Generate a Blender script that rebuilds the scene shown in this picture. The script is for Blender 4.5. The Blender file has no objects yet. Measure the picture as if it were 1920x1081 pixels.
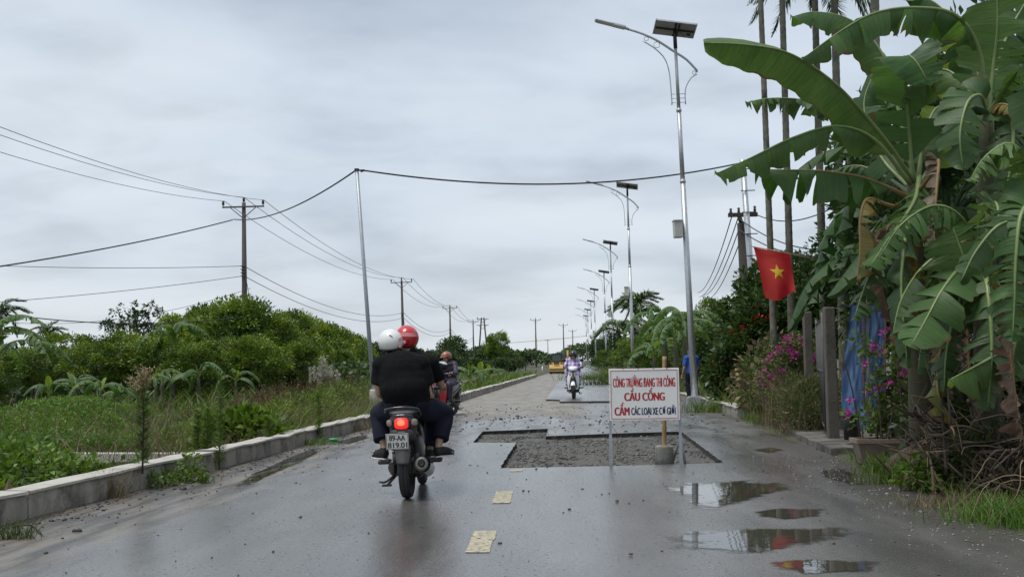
import bpy, bmesh, math, random
import numpy as np
from mathutils import Vector, Matrix, noise
from mathutils.geometry import delaunay_2d_cdt
PI = math.pi
S = bpy.context.scene
COL = S.collection
random.seed(7)
V = Vector

# ------------------------------------------------------------------ camera
F, VPX, VPY, ROLL, CAMH = 2100.0, 1070.0, 676.0, math.radians(1.0), 1.3
def dcam(px, py):
    return V(((px - 960) / F, -(py - 540.5) / F, -1.0))
_v = dcam(VPX, VPY).normalized()
_wx, _wy = -math.sin(ROLL), math.cos(ROLL)
_w = V((_wx, _wy, (_wx * _v.x + _wy * _v.y) / -_v.z)).normalized()
_x = _v.cross(_w)
RC = Matrix((_x, _v, _w))            # camera space -> world
CP = V((0, 0, CAMH))
cam = bpy.data.cameras.new('camera')
cam.sensor_width = 36; cam.lens = F / 1920 * 36; cam.clip_start = .05; cam.clip_end = 6000
camo = bpy.data.objects.new('camera', cam); COL.objects.link(camo)
camo.matrix_world = Matrix.Translation(CP) @ RC.to_4x4()
S.camera = camo
def ray(px, py): return RC @ dcam(px, py)
def at(px, py, Y):                   # the place Y metres down the road that the photograph shows there
    d = ray(px, py); return CP + d * (Y / d.y)
def G(px, py, z=0.0):                # the place on the ground
    d = ray(px, py); return CP + d * ((z - CAMH) / d.z)

# ------------------------------------------------------------------ sky, sun, exposure
SUN_EL, SUN_ROT = math.radians(72), math.radians(238)
W = bpy.data.worlds.new('World'); S.world = W; W.use_nodes = True
nt = W.node_tree; nt.nodes.clear()
def N(nt, t, **k):
    n = nt.nodes.new(t)
    for a, b in k.items():
        if a.startswith('i_'):
            n.inputs[int(a[2:]) if a[2:].isdigit() else a[2:].replace('_', ' ')].default_value = b
        else: setattr(n, a, b)
    return n
def ramp(nt, stops):
    r = nt.nodes.new('ShaderNodeValToRGB'); e = r.color_ramp.elements
    while len(e) < len(stops): e.new(.5)
    for el, (p, c) in zip(e, stops):
        el.position = p; el.color = (c, c, c, 1) if isinstance(c, (int, float)) else (*c, 1)
    return r
L = nt.links.new
tc = N(nt, 'ShaderNodeTexCoord')
sep = N(nt, 'ShaderNodeSeparateXYZ'); L(tc.outputs['Generated'], sep.inputs[0])
zz = N(nt, 'ShaderNodeMath', operation='MAXIMUM', i_1=0.0); L(sep.outputs[2], zz.inputs[0])
za = N(nt, 'ShaderNodeMath', operation='ADD', i_1=0.22); L(zz.outputs[0], za.inputs[0])
dx = N(nt, 'ShaderNodeMath', operation='DIVIDE'); L(sep.outputs[0], dx.inputs[0]); L(za.outputs[0], dx.inputs[1])
dy = N(nt, 'ShaderNodeMath', operation='DIVIDE'); L(sep.outputs[1], dy.inputs[0]); L(za.outputs[0], dy.inputs[1])
cb = N(nt, 'ShaderNodeCombineXYZ'); L(dx.outputs[0], cb.inputs[0]); L(dy.outputs[0], cb.inputs[1])
mp = N(nt, 'ShaderNodeMapping'); L(cb.outputs[0], mp.inputs[0])
mp.inputs['Location'].default_value = (1.2, 9.4, 0); mp.inputs['Scale'].default_value = (.8, .95, 1)
n1 = N(nt, 'ShaderNodeTexNoise', i_Scale=.85, i_Detail=7.0, i_Roughness=.5, i_Distortion=.15); L(mp.outputs[0], n1.inputs['Vector'])
r1 = ramp(nt, [(.29, (1.9, 2.2, 2.6)), (.41, (2.75, 3.15, 3.65)), (.50, (3.55, 3.95, 4.42)), (.60, (3.95, 4.28, 4.62)), (.72, (4.4, 4.6, 4.8))])
L(n1.outputs['Fac'], r1.inputs[0])
n2 = N(nt, 'ShaderNodeTexNoise', i_Scale=3.4, i_Detail=7.0, i_Roughness=.5, i_Distortion=.25); L(mp.outputs[0], n2.inputs['Vector'])
r2 = ramp(nt, [(.36, .84), (.5, 1.0), (.66, 1.05)]); L(n2.outputs['Fac'], r2.inputs[0])
mc = N(nt, 'ShaderNodeMix', data_type='RGBA', blend_type='MULTIPLY', i_0=.65); L(r1.outputs[0], mc.inputs[6]); L(r2.outputs[0], mc.inputs[7])
# towards the horizon the cloud layer closes to an even pale grey
hz = N(nt, 'ShaderNodeMapRange', i_1=0.0, i_2=.16, i_3=.6, i_4=0.0); L(zz.outputs[0], hz.inputs[0])
mh = N(nt, 'ShaderNodeMix', data_type='RGBA'); L(hz.outputs[0], mh.inputs[0]); L(mc.outputs[2], mh.inputs[6]); mh.inputs[7].default_value = (3.9, 4.12, 4.32, 1)
sky = N(nt, 'ShaderNodeTexSky', sky_type='NISHITA', sun_disc=False, sun_elevation=SUN_EL, sun_rotation=SUN_ROT)
ms = N(nt, 'ShaderNodeMix', data_type='RGBA', i_0=.94); L(sky.outputs[0], ms.inputs[6]); L(mh.outputs[2], ms.inputs[7])
bg = N(nt, 'ShaderNodeBackground', i_Strength=.1); L(ms.outputs[2], bg.inputs[0])
L(bg.outputs[0], N(nt, 'ShaderNodeOutputWorld').inputs[0])
sun = bpy.data.lights.new('sun', 'SUN'); sun.energy = 1.5; sun.angle = math.radians(25); sun.color = (1, .97, .92)
suno = bpy.data.objects.new('sun', sun); COL.objects.link(suno)
suno.rotation_euler = (PI / 2 - SUN_EL, 0, PI - SUN_ROT + PI)
# sky rotation is measured from +Y towards +X; aim the lamp from the same side
_sd = V((math.sin(SUN_ROT) * math.cos(SUN_EL), math.cos(SUN_ROT) * math.cos(SUN_EL), math.sin(SUN_EL)))
suno.rotation_euler = _sd.to_track_quat('Z', 'Y').to_euler()
S.view_settings.view_transform = 'Standard'; S.view_settings.look = 'None'
S.view_settings.exposure = 0.9; S.view_settings.gamma = 1.0; S.view_settings.use_curve_mapping = False
S.render.engine = 'CYCLES'
try:
    S.cycles.max_bounces = 6; S.cycles.diffuse_bounces = 3; S.cycles.glossy_bounces = 3; S.cycles.transparent_max_bounces = 8
    S.cycles.use_denoising = True
except Exception: pass

# ------------------------------------------------------------------ materials
MATS = {}
def c3(c): return (*c, 1)
def mat(name, col, rough=.6, col2=None, var=.15, scale=6.0, bump=0.0, bscale=60.0, metal=0.0, island=0.0,
        transl=0.0, spec=.5, emis=0.0, stain=None, stain_at=(.55, .7), stain_scale=2.0, coat=0.0, rough2=None, mapscale=None, objvar=0.0, det=6.0):
    m = bpy.data.materials.new(name); m.use_nodes = True; nt = m.node_tree; nt.nodes.clear(); L = nt.links.new
    out = N(nt, 'ShaderNodeOutputMaterial'); b = N(nt, 'ShaderNodeBsdfPrincipled')
    tc = N(nt, 'ShaderNodeTexCoord'); vec = tc.outputs['Object']
    if mapscale:
        mp = N(nt, 'ShaderNodeMapping'); mp.inputs['Scale'].default_value = mapscale; L(vec, mp.inputs[0]); vec = mp.outputs[0]
    n = N(nt, 'ShaderNodeTexNoise', i_Scale=scale, i_Detail=det, i_Roughness=.6); L(vec, n.inputs['Vector'])
    c2 = col2 or tuple(min(1, x * (1 + var * 1.6)) for x in col); c1 = col if col2 else tuple(x * (1 - var) for x in col)
    r = ramp(nt, [(.32, c1), (.68, c2)]); L(n.outputs['Fac'], r.inputs[0]); c = r.outputs[0]
    if island:
        g = N(nt, 'ShaderNodeNewGeometry')
        hs = N(nt, 'ShaderNodeHueSaturation')
        mr = N(nt, 'ShaderNodeMapRange', i_3=1 - island, i_4=1 + island); L(g.outputs['Random Per Island'], mr.inputs[0]); L(mr.outputs[0], hs.inputs['Value'])
        mr2 = N(nt, 'ShaderNodeMapRange', i_3=.5 - island * .05, i_4=.5 + island * .03)
        w = N(nt, 'ShaderNodeMath', operation='MULTIPLY', i_1=7.13); L(g.outputs['Random Per Island'], w.inputs[0])
        fr = N(nt, 'ShaderNodeMath', operation='FRACT'); L(w.outputs[0], fr.inputs[0]); L(fr.outputs[0], mr2.inputs[0]); L(mr2.outputs[0], hs.inputs['Hue'])
        L(c, hs.inputs['Color']); c = hs.outputs[0]
    if objvar:
        oi = N(nt, 'ShaderNodeObjectInfo'); hs = N(nt, 'ShaderNodeHueSaturation')
        mr = N(nt, 'ShaderNodeMapRange', i_3=1 - objvar, i_4=1 + objvar); L(oi.outputs['Random'], mr.inputs[0]); L(mr.outputs[0], hs.inputs['Value'])
        mr = N(nt, 'ShaderNodeMapRange', i_3=.5 + objvar * .04, i_4=.5 - objvar * .06); L(oi.outputs['Random'], mr.inputs[0]); L(mr.outputs[0], hs.inputs['Hue'])
        L(c, hs.inputs['Color']); c = hs.outputs[0]
    if stain:
        n3 = N(nt, 'ShaderNodeTexNoise', i_Scale=stain_scale, i_Detail=9.0, i_Roughness=.68); L(tc.outputs['Object'], n3.inputs['Vector'])
        r3 = ramp(nt, [(stain_at[0], 0.0), (stain_at[1], 1.0)]); L(n3.outputs['Fac'], r3.inputs[0])
        mx = N(nt, 'ShaderNodeMix', data_type='RGBA'); L(r3.outputs[0], mx.inputs[0]); L(c, mx.inputs[6]); mx.inputs[7].default_value = c3(stain); c = mx.outputs[2]
    L(c, b.inputs['Base Color'])
    b.inputs['Roughness'].default_value = rough; b.inputs['Metallic'].default_value = metal
    b.inputs['Specular IOR Level'].default_value = spec
    if coat: b.inputs['Coat Weight'].default_value = coat; b.inputs['Coat Roughness'].default_value = .08
    if rough2 is not None:
        r4 = ramp(nt, [(.38, rough), (.62, rough2)]); L(n.outputs['Fac'], r4.inputs[0]); L(r4.outputs[0], b.inputs['Roughness'])
    if emis: L(c, b.inputs['Emission Color']); b.inputs['Emission Strength'].default_value = emis
    if bump:
        nb = N(nt, 'ShaderNodeTexNoise', i_Scale=bscale, i_Detail=4.0); L(vec, nb.inputs['Vector'])
        bp = N(nt, 'ShaderNodeBump', i_Strength=min(1, bump), i_Distance=.02); L(nb.outputs['Fac'], bp.inputs['Height']); L(bp.outputs[0], b.inputs['Normal'])
    sh = b.outputs[0]
    if transl:
        t = N(nt, 'ShaderNodeBsdfTranslucent'); hs = N(nt, 'ShaderNodeHueSaturation', i_Value=1.5, i_Saturation=1.1, i_Hue=.485); L(c, hs.inputs['Color']); L(hs.outputs[0], t.inputs[0])
        mx = N(nt, 'ShaderNodeMixShader', i_0=transl); L(sh, mx.inputs[1]); L(t.outputs[0], mx.inputs[2]); sh = mx.outputs[0]
    L(sh, out.inputs[0]); MATS[name] = m
    return m

# ------------------------------------------------------------------ mesh helpers
def fast_mesh(name, verts, faces, k, mats, smooth=False, uv=None, midx=None):
    """verts (n,3), faces (m,k) as numpy arrays"""
    me = bpy.data.meshes.new(name); n = len(verts); m = len(faces)
    me.vertices.add(n); me.vertices.foreach_set('co', np.ascontiguousarray(verts, dtype=np.float32).ravel())
    me.loops.add(m * k); me.loops.foreach_set('vertex_index', np.ascontiguousarray(faces, dtype=np.int32).ravel())
    me.polygons.add(m); me.polygons.foreach_set('loop_start', np.arange(0, m * k, k, dtype=np.int32))
    if smooth: me.polygons.foreach_set('use_smooth', np.ones(m, dtype=bool))
    for x in (mats if isinstance(mats, (list, tuple)) else [mats]): me.materials.append(x)
    if midx is not None: me.polygons.foreach_set('material_index', np.ascontiguousarray(midx, dtype=np.int32))
    me.update(calc_edges=True)
    return me
def put(name, me, parent=None, label=None, cat=None, group=None, kind=None, loc=None):
    o = bpy.data.objects.new(name, me); COL.objects.link(o)
    if parent is not None: o.parent = parent
    if loc is not None: o.location = loc
    if label: o['label'] = label
    if cat: o['category'] = cat
    if group: o['group'] = group
    if kind: o['kind'] = kind
    return o
def thing(name, label, cat, loc=(0, 0, 0), group=None, rz=0.0):
    o = put(name, None, None, label, cat, group); o.location = loc; o.rotation_euler = (0, 0, rz); return o
def copy_tree(root, loc, rz=0.0, sc=1.0, label=None, rot=None):
    r = root.copy(); COL.objects.link(r); r.location = loc; r.rotation_euler = rot or (0, 0, rz)
    r.scale = (sc, sc, sc) if not isinstance(sc, tuple) else sc
    if label: r['label'] = label
    for ch in root.children:
        c = ch.copy(); COL.objects.link(c); c.parent = r
        for g in ch.children:
            d = g.copy(); COL.objects.link(d); d.parent = c
    return r

class MB:
    def __init__(s): s.v = []; s.f = []; s.m = []; s.sm = []
    def add(s, vs, fs, m=0, smooth=False):
        o = len(s.v); s.v += [tuple(x) for x in vs]
        for f in fs: s.f.append(tuple(i + o for i in f)); s.m.append(m); s.sm.append(smooth)
    def box(s, c, size, rot=None, m=0, taper=1.0, bev=0.0):
        x, y, z = (a / 2 for a in size); c = V(c)
        if bev > 0:
            b = bev; vs = []
            for sx in (-1, 1):
                for sy in (-1, 1):
                    for sz in (-1, 1):
                        vs += [V((sx * (x - b), sy * (y - b), sz * z)), V((sx * (x - b), sy * y, sz * (z - b))), V((sx * x, sy * (y - b), sz * (z - b)))]
            bm = bmesh.new(); bv = [bm.verts.new(p) for p in vs]
            r = bmesh.ops.convex_hull(bm, input=bv); bm.verts.index_update()
            bmesh.ops.dissolve_limit(bm, angle_limit=.01, verts=bm.verts, edges=bm.edges); bm.verts.index_update()
            P = [v.co.copy() for v in bm.verts]; Fs = [[v.index for v in f.verts] for f in bm.faces]; bm.free()
        else:
            P = [V((sx * x * (taper if sz > 0 else 1), sy * y * (taper if sz > 0 else 1), sz * z)) for sx in (-1, 1) for sy in (-1, 1) for sz in (-1, 1)]
            Fs = [(0, 1, 3, 2), (4, 6, 7, 5), (0, 4, 5, 1), (2, 3, 7, 6), (0, 2, 6, 4), (1, 5, 7, 3)]
        if rot is not None: P = [rot @ p for p in P]
        s.add([p + c for p in P], Fs, m)
    def tube(s, pts, rad, n=8, m=0, caps=True, ell=None, smooth=True):
        pts = [V(p) for p in pts]; k = len(pts)
        if not isinstance(rad, (list, tuple)): rad = [rad] * k
        vs = []; up = None
        for i, p in enumerate(pts):
            t = (pts[min(i + 1, k - 1)] - pts[max(i - 1, 0)]).normalized()
            if up is None:
                up = V((0, 0, 1)) if abs(t.z) < .9 else V((0, 1, 0))
            a = t.cross(up)
            if a.length < 1e-5: a = t.orthogonal()
            a.normalize(); b = a.cross(t).normalized(); up = b
            e = ell or 1.0
            for j in range(n):
                q = 2 * PI * j / n
                vs.append(p + a * math.cos(q) * rad[i] * e + b * math.sin(q) * rad[i])
        fs = [(i * n + j, i * n + (j + 1) % n, (i + 1) * n + (j + 1) % n, (i + 1) * n + j) for i in range(k - 1) for j in range(n)]
        s.add(vs, fs, m, smooth)
        if caps:
            o = len(s.v) - n * k
            s.f.append(tuple(o + j for j in reversed(range(n)))); s.m.append(m); s.sm.append(False)
            s.f.append(tuple(o + (k - 1) * n + j for j in range(n))); s.m.append(m); s.sm.append(False)
    def ell(s, c, r, rot=None, nu=16, nv=10, m=0, z0=-1.0, z1=1.0):
        c = V(c); r = (r, r, r) if not isinstance(r, (tuple, list)) else r
        a0, a1 = math.asin(z0), math.asin(z1); vs = []; fs = []
        for i in range(nv + 1):
            a = a0 + (a1 - a0) * i / nv
            for j in range(nu):
                q = 2 * PI * j / nu
                p = V((math.cos(a) * math.cos(q) * r[0], math.cos(a) * math.sin(q) * r[1], math.sin(a) * r[2]))
                vs.append((rot @ p if rot is not None else p) + c)
        for i in range(nv):
            for j in range(nu): fs.append((i * nu + j, i * nu + (j + 1) % nu, (i + 1) * nu + (j + 1) % nu, (i + 1) * nu + j))
        fs.append(tuple(reversed(range(nu)))); fs.append(tuple(nv * nu + j for j in range(nu)))
        s.add(vs, fs, m, True)
    def lathe(s, prof, c, axis=(0, 0, 1), n=20, m=0, smooth=True):
        ax = V(axis).normalized(); a = ax.orthogonal().normalized(); b = ax.cross(a); c = V(c); k = len(prof)
        vs = [c + ax * h + (a * math.cos(2 * PI * j / n) + b * math.sin(2 * PI * j / n)) * r for r, h in prof for j in range(n)]
        fs = [(i * n + j, i * n + (j + 1) % n, (i + 1) * n + (j + 1) % n, (i + 1) * n + j) for i in range(k - 1) for j in range(n)]
        s.add(vs, fs, m, smooth)
    def loft(s, secs, n=16, m=0, smooth=True, axis='y', e=2.0):
        """secs: (along, x centre, z centre, half width, half height[, exponent])"""
        vs = []
        for q in secs:
            al, cx, cz, hw, hh = q[:5]; ee = q[5] if len(q) > 5 else e
            for j in range(n):
                t = 2 * PI * j / n; co, si = math.cos(t), math.sin(t)
                x = cx + hw * math.copysign(abs(co) ** (2 / ee), co); z = cz + hh * math.copysign(abs(si) ** (2 / ee), si)
                vs.append((x, al, z) if axis == 'y' else (x, z, al))
        k = len(secs)
        fs = [(i * n + j, (i + 1) * n + j, (i + 1) * n + (j + 1) % n, i * n + (j + 1) % n) for i in range(k - 1) for j in range(n)]
        fs.append(tuple(range(n))); fs.append(tuple((k - 1) * n + j for j in reversed(range(n))))
        s.add(vs, fs, m, smooth)
    def plate(s, outline, thick, m=0, origin=(0, 0, 0), ax=(1, 0, 0), ay=(0, 0, 1)):
        """a flat shape with thickness: outline in the (ax, ay) plane"""
        ax, ay, o = V(ax).normalized(), V(ay).normalized(), V(origin); nn = ax.cross(ay); k = len(outline)
        f = [o + ax * p[0] + ay * p[1] + nn * thick / 2 for p in outline]; b = [o + ax * p[0] + ay * p[1] - nn * thick / 2 for p in outline]
        s.add(f + b, [tuple(range(k)), tuple(reversed(range(k, 2 * k)))] + [(i, i + k, (i + 1) % k + k, (i + 1) % k) for i in range(k)], m)
    def mesh(s, name, mats):
        me = bpy.data.meshes.new(name); me.from_pydata(s.v, [], s.f)
        for x in (mats if isinstance(mats, (list, tuple)) else [mats]): me.materials.append(x)
        me.polygons.foreach_set('material_index', s.m); me.polygons.foreach_set('use_smooth', s.sm); me.update()
        return me
    def build(s, name, mats, parent=None, **k):
        return put(name, s.mesh(name, mats), parent, **k)

def spline(P, n):
    P = [V(p) for p in P]
    if len(P) == 2: return [P[0].lerp(P[1], i / (n - 1)) for i in range(n)]
    Q = [P[0] * 2 - P[1]] + P + [P[-1] * 2 - P[-2]]
    ln = [(P[i + 1] - P[i]).length for i in range(len(P) - 1)]; tot = sum(ln) or 1; out = []
    for i in range(n):
        d = tot * i / (n - 1); j = 0
        while j < len(ln) - 1 and d > ln[j]: d -= ln[j]; j += 1
        t = min(1, d / max(ln[j], 1e-6)); a, b, c, e = Q[j:j + 4]
        out.append(.5 * ((2 * b) + (c - a) * t + (2 * a - 5 * b + 4 * c - e) * t * t + (3 * b - a - 3 * c + e) * t ** 3))
    return out
def evaluated(o):
    return bpy.data.meshes.new_from_object(o.evaluated_get(bpy.context.evaluated_depsgraph_get()))
def fuse(mb, name, m, parent, voxel=.012, smooth=6, wr=0.0, wscale=9.0, wdir=(1, 1, 1)):
    """one continuous skin round overlapping shapes"""
    o = put('tmp_fuse', mb.mesh(name, m))
    r = o.modifiers.new('r', 'REMESH'); r.mode = 'VOXEL'; r.voxel_size = voxel
    if smooth: q = o.modifiers.new('s', 'SMOOTH'); q.factor = .5; q.iterations = smooth
    me = evaluated(o); old = o.data; bpy.data.objects.remove(o); bpy.data.meshes.remove(old)
    if wr:
        for v in me.vertices:
            p = V((v.co.x * wdir[0], v.co.y * wdir[1], v.co.z * wdir[2])) * wscale
            h = noise.noise(p) * .6 + (1 - abs(noise.noise(p * 1.9 + V((4, 9, 2))))) * .5 - .25
            v.co += v.normal * (h * wr)
    me.name = name; me.polygons.foreach_set('use_smooth', [True] * len(me.polygons))
    if not me.materials: me.materials.append(m)
    return put(name, me, parent)
def text_mesh(body, sx, sz, bold, m, layers=3):
    f = bpy.data.curves.new('t', 'FONT'); f.body = body; f.align_x = 'CENTER'; f.align_y = 'CENTER'; f.size = 1.0
    o = bpy.data.objects.new('t', f); COL.objects.link(o); bpy.context.view_layer.update()
    me = evaluated(o); bpy.data.objects.remove(o)
    co = np.empty(len(me.vertices) * 3, np.float32); me.vertices.foreach_get('co', co); co = co.reshape(-1, 3)
    tri = []
    me.calc_loop_triangles()
    tri = np.array([t.vertices[:] for t in me.loop_triangles], np.int32)
    mn, mx_ = co.min(0), co.max(0); co = co - (mn + mx_) / 2; ext = mx_ - mn
    vs = []; fs = []
    for q in range(layers):
        d = (q / (layers - 1) - .5) * 2 * bold if layers > 1 else 0
        c = np.zeros_like(co); c[:, 0] = co[:, 0] / ext[0] * (sx - 2 * bold) + d; c[:, 2] = co[:, 1] / ext[1] * sz; c[:, 1] = -.0004 * q
        fs.append(tri + len(co) * q); vs.append(c)
    return fast_mesh('lettering', np.concatenate(vs), np.concatenate(fs), 3, m)

rng = np.random.default_rng(11)
def unit(a): return a / np.maximum(np.linalg.norm(a, axis=-1, keepdims=True), 1e-9)
def leaf_quads(p, d, length, width, side=None, fold=.18, r=None):
    """diamond leaves: base p (n,3), direction d, length/width (n,) -> verts, faces"""
    r = r or rng; n = len(p); d = unit(d)
    if side is None: side = r.normal(size=(n, 3))
    s = unit(np.cross(d, side)); nn = np.cross(s, d)
    l = np.broadcast_to(length, (n,))[:, None]; w = np.broadcast_to(width, (n,))[:, None]
    mid = p + d * l * .45 + nn * w * fold
    v = np.stack([p, mid + s * w * .5, p + d * l - nn * w * fold * .6, mid - s * w * .5], 1).reshape(-1, 3)
    return v, np.arange(n * 4, dtype=np.int32).reshape(n, 4)
def blades(p, d, length, width, bend, r=None):
    """grass blades: two quads tapering to a tip, bending towards 'bend' (n,3)"""
    r = r or rng; n = len(p); d = unit(d); s = unit(np.cross(d, r.normal(size=(n, 3))))
    l = np.broadcast_to(length, (n,))[:, None]; w = np.broadcast_to(width, (n,))[:, None]
    a = p; b = p + d * l * .5 + bend * l * .12; c = p + d * l * .95 + bend * l * .55
    v = np.stack([a - s * w * .5, a + s * w * .5, b + s * w * .42, b - s * w * .42, c + s * w * .07, c - s * w * .07], 1).reshape(-1, 3)
    i = np.arange(n)[:, None] * 6
    f = np.concatenate([i + np.array([[0, 1, 2, 3]]), i + np.array([[3, 2, 4, 5]])], 1).reshape(-1, 4)
    return v, f
def join(parts):
    vs = []; fs = []; o = 0
    for v, f in parts: vs.append(v); fs.append(f + o); o += len(v)
    return np.concatenate(vs), np.concatenate(fs)

# ------------------------------------------------------------------ the ground, road, kerbs
def sm(a, b, x): t = min(1, max(0, (x - a) / (b - a))); return t * t * (3 - 2 * t)
def poly(pts):
    pts = sorted(pts, key=lambda p: p.y)
    ys = np.array([p.y for p in pts]); xs = np.array([p.x for p in pts])
    def f(y):
        if y <= ys[0]: return float(xs[0] + (xs[1] - xs[0]) / (ys[1] - ys[0]) * (y - ys[0])) if y > ys[0] - 5 else float(xs[0] - (xs[1] - xs[0]) / (ys[1] - ys[0]) * 5)
        if y >= ys[-1]: return float(xs[-1])
        return float(np.interp(y, ys, xs))
    return f
kerb_x = poly([G(0, 985), G(400, 882), G(570, 835), G(850, 757), G(996, 710), G(1043, 696)])
edge_x = poly([G(1920, 1000), G(1620, 872), G(1500, 828), G(1330, 766), G(1136, 708), G(1122, 697)])
def gz(x, y):
    k, e = kerb_x(y), edge_x(y)
    h = -.25
    if x < k - .1: h = -.25 - .35 * sm(k - .2, k - 1.6, x) + .3 * sm(17, 22, y) * sm(k - 1, k - 3, x)
    if x > e - .35: h = -.25 + .25 * sm(e - .35, e - .02, x) + .12 * sm(e, e + 2, x)
    if abs(x) < 60 and y < 120: h += .03 * noise.noise(V((x * .8, y * .8, 3))) * (1 if (x < k - .3 or x > e + .2) else 0)
    return h
gx = np.concatenate([[-2500, -900, -300, -120, -60, -40], np.arange(-30, -7, 1.2), np.arange(-7, 8, .22), np.arange(8, 20, 1.2), [30, 60, 140, 400, 1200, 2500]])
gy = np.concatenate([[-60, -20, -6], np.arange(2, 40, .6), np.arange(40, 100, 2.5), [110, 130, 160, 220, 300, 450, 700, 1200, 2200, 5000]])
gv = np.array([(x, y, gz(x, y)) for y in gy for x in gx]); nx = len(gx)
gf = np.array([(j * nx + i, j * nx + i + 1, (j + 1) * nx + i + 1, (j + 1) * nx + i) for j in range(len(gy) - 1) for i in range(nx - 1)])
m_soil = mat('soil', (.060, .052, .036), .92, col2=(.045, .06, .022), scale=.7, bump=.6, bscale=9, stain=(.085, .07, .05), stain_at=(.55, .7), stain_scale=.5)
put('ground', fast_mesh('ground', gv, gf, 4, m_soil, True), kind='structure')

def road_material(name, gravel_zone=True):
    m = bpy.data.materials.new(name); m.use_nodes = True; nt = m.node_tree; nt.nodes.clear(); L = nt.links.new
    out = N(nt, 'ShaderNodeOutputMaterial'); b = N(nt, 'ShaderNodeBsdfPrincipled'); L(b.outputs[0], out.inputs[0])
    tc = N(nt, 'ShaderNodeTexCoord'); P = tc.outputs['Object']
    sp = N(nt, 'ShaderNodeSeparateXYZ'); L(P, sp.inputs[0])
    def nz(scale, det=6, rough=.6, vec=P, dist=0.0):
        n = N(nt, 'ShaderNodeTexNoise', i_Scale=scale, i_Detail=float(det), i_Roughness=rough, i_Distortion=dist); L(vec, n.inputs['Vector']); return n.outputs['Fac']
    def mp(v, a, b_, c, d):
        n = N(nt, 'ShaderNodeMapRange', i_1=a, i_2=b_, i_3=c, i_4=d); n.interpolation_type = 'SMOOTHSTEP'; L(v, n.inputs[0]); return n.outputs[0]
    def mth(op, a, b_):
        n = N(nt, 'ShaderNodeMath', operation=op)
        for i, q in enumerate((a, b_)):
            if isinstance(q, (int, float)): n.inputs[i].default_value = q
            else: L(q, n.inputs[i])
        return n.outputs[0]
    def mixc(f, a, b_):
        n = N(nt, 'ShaderNodeMix', data_type='RGBA')
        for i, q in ((0, f), (6, a), (7, b_)):
            if isinstance(q, tuple): n.inputs[i].default_value = c3(q)
            elif isinstance(q, (int, float)): n.inputs[i].default_value = q
            else: L(q, n.inputs[i])
        return n.outputs[2]
    # long streaks lie along the traffic
    st = N(nt, 'ShaderNodeMapping'); st.inputs['Scale'].default_value = (1.0, .28, 1); L(P, st.inputs[0])
    big = nz(.55, 7, .6, st.outputs[0], .6); mid = nz(2.2, 6, .62, st.outputs[0]); fine = nz(95, 3, .6)
    ag = N(nt, 'ShaderNodeTexVoronoi', i_Scale=140.0); L(P, ag.inputs['Vector'])
    col = mixc(mp(mid, .35, .68, 0, 1), (.082, .080, .077), (.135, .131, .124))
    col = mixc(mp(fine, .5, .68, 0, .8), col, (.20, .195, .18)); col = mixc(mp(nz(160, 2, .5), .56, .66, 0, .75), col, (.03, .03, .03))
    vs_ = N(nt, 'ShaderNodeTexVoronoi', i_Scale=17.0); L(P, vs_.inputs['Vector']); sc_ = N(nt, 'ShaderNodeSeparateColor'); L(vs_.outputs['Color'], sc_.inputs[0])
    spk = mth('MULTIPLY', mth('LESS_THAN', vs_.outputs['Distance'], .17), mth('GREATER_THAN', sc_.outputs[0], .62)); gra = nz(34, 5, .7)
    vl_ = N(nt, 'ShaderNodeTexVoronoi', i_Scale=23.0); L(P, vl_.inputs['Vector']); sl_ = N(nt, 'ShaderNodeSeparateColor'); L(vl_.outputs['Color'], sl_.inputs[0])
    spl = mth('MULTIPLY', mth('LESS_THAN', vl_.outputs['Distance'], .13), mth('GREATER_THAN', sl_.outputs[0], .8))
    col = mixc(mp(gra, .42, .62, 0, .35), col, (.045, .044, .043)); col = mixc(mth('MULTIPLY', spk, .85), col, (.016, .016, .016)); col = mixc(mth('MULTIPLY', spl, .7), col, (.26, .255, .24))
    # polished wheel paths
    wx = N(nt, 'ShaderNodeMath', operation='SINE'); L(mth('MULTIPLY_ADD' if False else 'MULTIPLY', mth('ADD', sp.outputs[0], mth('MULTIPLY', mth('SUBTRACT', mid, .5), .5)), 3.55), wx.inputs[0]); path = mp(wx.outputs[0], .1, .9, 0, 1)
    col = mixc(mth('MULTIPLY', path, .35), col, (.060, .059, .058))
    # mud washed along the left kerb
    wob = mth('MULTIPLY', mth('SUBTRACT', nz(.9, 6), .5), 1.9)
    xk = mth('ADD', mth('ADD', sp.outputs[0], wob), mth('MULTIPLY', sp.outputs[1], -.018))
    rut = N(nt, 'ShaderNodeMapping'); rut.inputs['Scale'].default_value = (4.5, .55, 1); L(P, rut.inputs[0])
    mud = mth('MULTIPLY', mp(xk, -3.9, -3.25, 1, 0), mp(sp.outputs[1], 26, 34, 1, .3))
    col = mixc(mud, col, mixc(mp(nz(1.0, 7, .65, rut.outputs[0]), .4, .62, 0, 1), (.042, .037, .031), (.15, .13, .105)))
    xr = mth('ADD', sp.outputs[0], wob)
    rgt = mth('MULTIPLY', mp(xr, 2.3, 3.2, 0, 1), mp(sp.outputs[1], 40, 60, 1, 0))
    col = mixc(mth('MULTIPLY', rgt, .8), col, mixc(fine, (.035, .032, .028), (.085, .078, .068)))
    wet = mp(big, .36, .62, 0, 1)
    rgh = mth('ADD', mth('ADD', mth('MULTIPLY', wet, -.14), .31), mth('MULTIPLY', path, -.05)); rgh = mth('ADD', rgh, mth('MULTIPLY', mth('SUBTRACT', gra, .5), .5)); rgh = mth('ADD', rgh, mth('MULTIPLY', spk, .25))
    rgh = mth('ADD', rgh, mth('MULTIPLY', mth('SUBTRACT', mid, .5), .22))
    bs = .2
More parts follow.
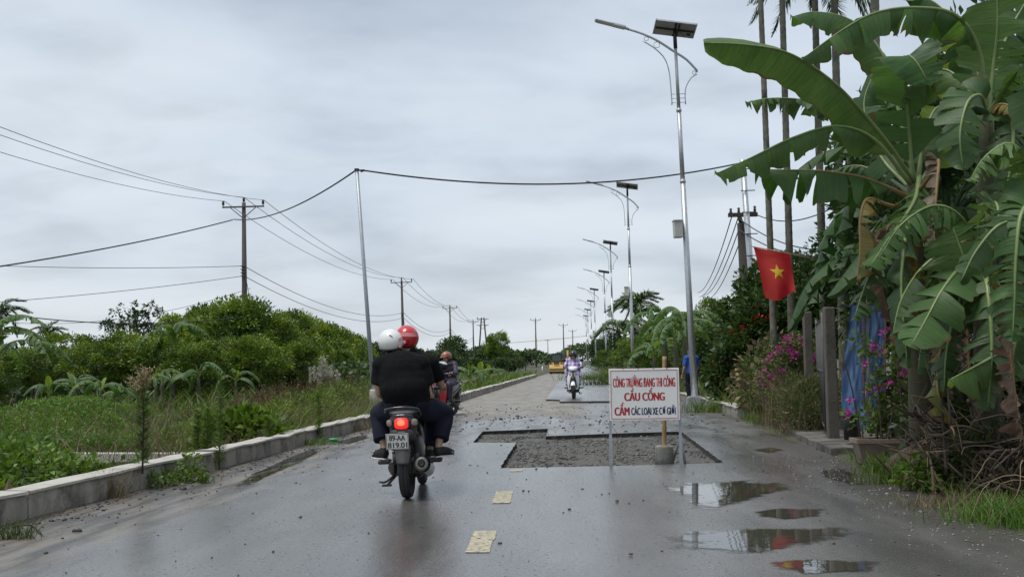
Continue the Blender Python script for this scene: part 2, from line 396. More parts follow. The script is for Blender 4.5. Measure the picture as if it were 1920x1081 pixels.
    if gravel_zone:
        # the far left half is stripped to its gravel base
        yy = mth('ADD', sp.outputs[1], mth('MULTIPLY', mth('SUBTRACT', nz(.35, 6), .5), 11))
        xx = mth('ADD', sp.outputs[0], mth('MULTIPLY', mth('SUBTRACT', nz(.5, 6), .5), .8))
        gr = mth('MULTIPLY', mp(yy, 25, 28.5, 0, 1), mp(yy, 105, 130, 1, 0))
        gr = mth('MULTIPLY', gr, mp(xx, -.3, .9, 1, .12))
        gcol = mixc(mp(mid, .35, .65, 0, 1), (.16, .145, .12), (.25, .23, .195))
        gcol = mixc(mp(fine, .45, .7, 0, .6), gcol, (.07, .065, .06))
        col = mixc(gr, col, gcol); rgh = mth('ADD', rgh, mth('MULTIPLY', gr, .42))
        rub = mth('MULTIPLY', mp(yy, 18, 21, 0, 1), mp(yy, 25, 29, 1, 0)); rub = mth('MULTIPLY', rub, mp(mid, .42, .6, 0, .7))
        col = mixc(rub, col, (.10, .096, .088)); rgh = mth('ADD', rgh, mth('MULTIPLY', rub, .2))
    rgh = mth('ADD', rgh, mth('MULTIPLY', rgt, .12)); rgh = mth('ADD', rgh, mth('MULTIPLY', mud, .22))
    rgh = mth('MAXIMUM', rgh, .08)
    L(col, b.inputs['Base Color']); L(rgh, b.inputs['Roughness']); b.inputs['Specular IOR Level'].default_value = .62
    hgt = mth('ADD', mth('MULTIPLY', fine, .5), mth('MULTIPLY', ag.outputs['Distance'], .6))
    bp = N(nt, 'ShaderNodeBump', i_Strength=bs, i_Distance=.006); L(hgt, bp.inputs['Height'])
    b2 = N(nt, 'ShaderNodeBump', i_Strength=.12, i_Distance=.05); L(mid, b2.inputs['Height']); L(bp.outputs[0], b2.inputs['Normal'])
    L(b2.outputs[0], b.inputs['Normal'])
    return m
m_road = road_material('wet_asphalt'); m_slab = road_material('new_asphalt', False)
m_cut = mat('cut_edge', (.030, .029, .028), .85, scale=20, bump=.6, bscale=60)
m_gravelbed = mat('gravel_bed', (.05, .049, .045), .75, col2=(.10, .095, .083), scale=28, bump=1.0, bscale=70, stain=(.085, .075, .055), stain_at=(.45, .6), stain_scale=.9, rough2=.5)

def dense(pts, step, jit, seed):
    r = random.Random(seed); out = []
    for i, p in enumerate(pts):
        q = pts[(i + 1) % len(pts)]; n = max(1, int((q - p).length / step))
        for k in range(n):
            c = p.lerp(q, k / n)
            if k: c = c + V((r.gauss(0, jit), r.gauss(0, jit), 0))
            out.append(c)
    return out
pit = dense([G(*p) for p in [(937, 877), (1140, 873), (1357, 867), (1277, 808), (1150, 812), (1024, 817), (1028, 803), (905, 808), (887, 829), (968, 829)]], .07, .007, 5)
ys = list(np.arange(2, 40, .5)) + list(np.arange(40, 230, 6))
ring = [V((kerb_x(y) - .12, y, 0)) for y in ys] + [V((edge_x(y) - .05 + .16 * noise.noise(V((y * 1.3, 0, 0))) + .07 * noise.noise(V((y * 5, 9, 0))), y, 0)) for y in reversed(ys)]
def sheet(name, outer, hole, z, m, cutm=None, depth=0.0, **kw):
    pts = [p.to_2d() for p in outer]; e = [(i, (i + 1) % len(outer)) for i in range(len(outer))]; k = len(outer)
    if hole: pts += [p.to_2d() for p in hole]; e += [(k + i, k + (i + 1) % len(hole)) for i in range(len(hole))]
    vs, _, fs, *_r = delaunay_2d_cdt(pts, e, [], 1, 1e-5)
    def inside(p, pg):
        c = False; j = len(pg) - 1
        for i in range(len(pg)):
            if (pg[i].y > p.y) != (pg[j].y > p.y) and p.x < (pg[j].x - pg[i].x) * (p.y - pg[i].y) / (pg[j].y - pg[i].y) + pg[i].x: c = not c
            j = i
        return c
    keep = []
    for f in fs:
        c = sum((vs[i] for i in f), V((0, 0))) / len(f)
        if inside(c, outer) and not (hole and inside(c, hole)): keep.append(f)
    mb = MB(); mb.add([(v.x, v.y, z) for v in vs], keep, 0)
    if depth:
        lp = hole or outer; n = len(lp); r = random.Random(3)
        mb.add([(p.x, p.y, z) for p in lp] + [(p.x + r.gauss(0, .012), p.y + r.gauss(0, .012), z - depth) for p in lp], [(i, (i + 1) % n, n + (i + 1) % n, n + i) for i in range(n)], 1)
    return mb.build(name, [m, cutm] if cutm else m, kind='structure', **kw)
sheet('road', ring, pit, 0.0, m_road, m_cut, .13)
pc = sum(pit, V()) / len(pit)
fl = [V((x, y, 0)) for x, y in ((-2.1, 13.0), (2.6, 13.0), (2.6, 22.5), (-2.1, 22.5))]
gxs = np.linspace(-2.1, 2.6, 60); gys = np.linspace(13, 22.5, 90)
bv = np.array([(x, y, -.072 + .022 * noise.noise(V((x * 2.2, y * 1.6, 0))) + .012 * noise.noise(V((x * 9, y * 7, 5)))) for y in gys for x in gxs])
bf = np.array([(j * 60 + i, j * 60 + i + 1, (j + 1) * 60 + i + 1, (j + 1) * 60 + i) for j in range(89) for i in range(59)])
put('gravel_bed', fast_mesh('gravel_bed', bv, bf, 4, m_gravelbed, True), kind='structure')
# the re-laid asphalt layer further on, a raised sheet with a cut front
sl = [G(1024, 751), G(1049, 752), G(1049, 755.5), G(1140, 754.5), G(1215, 755)]
sl = dense(sl + [V((1.9, 34.5, 0))], .35, .02, 8)[:-8]
ysl = [36, 45, 60, 88, 140, 220]
slab = sl + [V((edge_x(y) - .35, y, 0)) for y in ysl] + [V((G(1062, 700).x if y > 80 else np.interp(y, [35, 60, 88], [sl[0].x, G(1043, 721.6).x, G(1058, 705).x]), y, 0)) for y in reversed(ysl[1:])]
sheet('asphalt_layer', slab, None, .055, m_slab, m_cut, .07)

# painted dashes of the centre line, worn
def paint(name, col):
    m = mat(name, col, .5, scale=30, stain=(.055, .055, .055), stain_at=(.46, .66), stain_scale=22, bump=.3, bscale=140); return m
m_paint = paint('line_paint', (.42, .375, .25))
def marking(px):
    p = [G(*q, .004) for q in px]; r = random.Random(int(px[0][0])); q = dense(p, .05, .004, int(px[0][0]))
    mb = MB(); mb.add(q, [tuple(range(len(q)))], 0); return mb.build('road_marking', m_paint, kind='structure')
marking([(889, 994), (932, 993.5), (918, 1034), (873, 1034.5)])
marking([(931, 919.5), (963, 919), (957, 942), (922, 942.5)])
marking([(958, 879.5), (981, 879), (979, 882.5), (955, 883)])

# puddles: thin sheets of water whose rim thins out
def water_material():
    m = bpy.data.materials.new('puddle_water'); m.use_nodes = True; nt = m.node_tree; nt.nodes.clear(); L = nt.links.new
    out = N(nt, 'ShaderNodeOutputMaterial'); b = N(nt, 'ShaderNodeBsdfPrincipled', i_Base_Color=(.055, .05, .042, 1), i_Roughness=.02, i_IOR=1.75)
    t = N(nt, 'ShaderNodeBsdfTransparent'); at_ = N(nt, 'ShaderNodeAttribute', attribute_name='depth')
    tc = N(nt, 'ShaderNodeTexCoord'); n = N(nt, 'ShaderNodeTexNoise', i_Scale=5.0, i_Detail=8.0, i_Roughness=.65); L(tc.outputs['Object'], n.inputs['Vector'])
    a = N(nt, 'ShaderNodeMath', operation='MULTIPLY_ADD', i_1=1.7, i_2=-.95); L(n.outputs['Fac'], a.inputs[0])
    s = N(nt, 'ShaderNodeMath', operation='ADD'); L(at_.outputs['Fac'], s.inputs[0]); L(a.outputs[0], s.inputs[1])
    r = N(nt, 'ShaderNodeMapRange', i_1=.24, i_2=.6); L(s.outputs[0], r.inputs[0])
    mx = N(nt, 'ShaderNodeMixShader'); L(r.outputs[0], mx.inputs[0]); L(t.outputs[0], mx.inputs[1]); L(b.outputs[0], mx.inputs[2]); L(mx.outputs[0], out.inputs[0])
    n2 = N(nt, 'ShaderNodeTexNoise', i_Scale=9.0, i_Detail=2.0); L(tc.outputs['Object'], n2.inputs['Vector'])
    bp = N(nt, 'ShaderNodeBump', i_Strength=.02, i_Distance=.02); L(n2.outputs['Fac'], bp.inputs['Height']); L(bp.outputs[0], b.inputs['Normal'])
    return m
m_water = water_material()
def puddle(px, z=.004, inner=.55):
    p = [G(*q, z) for q in px]; p = [a for a in dense(p, .2, .012, 1)]; n = len(p); c = sum(p, V()) / n
    vs = list(p); dp = [0.0] * n
    for f, d in ((.35, .62), (.7, 1.0)):
        vs += [a.lerp(c, f) for a in p]; dp += [d] * n
    vs.append(c); dp.append(1.0)
    fs = [(r * n + i, r * n + (i + 1) % n, (r + 1) * n + (i + 1) % n, (r + 1) * n + i) for r in range(2) for i in range(n)] + [(2 * n + i, 2 * n + (i + 1) % n, 3 * n) for i in range(n)]
    mb = MB(); mb.add(vs, fs, 0); o = mb.build('puddle', m_water, kind='structure')
    a = o.data.attributes.new('depth', 'FLOAT', 'POINT'); a.data.foreach_set('value', dp)
for px in ([(1215, 912), (1275, 899), (1400, 895), (1490, 902), (1530, 913), (1450, 928), (1395, 948), (1330, 961), (1275, 960), (1268, 934), (1240, 924)],
           [(1215, 1003), (1285, 990), (1400, 986), (1590, 983), (1650, 995), (1580, 1016), (1490, 1034), (1420, 1042), (1310, 1038), (1230, 1030)],
           [(1525, 878), (1570, 873), (1628, 890), (1632, 915), (1590, 910), (1540, 896)],
           [(1390, 958), (1460, 948), (1560, 952), (1560, 966), (1470, 976), (1400, 970)],
           [(1420, 1052), (1520, 1043), (1670, 1050), (1660, 1072), (1500, 1078), (1430, 1066)],
           [(1400, 842), (1450, 836), (1480, 843), (1440, 850)],
           [(405, 926), (455, 893), (520, 864), (560, 846), (604, 832), (616, 841), (570, 866), (535, 880), (490, 900), (440, 926)],
           [(610, 832), (660, 818), (690, 812), (700, 820), (650, 834)]):
    puddle(px)

# loose stones
_ico = None
def stones(name, pos, size, m, kind='stuff', flat=.6):
    global _ico
    if _ico is None:
        bm = bmesh.new(); bmesh.ops.create_icosphere(bm, subdivisions=1, radius=1); bm.verts.index_update()
        _ico = (np.array([v.co[:] for v in bm.verts]), np.array([[v.index for v in f.verts] for f in bm.faces]))
    v0, f0 = _ico; n = len(pos); k = len(v0)
    s = size[:, None, None] * rng.uniform(.6, 1.25, (n, 1, 3)) * np.array([1, 1, flat])
    v = v0[None] * (1 + rng.normal(0, .16, (n, k, 1))) * s
    a = rng.uniform(0, 2 * PI, n); ca, sa = np.cos(a)[:, None], np.sin(a)[:, None]
    v = np.stack([v[..., 0] * ca - v[..., 1] * sa, v[..., 0] * sa + v[..., 1] * ca, v[..., 2]], -1) + pos[:, None]
    f = f0[None] + (np.arange(n) * k)[:, None, None]
    return put(name, fast_mesh(name, v.reshape(-1, 3), f.reshape(-1, 3), 3, m), kind=kind)
m_stone = mat('stone', (.062, .060, .056), .55, col2=(.115, .112, .102), scale=3, island=.5)
m_pale = mat('pale_stone', (.12, .115, .105), .6, col2=(.26, .25, .235), scale=3, island=.5)
m_dark = mat('dark_stone', (.022, .021, .020), .5, col2=(.05, .048, .045), scale=3, island=.4)
def inpoly(P, pg):
    x, y = P[:, 0], P[:, 1]; c = np.zeros(len(P), bool); j = len(pg) - 1
    for i in range(len(pg)):
        a, b = pg[i], pg[j]
        c ^= ((a.y > y) != (b.y > y)) & (x < (b.x - a.x) * (y - a.y) / ((b.y - a.y) or 1e-9) + a.x); j = i
    return c
q = rng.uniform([-1.8, 13.3], [2.3, 21.8], (9000, 2)); q = q[inpoly(q, pit)]
stones('pit_gravel', np.c_[q, np.full(len(q), -.066)], rng.gamma(2.0, .005, len(q)), m_stone)
q = np.c_[rng.normal(3.0, .38, 1700), rng.uniform(6.4, 15, 1700)]; q = q[q[:, 0] < 3.6]
stones('shoulder_gravel', np.c_[q, np.full(len(q), .004)], rng.gamma(2.6, .0024, len(q)), m_pale)
yk = rng.uniform(6, 32, 1500); q = np.c_[np.array([kerb_x(y) for y in yk]) + np.abs(rng.normal(0, .42, 1500)) + .02, yk]
stones('kerbside_rubble', np.c_[q, np.full(len(q), .004)], rng.gamma(2.2, .0045, len(q)), m_dark)
q = np.c_[rng.uniform(-3.4, 2.9, 900), rng.triangular(19.5, 23, 36, 900)]; q = q[~inpoly(q, pit)]
stones('scattered_rubble', np.c_[q, np.full(len(q), .006)], rng.gamma(2.0, .0062, len(q)), m_dark)
q = np.c_[rng.uniform(-4.0, 3.0, 700), 6.3 + 14 * rng.power(1.3, 700)]; q = q[~inpoly(q, pit)]
stones('road_grit', np.c_[q, np.full(len(q), .003)], rng.gamma(2.2, .0028, len(q)), m_dark)
for px, s in (((1157, 938), .026), ((1183, 1037), .016), ((145, 993), .04), ((1300, 886), .016)):
    p = G(*px, .012); o = stones('pebble', np.array([[p.x, p.y, p.z]]), np.array([s]), m_stone, None)
    o['category'] = 'stone'; o['label'] = {1157: 'brown pebble lying on the wet road between the yellow dashes and the puddle', 1183: 'small dark pebble lying on the wet asphalt nearest the camera', 145: 'black stone lying in the mud beside the low concrete kerb wall', 1300: 'small pebble on the asphalt lip in front of the sign legs'}[px[0]]

# kerbs
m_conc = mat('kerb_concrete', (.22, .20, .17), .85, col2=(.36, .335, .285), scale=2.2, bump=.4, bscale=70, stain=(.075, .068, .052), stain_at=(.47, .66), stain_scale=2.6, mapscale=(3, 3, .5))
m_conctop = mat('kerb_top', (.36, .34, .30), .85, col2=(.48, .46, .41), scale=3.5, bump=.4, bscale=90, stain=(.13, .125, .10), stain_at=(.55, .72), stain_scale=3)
def kerb_block(a, b, h, w, parent, side, tilt=0.0):
    d = (b - a); ln = d.length; d.normalize(); nrm = V((-d.y, d.x, 0)) * side; mb = MB(); n = max(1, int(ln / .35)); r = random.Random(int(a.y * 91))
    prof = [(0, -.25), (.004, h * .5), (.012, h - .03), (-.012, h - .028), (-.01, h - .004), (.004, h), (w, h + .004), (w + .01, h - .012), (w, h - .03), (w, -.3)]
    vs = []
    for i in range(n + 1):
        p = a.lerp(b, i / n); jz = r.gauss(0, .006) - (.02 if r.random() < .06 else 0); jn = r.gauss(0, .007)
        for u, z in prof: vs.append(p + nrm * (u + jn + r.gauss(0, .003)) + V((0, 0, z + (jz if z > 0 else 0) + tilt * i / n)))
    k = len(prof); fs = []; ms = []
    for i in range(n):
        for j in range(k - 1):
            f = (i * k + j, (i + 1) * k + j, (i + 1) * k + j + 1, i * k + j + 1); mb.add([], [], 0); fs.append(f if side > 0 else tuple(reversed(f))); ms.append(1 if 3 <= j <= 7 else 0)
    o = len(mb.v); mb.v += [tuple(v) for v in vs]
    mb.f += fs; mb.m += ms; mb.sm += [False] * len(fs)
    for e in (0, n): mb.f.append(tuple(e * k + j for j in range(k))); mb.m.append(0); mb.sm.append(False)
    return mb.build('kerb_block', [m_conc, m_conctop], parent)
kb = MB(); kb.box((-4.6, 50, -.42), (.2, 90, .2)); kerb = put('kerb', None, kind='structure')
brk = [5.2, 9.75, 14.05, 18.3, 23.9, 28.8]; y = 30.9
while y < 92: brk.append(y); y += 2.1
for i in range(len(brk) - 1):
    g = .10 if i == 1 else .018
    y0, y1 = brk[i], brk[i + 1] - g
    kerb_block(V((kerb_x(y0), y0, 0)), V((kerb_x(y1), y1, 0)), .245 + random.gauss(0, .008), .24, kerb, 1)
kerb2 = put('kerb', None, kind='structure')
for y0, y1 in ((24.6, 27.3), (27.33, 30.3), (30.33, 33.2), (33.23, 36.5)):
    kerb_block(V((edge_x(y0) + .06, y0, 0)), V((edge_x(y1) + .06, y1, 0)), .23 + random.gauss(0, .01), .3, kerb2, -1)
# the concrete slab in front of the gate
mb = MB(); q = dense([V((3.42, 15.2, 0)), V((5.4, 15.0, 0)), V((5.6, 22, 0)), V((3.9, 22, 0)), V((3.62, 19, 0))], .3, .015, 4)
k = len(q); mb.add([(p.x, p.y, .085 + .012 * noise.noise(p * 2)) for p in q] + [(p.x, p.y, -.2) for p in q], [tuple(range(k))] + [(i, k + i, k + (i + 1) % k, (i + 1) % k) for i in range(k)], 0)
m_oldc = mat('old_pavement', (.10, .092, .078), .85, col2=(.17, .155, .13), scale=3, bump=.5, bscale=40, stain=(.05, .046, .038), stain_at=(.45, .62), stain_scale=2.5)
mb.build('gate_pavement', m_oldc, kind='structure')
mb = MB(); a, b = at(96, 850, 18.6), at(352, 852, 18.2); mb.box((a + b) / 2 + V((0, 0, -.05)), ((b - a).length + .4, .22, .15), Matrix.Rotation(math.atan2(b.y - a.y, b.x - a.x), 3, 'Z'), bev=.01)
mb.build('concrete_beam', m_conctop, label='long narrow concrete beam spanning the overgrown ditch behind the kerb wall', cat='beam')

# ------------------------------------------------------------------ street lamps
m_galv = mat('galvanised_steel', (.42, .44, .46), .42, col2=(.55, .57, .59), scale=14, metal=.55, bump=.1, bscale=90)
m_cellback = mat('panel_back', (.30, .29, .28), .6, col2=(.40, .39, .38), scale=5)
m_cell = mat('solar_cells', (.01, .013, .03), .15, var=.1)
m_box = mat('box_enamel', (.42, .42, .38), .5, col2=(.5, .5, .46), scale=7, stain=(.25, .22, .17), stain_scale=5)
m_blk = mat('black_plastic', (.012, .012, .013), .5)
m_led = mat('lamp_lens', (.35, .36, .36), .2)
H1 = 10.2
def make_lamp():
    t = thing('street_lamp', 'x', 'street lamp', group='solar street lamps along the right kerb')
    mb = MB(); mb.tube([(0, 0, .25), (0, 0, 3), (0, 0, 6.2)], [.098, .088, .075], 12); mb.tube([(0, 0, 6.2), (0, 0, 8.2)], [.066, .06], 12); mb.tube([(0, 0, 8.2), (0, 0, H1)], [.052, .043], 10)
    mb.tube([(0, 0, 8.16), (0, 0, 8.24)], .075, 12); mb.tube([(0, 0, 6.16), (0, 0, 6.24)], .084, 12); mb.box((0, 0, .24), (.34, .34, .03)); mb.box((0, 0, .1), (.42, .42, .26))
    mb.build('pole', m_galv, t)
    a = spline([(.58, 0, 9.3), (.30, 0, 9.62), (-.05, 0, 9.87), (-.52, 0, 10.2), (-.95, 0, 10.42), (-1.4, 0, 10.58)], 24)
    mb = MB(); mb.tube(a, .034, 8); mb.tube([(.58, -.0, 9.3), (.56, 0, 9.26)], .03, 8); mb.build('arm', m_galv, t)
    mb = MB(); mb.tube(spline([(-.92, 0, 10.2), (-.62, 0, 10.0), (-.34, 0, 9.7), (-.22, 0, 9.3), (-.19, 0, 8.6), (-.19, 0, 8.36)], 22), .017, 6)
    mb.tube(spline([(.57, 0, 9.2), (.40, 0, 9.1), (.24, 0, 8.85), (.2, 0, 8.6), (.2, 0, 8.36)], 14), .017, 6)
    for z in (8.42, 8.54, 8.66): mb.tube([(-.19, 0, z), (.2, 0, z)], .009, 6)
    for x, z, r in ((-.53, 10.075, .085), (-.82, 10.26, .06), (.49, 9.25, .05)):
        mb.tube([(x + r * math.cos(q * PI / 8), 0, z + r * math.sin(q * PI / 8)) for q in range(17)], .009, 6, caps=False)
    mb.build('scroll_bracket', m_galv, t)
    d = V((-.93, 0, .27)).normalized(); rot = Matrix.Rotation(math.atan2(.27, .93), 3, 'Y'); mb = MB()
    mb.box(V((-1.4, 0, 10.6)) + d * .2, (.42, .2, .10), rot, bev=.03); mb.box(V((-1.4, 0, 10.6)) + d * .62, (.55, .24, .06), rot, bev=.025); mb.tube([V((-1.4, 0, 10.58)) - d * .1, V((-1.4, 0, 10.6)) + d * .1], .04, 8)
    hd = mb.build('lamp_head', m_galv, t); mb = MB(); mb.box(V((-1.4, 0, 10.565)) + d * .62, (.44, .18, .012), rot); mb.build('lens', m_led, hd)
    # tilted solar panel, seen from below
    pr = Matrix.Rotation(math.radians(-14), 3, 'X') @ Matrix.Rotation(math.radians(10), 3, 'Y')
    c = V((0, -.05, H1 + .3)); mb = MB(); mb.box(c, (1.15, .74, .03), pr, m=0)
    pn = mb.build('solar_panel', m_cellback, t)
    mb = MB()
    for sx, sy, lx, ly in ((0, .36, 1.17, .03), (0, -.36, 1.17, .03), (.575, 0, .03, .75), (-.575, 0, .03, .75)): mb.box(c + pr @ V((sx, sy, 0)), (lx, ly, .045), pr)
    mb.build('panel_frame', m_galv, pn); mb = MB()
    mb.box(c + pr @ V((0, 0, -.035)), (1.1, .05, .04), pr)
    mb.box(c + pr @ V((0, 0, -.03)), (.05, .7, .03), pr); mb.box(c + pr @ V((.1, 0, -.03)), (.04, .7, .03), pr); mb.tube([(0, 0, H1 - .25), (0, 0, H1 + .05), (0, -.03, H1 + .27)], [.055, .055, .04], 8)
    mb.tube(spline([c + pr @ V((.1, -.05, -.05)), c + pr @ V((.25, .05, -.14)), c + pr @ V((.42, .18, -.03))], 8), .008, 5); mb.box(c + pr @ V((.42, .18, -.03)), (.09, .06, .03), pr)
    mb.build('panel_bracket', m_blk, pn); mb = MB(); mb.box(c + pr @ V((0, 0, .018)), (1.1, .7, .008), pr); mb.build('solar_cells', m_cell, pn)
    mb = MB(); mb.box((-.22, -.04, 4.86), (.24, .3, .46), bev=.015); bx = mb.build('battery_box', m_box, t)
    mb = MB(); mb.box((-.22, -.04, 5.1), (.27, .34, .025)); mb.build('lid', m_box, bx)
    for z in (4.7, 5.0): mb = MB(); mb.box((-.09, 0, z), (.08, .06, .03)); mb.build('bracket', m_galv, bx)
    return t
lamp = make_lamp()
LL = ['tall grey solar street lamp on the right kerb just behind the white road sign', 'second grey solar street lamp along the right kerb, in front of the coconut palm', 'third solar street lamp from the camera, standing on the grassy right verge', 'fourth solar street lamp from the camera along the right verge', 'fifth solar street lamp from the camera along the right verge', 'sixth solar street lamp, small in the far row above the green bushes', 'seventh solar street lamp, tiny in the far row over the right verge', 'farthest and smallest solar street lamp of the row on the right verge']
base = at(1303, 750, 31.6)
for i in range(8):
    y = 31.6 + 29.9 * i; x = base.x if i == 0 else at(1187 if i == 1 else 1151 if i == 2 else 1137, 672, y).x if i < 4 else 3.4 + .1 * (i % 2)
    o = lamp if i == 0 else copy_tree(lamp, (0, 0, 0)); o.location = (x, y, 0); o.scale = (1, 1, 1.016 if i == 0 else 1.035); o['label'] = LL[i]
    lean = (1.55, .5, .4, .3, .2, .4, .3, .2)[i]; o.rotation_euler = (0, math.radians(-lean), math.radians((4, -3, 2, -2, 0, 1, -1, 0)[i]))

# ------------------------------------------------------------------ power line on the left
m_pole = mat('pole_concrete', (.055, .048, .042), .85, col2=(.09, .08, .07), scale=2.5, mapscale=(3, 3, .4), bump=.3, bscale=30)
m_iron = mat('dark_iron', (.05, .05, .052), .6, col2=(.09, .085, .08), scale=12)
m_ins = mat('insulator_glaze', (.06, .035, .025), .2)
m_cable = mat('black_cable', (.02, .02, .021), .55)
m_wire = mat('aluminium_wire', (.10, .105, .11), .5, metal=.2)
PH = 9.2
def make_pole():
    t = thing('power_pole', 'x', 'power pole', group='concrete power poles in a line left of the road')
    mb = MB(); mb.tube([(0, 0, -.6), (0, 0, 4), (0, 0, PH)], [.17, .14, .095], 10); mb.build('pole', m_pole, t)
    mb = MB(); mb.box((0, -.12, PH - .22), (2.05, .07, .07)); mb.build('crossarm', m_iron, t)
    for s in (-1, 1):
        mb = MB(); mb.tube([(s * .62, -.12, PH - .26), (s * .05, -.14, PH - .74)], .022, 6); mb.build('brace', m_iron, t)
    for x, z in ((-.98, PH - .18), (.98, PH - .18), (0, PH - .02)):
        mb = MB(); mb.lathe([(.0, 0), (.02, 0), (.02, .06), (.07, .07), (.05, .12), (.075, .14), (.05, .19), (.06, .21), (.045, .27), (0, .28)], (x, -.12 if x else 0, z), n=10); mb.build('insulator', m_ins, t)
    mb = MB()
    for z in (5.62, 5.78, 5.94, 6.1): mb.tube([(-.13, -.15, z), (.13, -.15, z)], .03, 6); mb.box((0, -.1, z), (.24, .1, .025))
    mb.tube(spline([(.1, -.15, 5.6), (.2, -.1, 5), (.28, -.05, 4.2), (.2, 0, 3.2)], 10), .014, 5)
    mb.build('wire_rack', m_iron, t)
    return t
pp = make_pole(); Y1 = 55.0
P1 = at(459, 500, Y1); x1 = P1.x
PL = ['near concrete power pole with crossarm rising above the dark orchard trees', 'second concrete power pole of the left line, standing beyond the red helmet', 'third power pole of the left line, rising behind the dark conical tree', 'fourth power pole of the left line, in front of the twin braced pole', 'tall far power pole above the tree line left of the yellow loader', 'far power pole with two crossarms directly above the yellow loader', 'tiny power pole just right of the loader near the end of the road', 'tiny farthest power pole of the line, at the horizon']
def top_h(px, py, Y): return at(px, py, Y).z
spec = [(459, 376, 55), (756, 523, 110), (844, 573.5, 165), (887, 600, 222), (1004, 597, 300), (1056, 607, 330), (1073.5, 618, 370), (1027, 636, 480)]
poles = []
for i, (px, py, Y) in enumerate(spec):
    p = at(px, py, Y); o = pp if i == 0 else copy_tree(pp, (0, 0, 0)); s = (p.z - .1) / PH; o.location = (p.x, Y, 0); o.scale = (max(s, .95),) * 2 + (s,); o['label'] = PL[i]; o.rotation_euler = (0, math.radians((-.3, -1.0, -.3, 0, 0, 0, 0, 0)[i]), 0); poles.append((V((p.x, Y, 0)), s))
tw = thing('braced_pole', 'pair of joined power poles with double crossarm behind the third left pole', 'power pole', (at(905, 600, 235).x, 235, 0))
zt = top_h(904, 595, 235)
for dx_ in (-.5, .5):
    mb = MB(); mb.tube([(dx_ * 2.4 , 0, -.5), (dx_ * .5, 0, zt)], [.2, .14], 8); mb.build('pole', m_pole, tw)
for z, w in ((zt - .3, 2.6), (zt - 1.6, 2.6)):
    mb = MB(); mb.box((0, -.2, z), (w, .1, .1)); mb.tube([(-.9, -.2, z), (0, -.2, z - .8), (.9, -.2, z)], .05, 5); mb.build('crossarm', m_iron, tw)
mb = MB(); mb.lathe([(.02, 0), (.09, .05), (.09, .3), (0, .35)], (-1.1, -.2, zt - .25), n=8); mb.build('insulator', m_ins, tw)

def wire(a, b, sag, r, m, name, label, group=None, n=22):
    a, b = V(a), V(b); pts = [a.lerp(b, i / (n - 1)) - V((0, 0, sag * 4 * (i / (n - 1)) * (1 - i / (n - 1)))) for i in range(n)]
    mb = MB(); mb.tube(pts, r, 5); return mb.build(name, m, label=label, cat='wire', group=group)
chain = [(V((x1 - .6, 0, 0)), 1.02)] + poles[:4]
nm = ['span nearest the camera', 'span between the first and second poles', 'span between the second and third poles', 'span between the third and fourth poles']
WG = 'conductors strung along the left power line'
for i in range(4):
    (a, sa), (b, sb) = chain[i], chain[i + 1]
    for x, z, w in ((-.98, PH + .08, 'outer crossarm'), (.98, PH + .08, 'road-side crossarm'), (0, PH + .24, 'pole-top')):
        wire(a + V((x * sa, -.12, z * sa)), b + V((x * sb, -.12, z * sb)), 1.0 if i else 1.6, .011 + .004 * i, m_wire, 'power_wire', 'thin grey %s wire of the left line, %s' % (w, nm[i]), WG)
    for z, w in ((6.1, 'upper'), (5.62, 'lower')):
        wire(a + V((0, -.18, z * sa)) if i else at(-60, 496 if z > 6 else 570, 46), b + V((0, -.18, z * sb)), 1.15 if i else .12, .014 + .004 * i, m_wire, 'power_wire', '%s grey low-hung wire of the left line, %s' % (w, nm[i]), WG)
# leaning steel post that holds the cable across the road
m_post = mat('painted_steel', (.34, .37, .40), .45, col2=(.42, .45, .48), scale=9, metal=.3, stain=(.2, .15, .11), stain_at=(.62, .75), stain_scale=6)
lb = at(704, 778, 29); lt = at(669, 318, 29)
t = thing('leaning_post', 'slim grey steel post leaning left beside the kerb behind the riders', 'post', (lb.x, 29, -.2))
mb = MB(); o_ = V((lb.x, 29, -.2)); mb.tube([V(), (lt - o_) * .5, lt - o_], [.058, .052, .045], 10); mb.build('post', m_post, t)
mb = MB(); mb.box(lt - o_ + V((.09, 0, -.02)), (.16, .05, .035)); mb.tube([lt - o_ + V((.1, 0, -.05)), lt - o_ + V((.2, 0, -.02))], .03, 8); mb.box(lt - o_ + V((.0, 0, .0)), (.11, .11, .05)); mb.build('cable_clamp', m_blk, t)
mb = MB(); mb.lathe([(.0, .95), (.13, .95), (.15, .9), (.17, 0), (0, 0)], (0, 0, -.1), n=14); mb.build('concrete_footing', m_conctop, t)
up_r = at(1392, 305, 33.5)
wire(lt + V((.15, 0, -.02)), up_r, .50, .023, m_cable, 'overhead_cable', 'thick twisted black cable sagging across the road from the leaning post')
wire(at(-60, 508, 34), at(436, 412, 50), .15, .026, m_cable, 'overhead_cable', 'thick black cable rising from the left frame edge to the near power pole')
wire(at(438, 411, 50), lt, .42, .023, m_cable, 'overhead_cable', 'thick black cable climbing from the near power pole to the leaning post')
wire(at(-60, 578, 38), at(470, 592, 46), .42, .020, m_cable, 'overhead_cable', 'low black cable in front of the orchard crowns at the left')
wire(at(-60, 596, 60), at(470, 540, 56), .9, .012, m_wire, 'power_wire', 'pale wire just above the orchard crowns at the left edge')
wire(at(925, 644, 230), at(1118, 627, 235), .2, .035, m_cable, 'overhead_cable', 'distant dark cable crossing the road above the yellow loader')

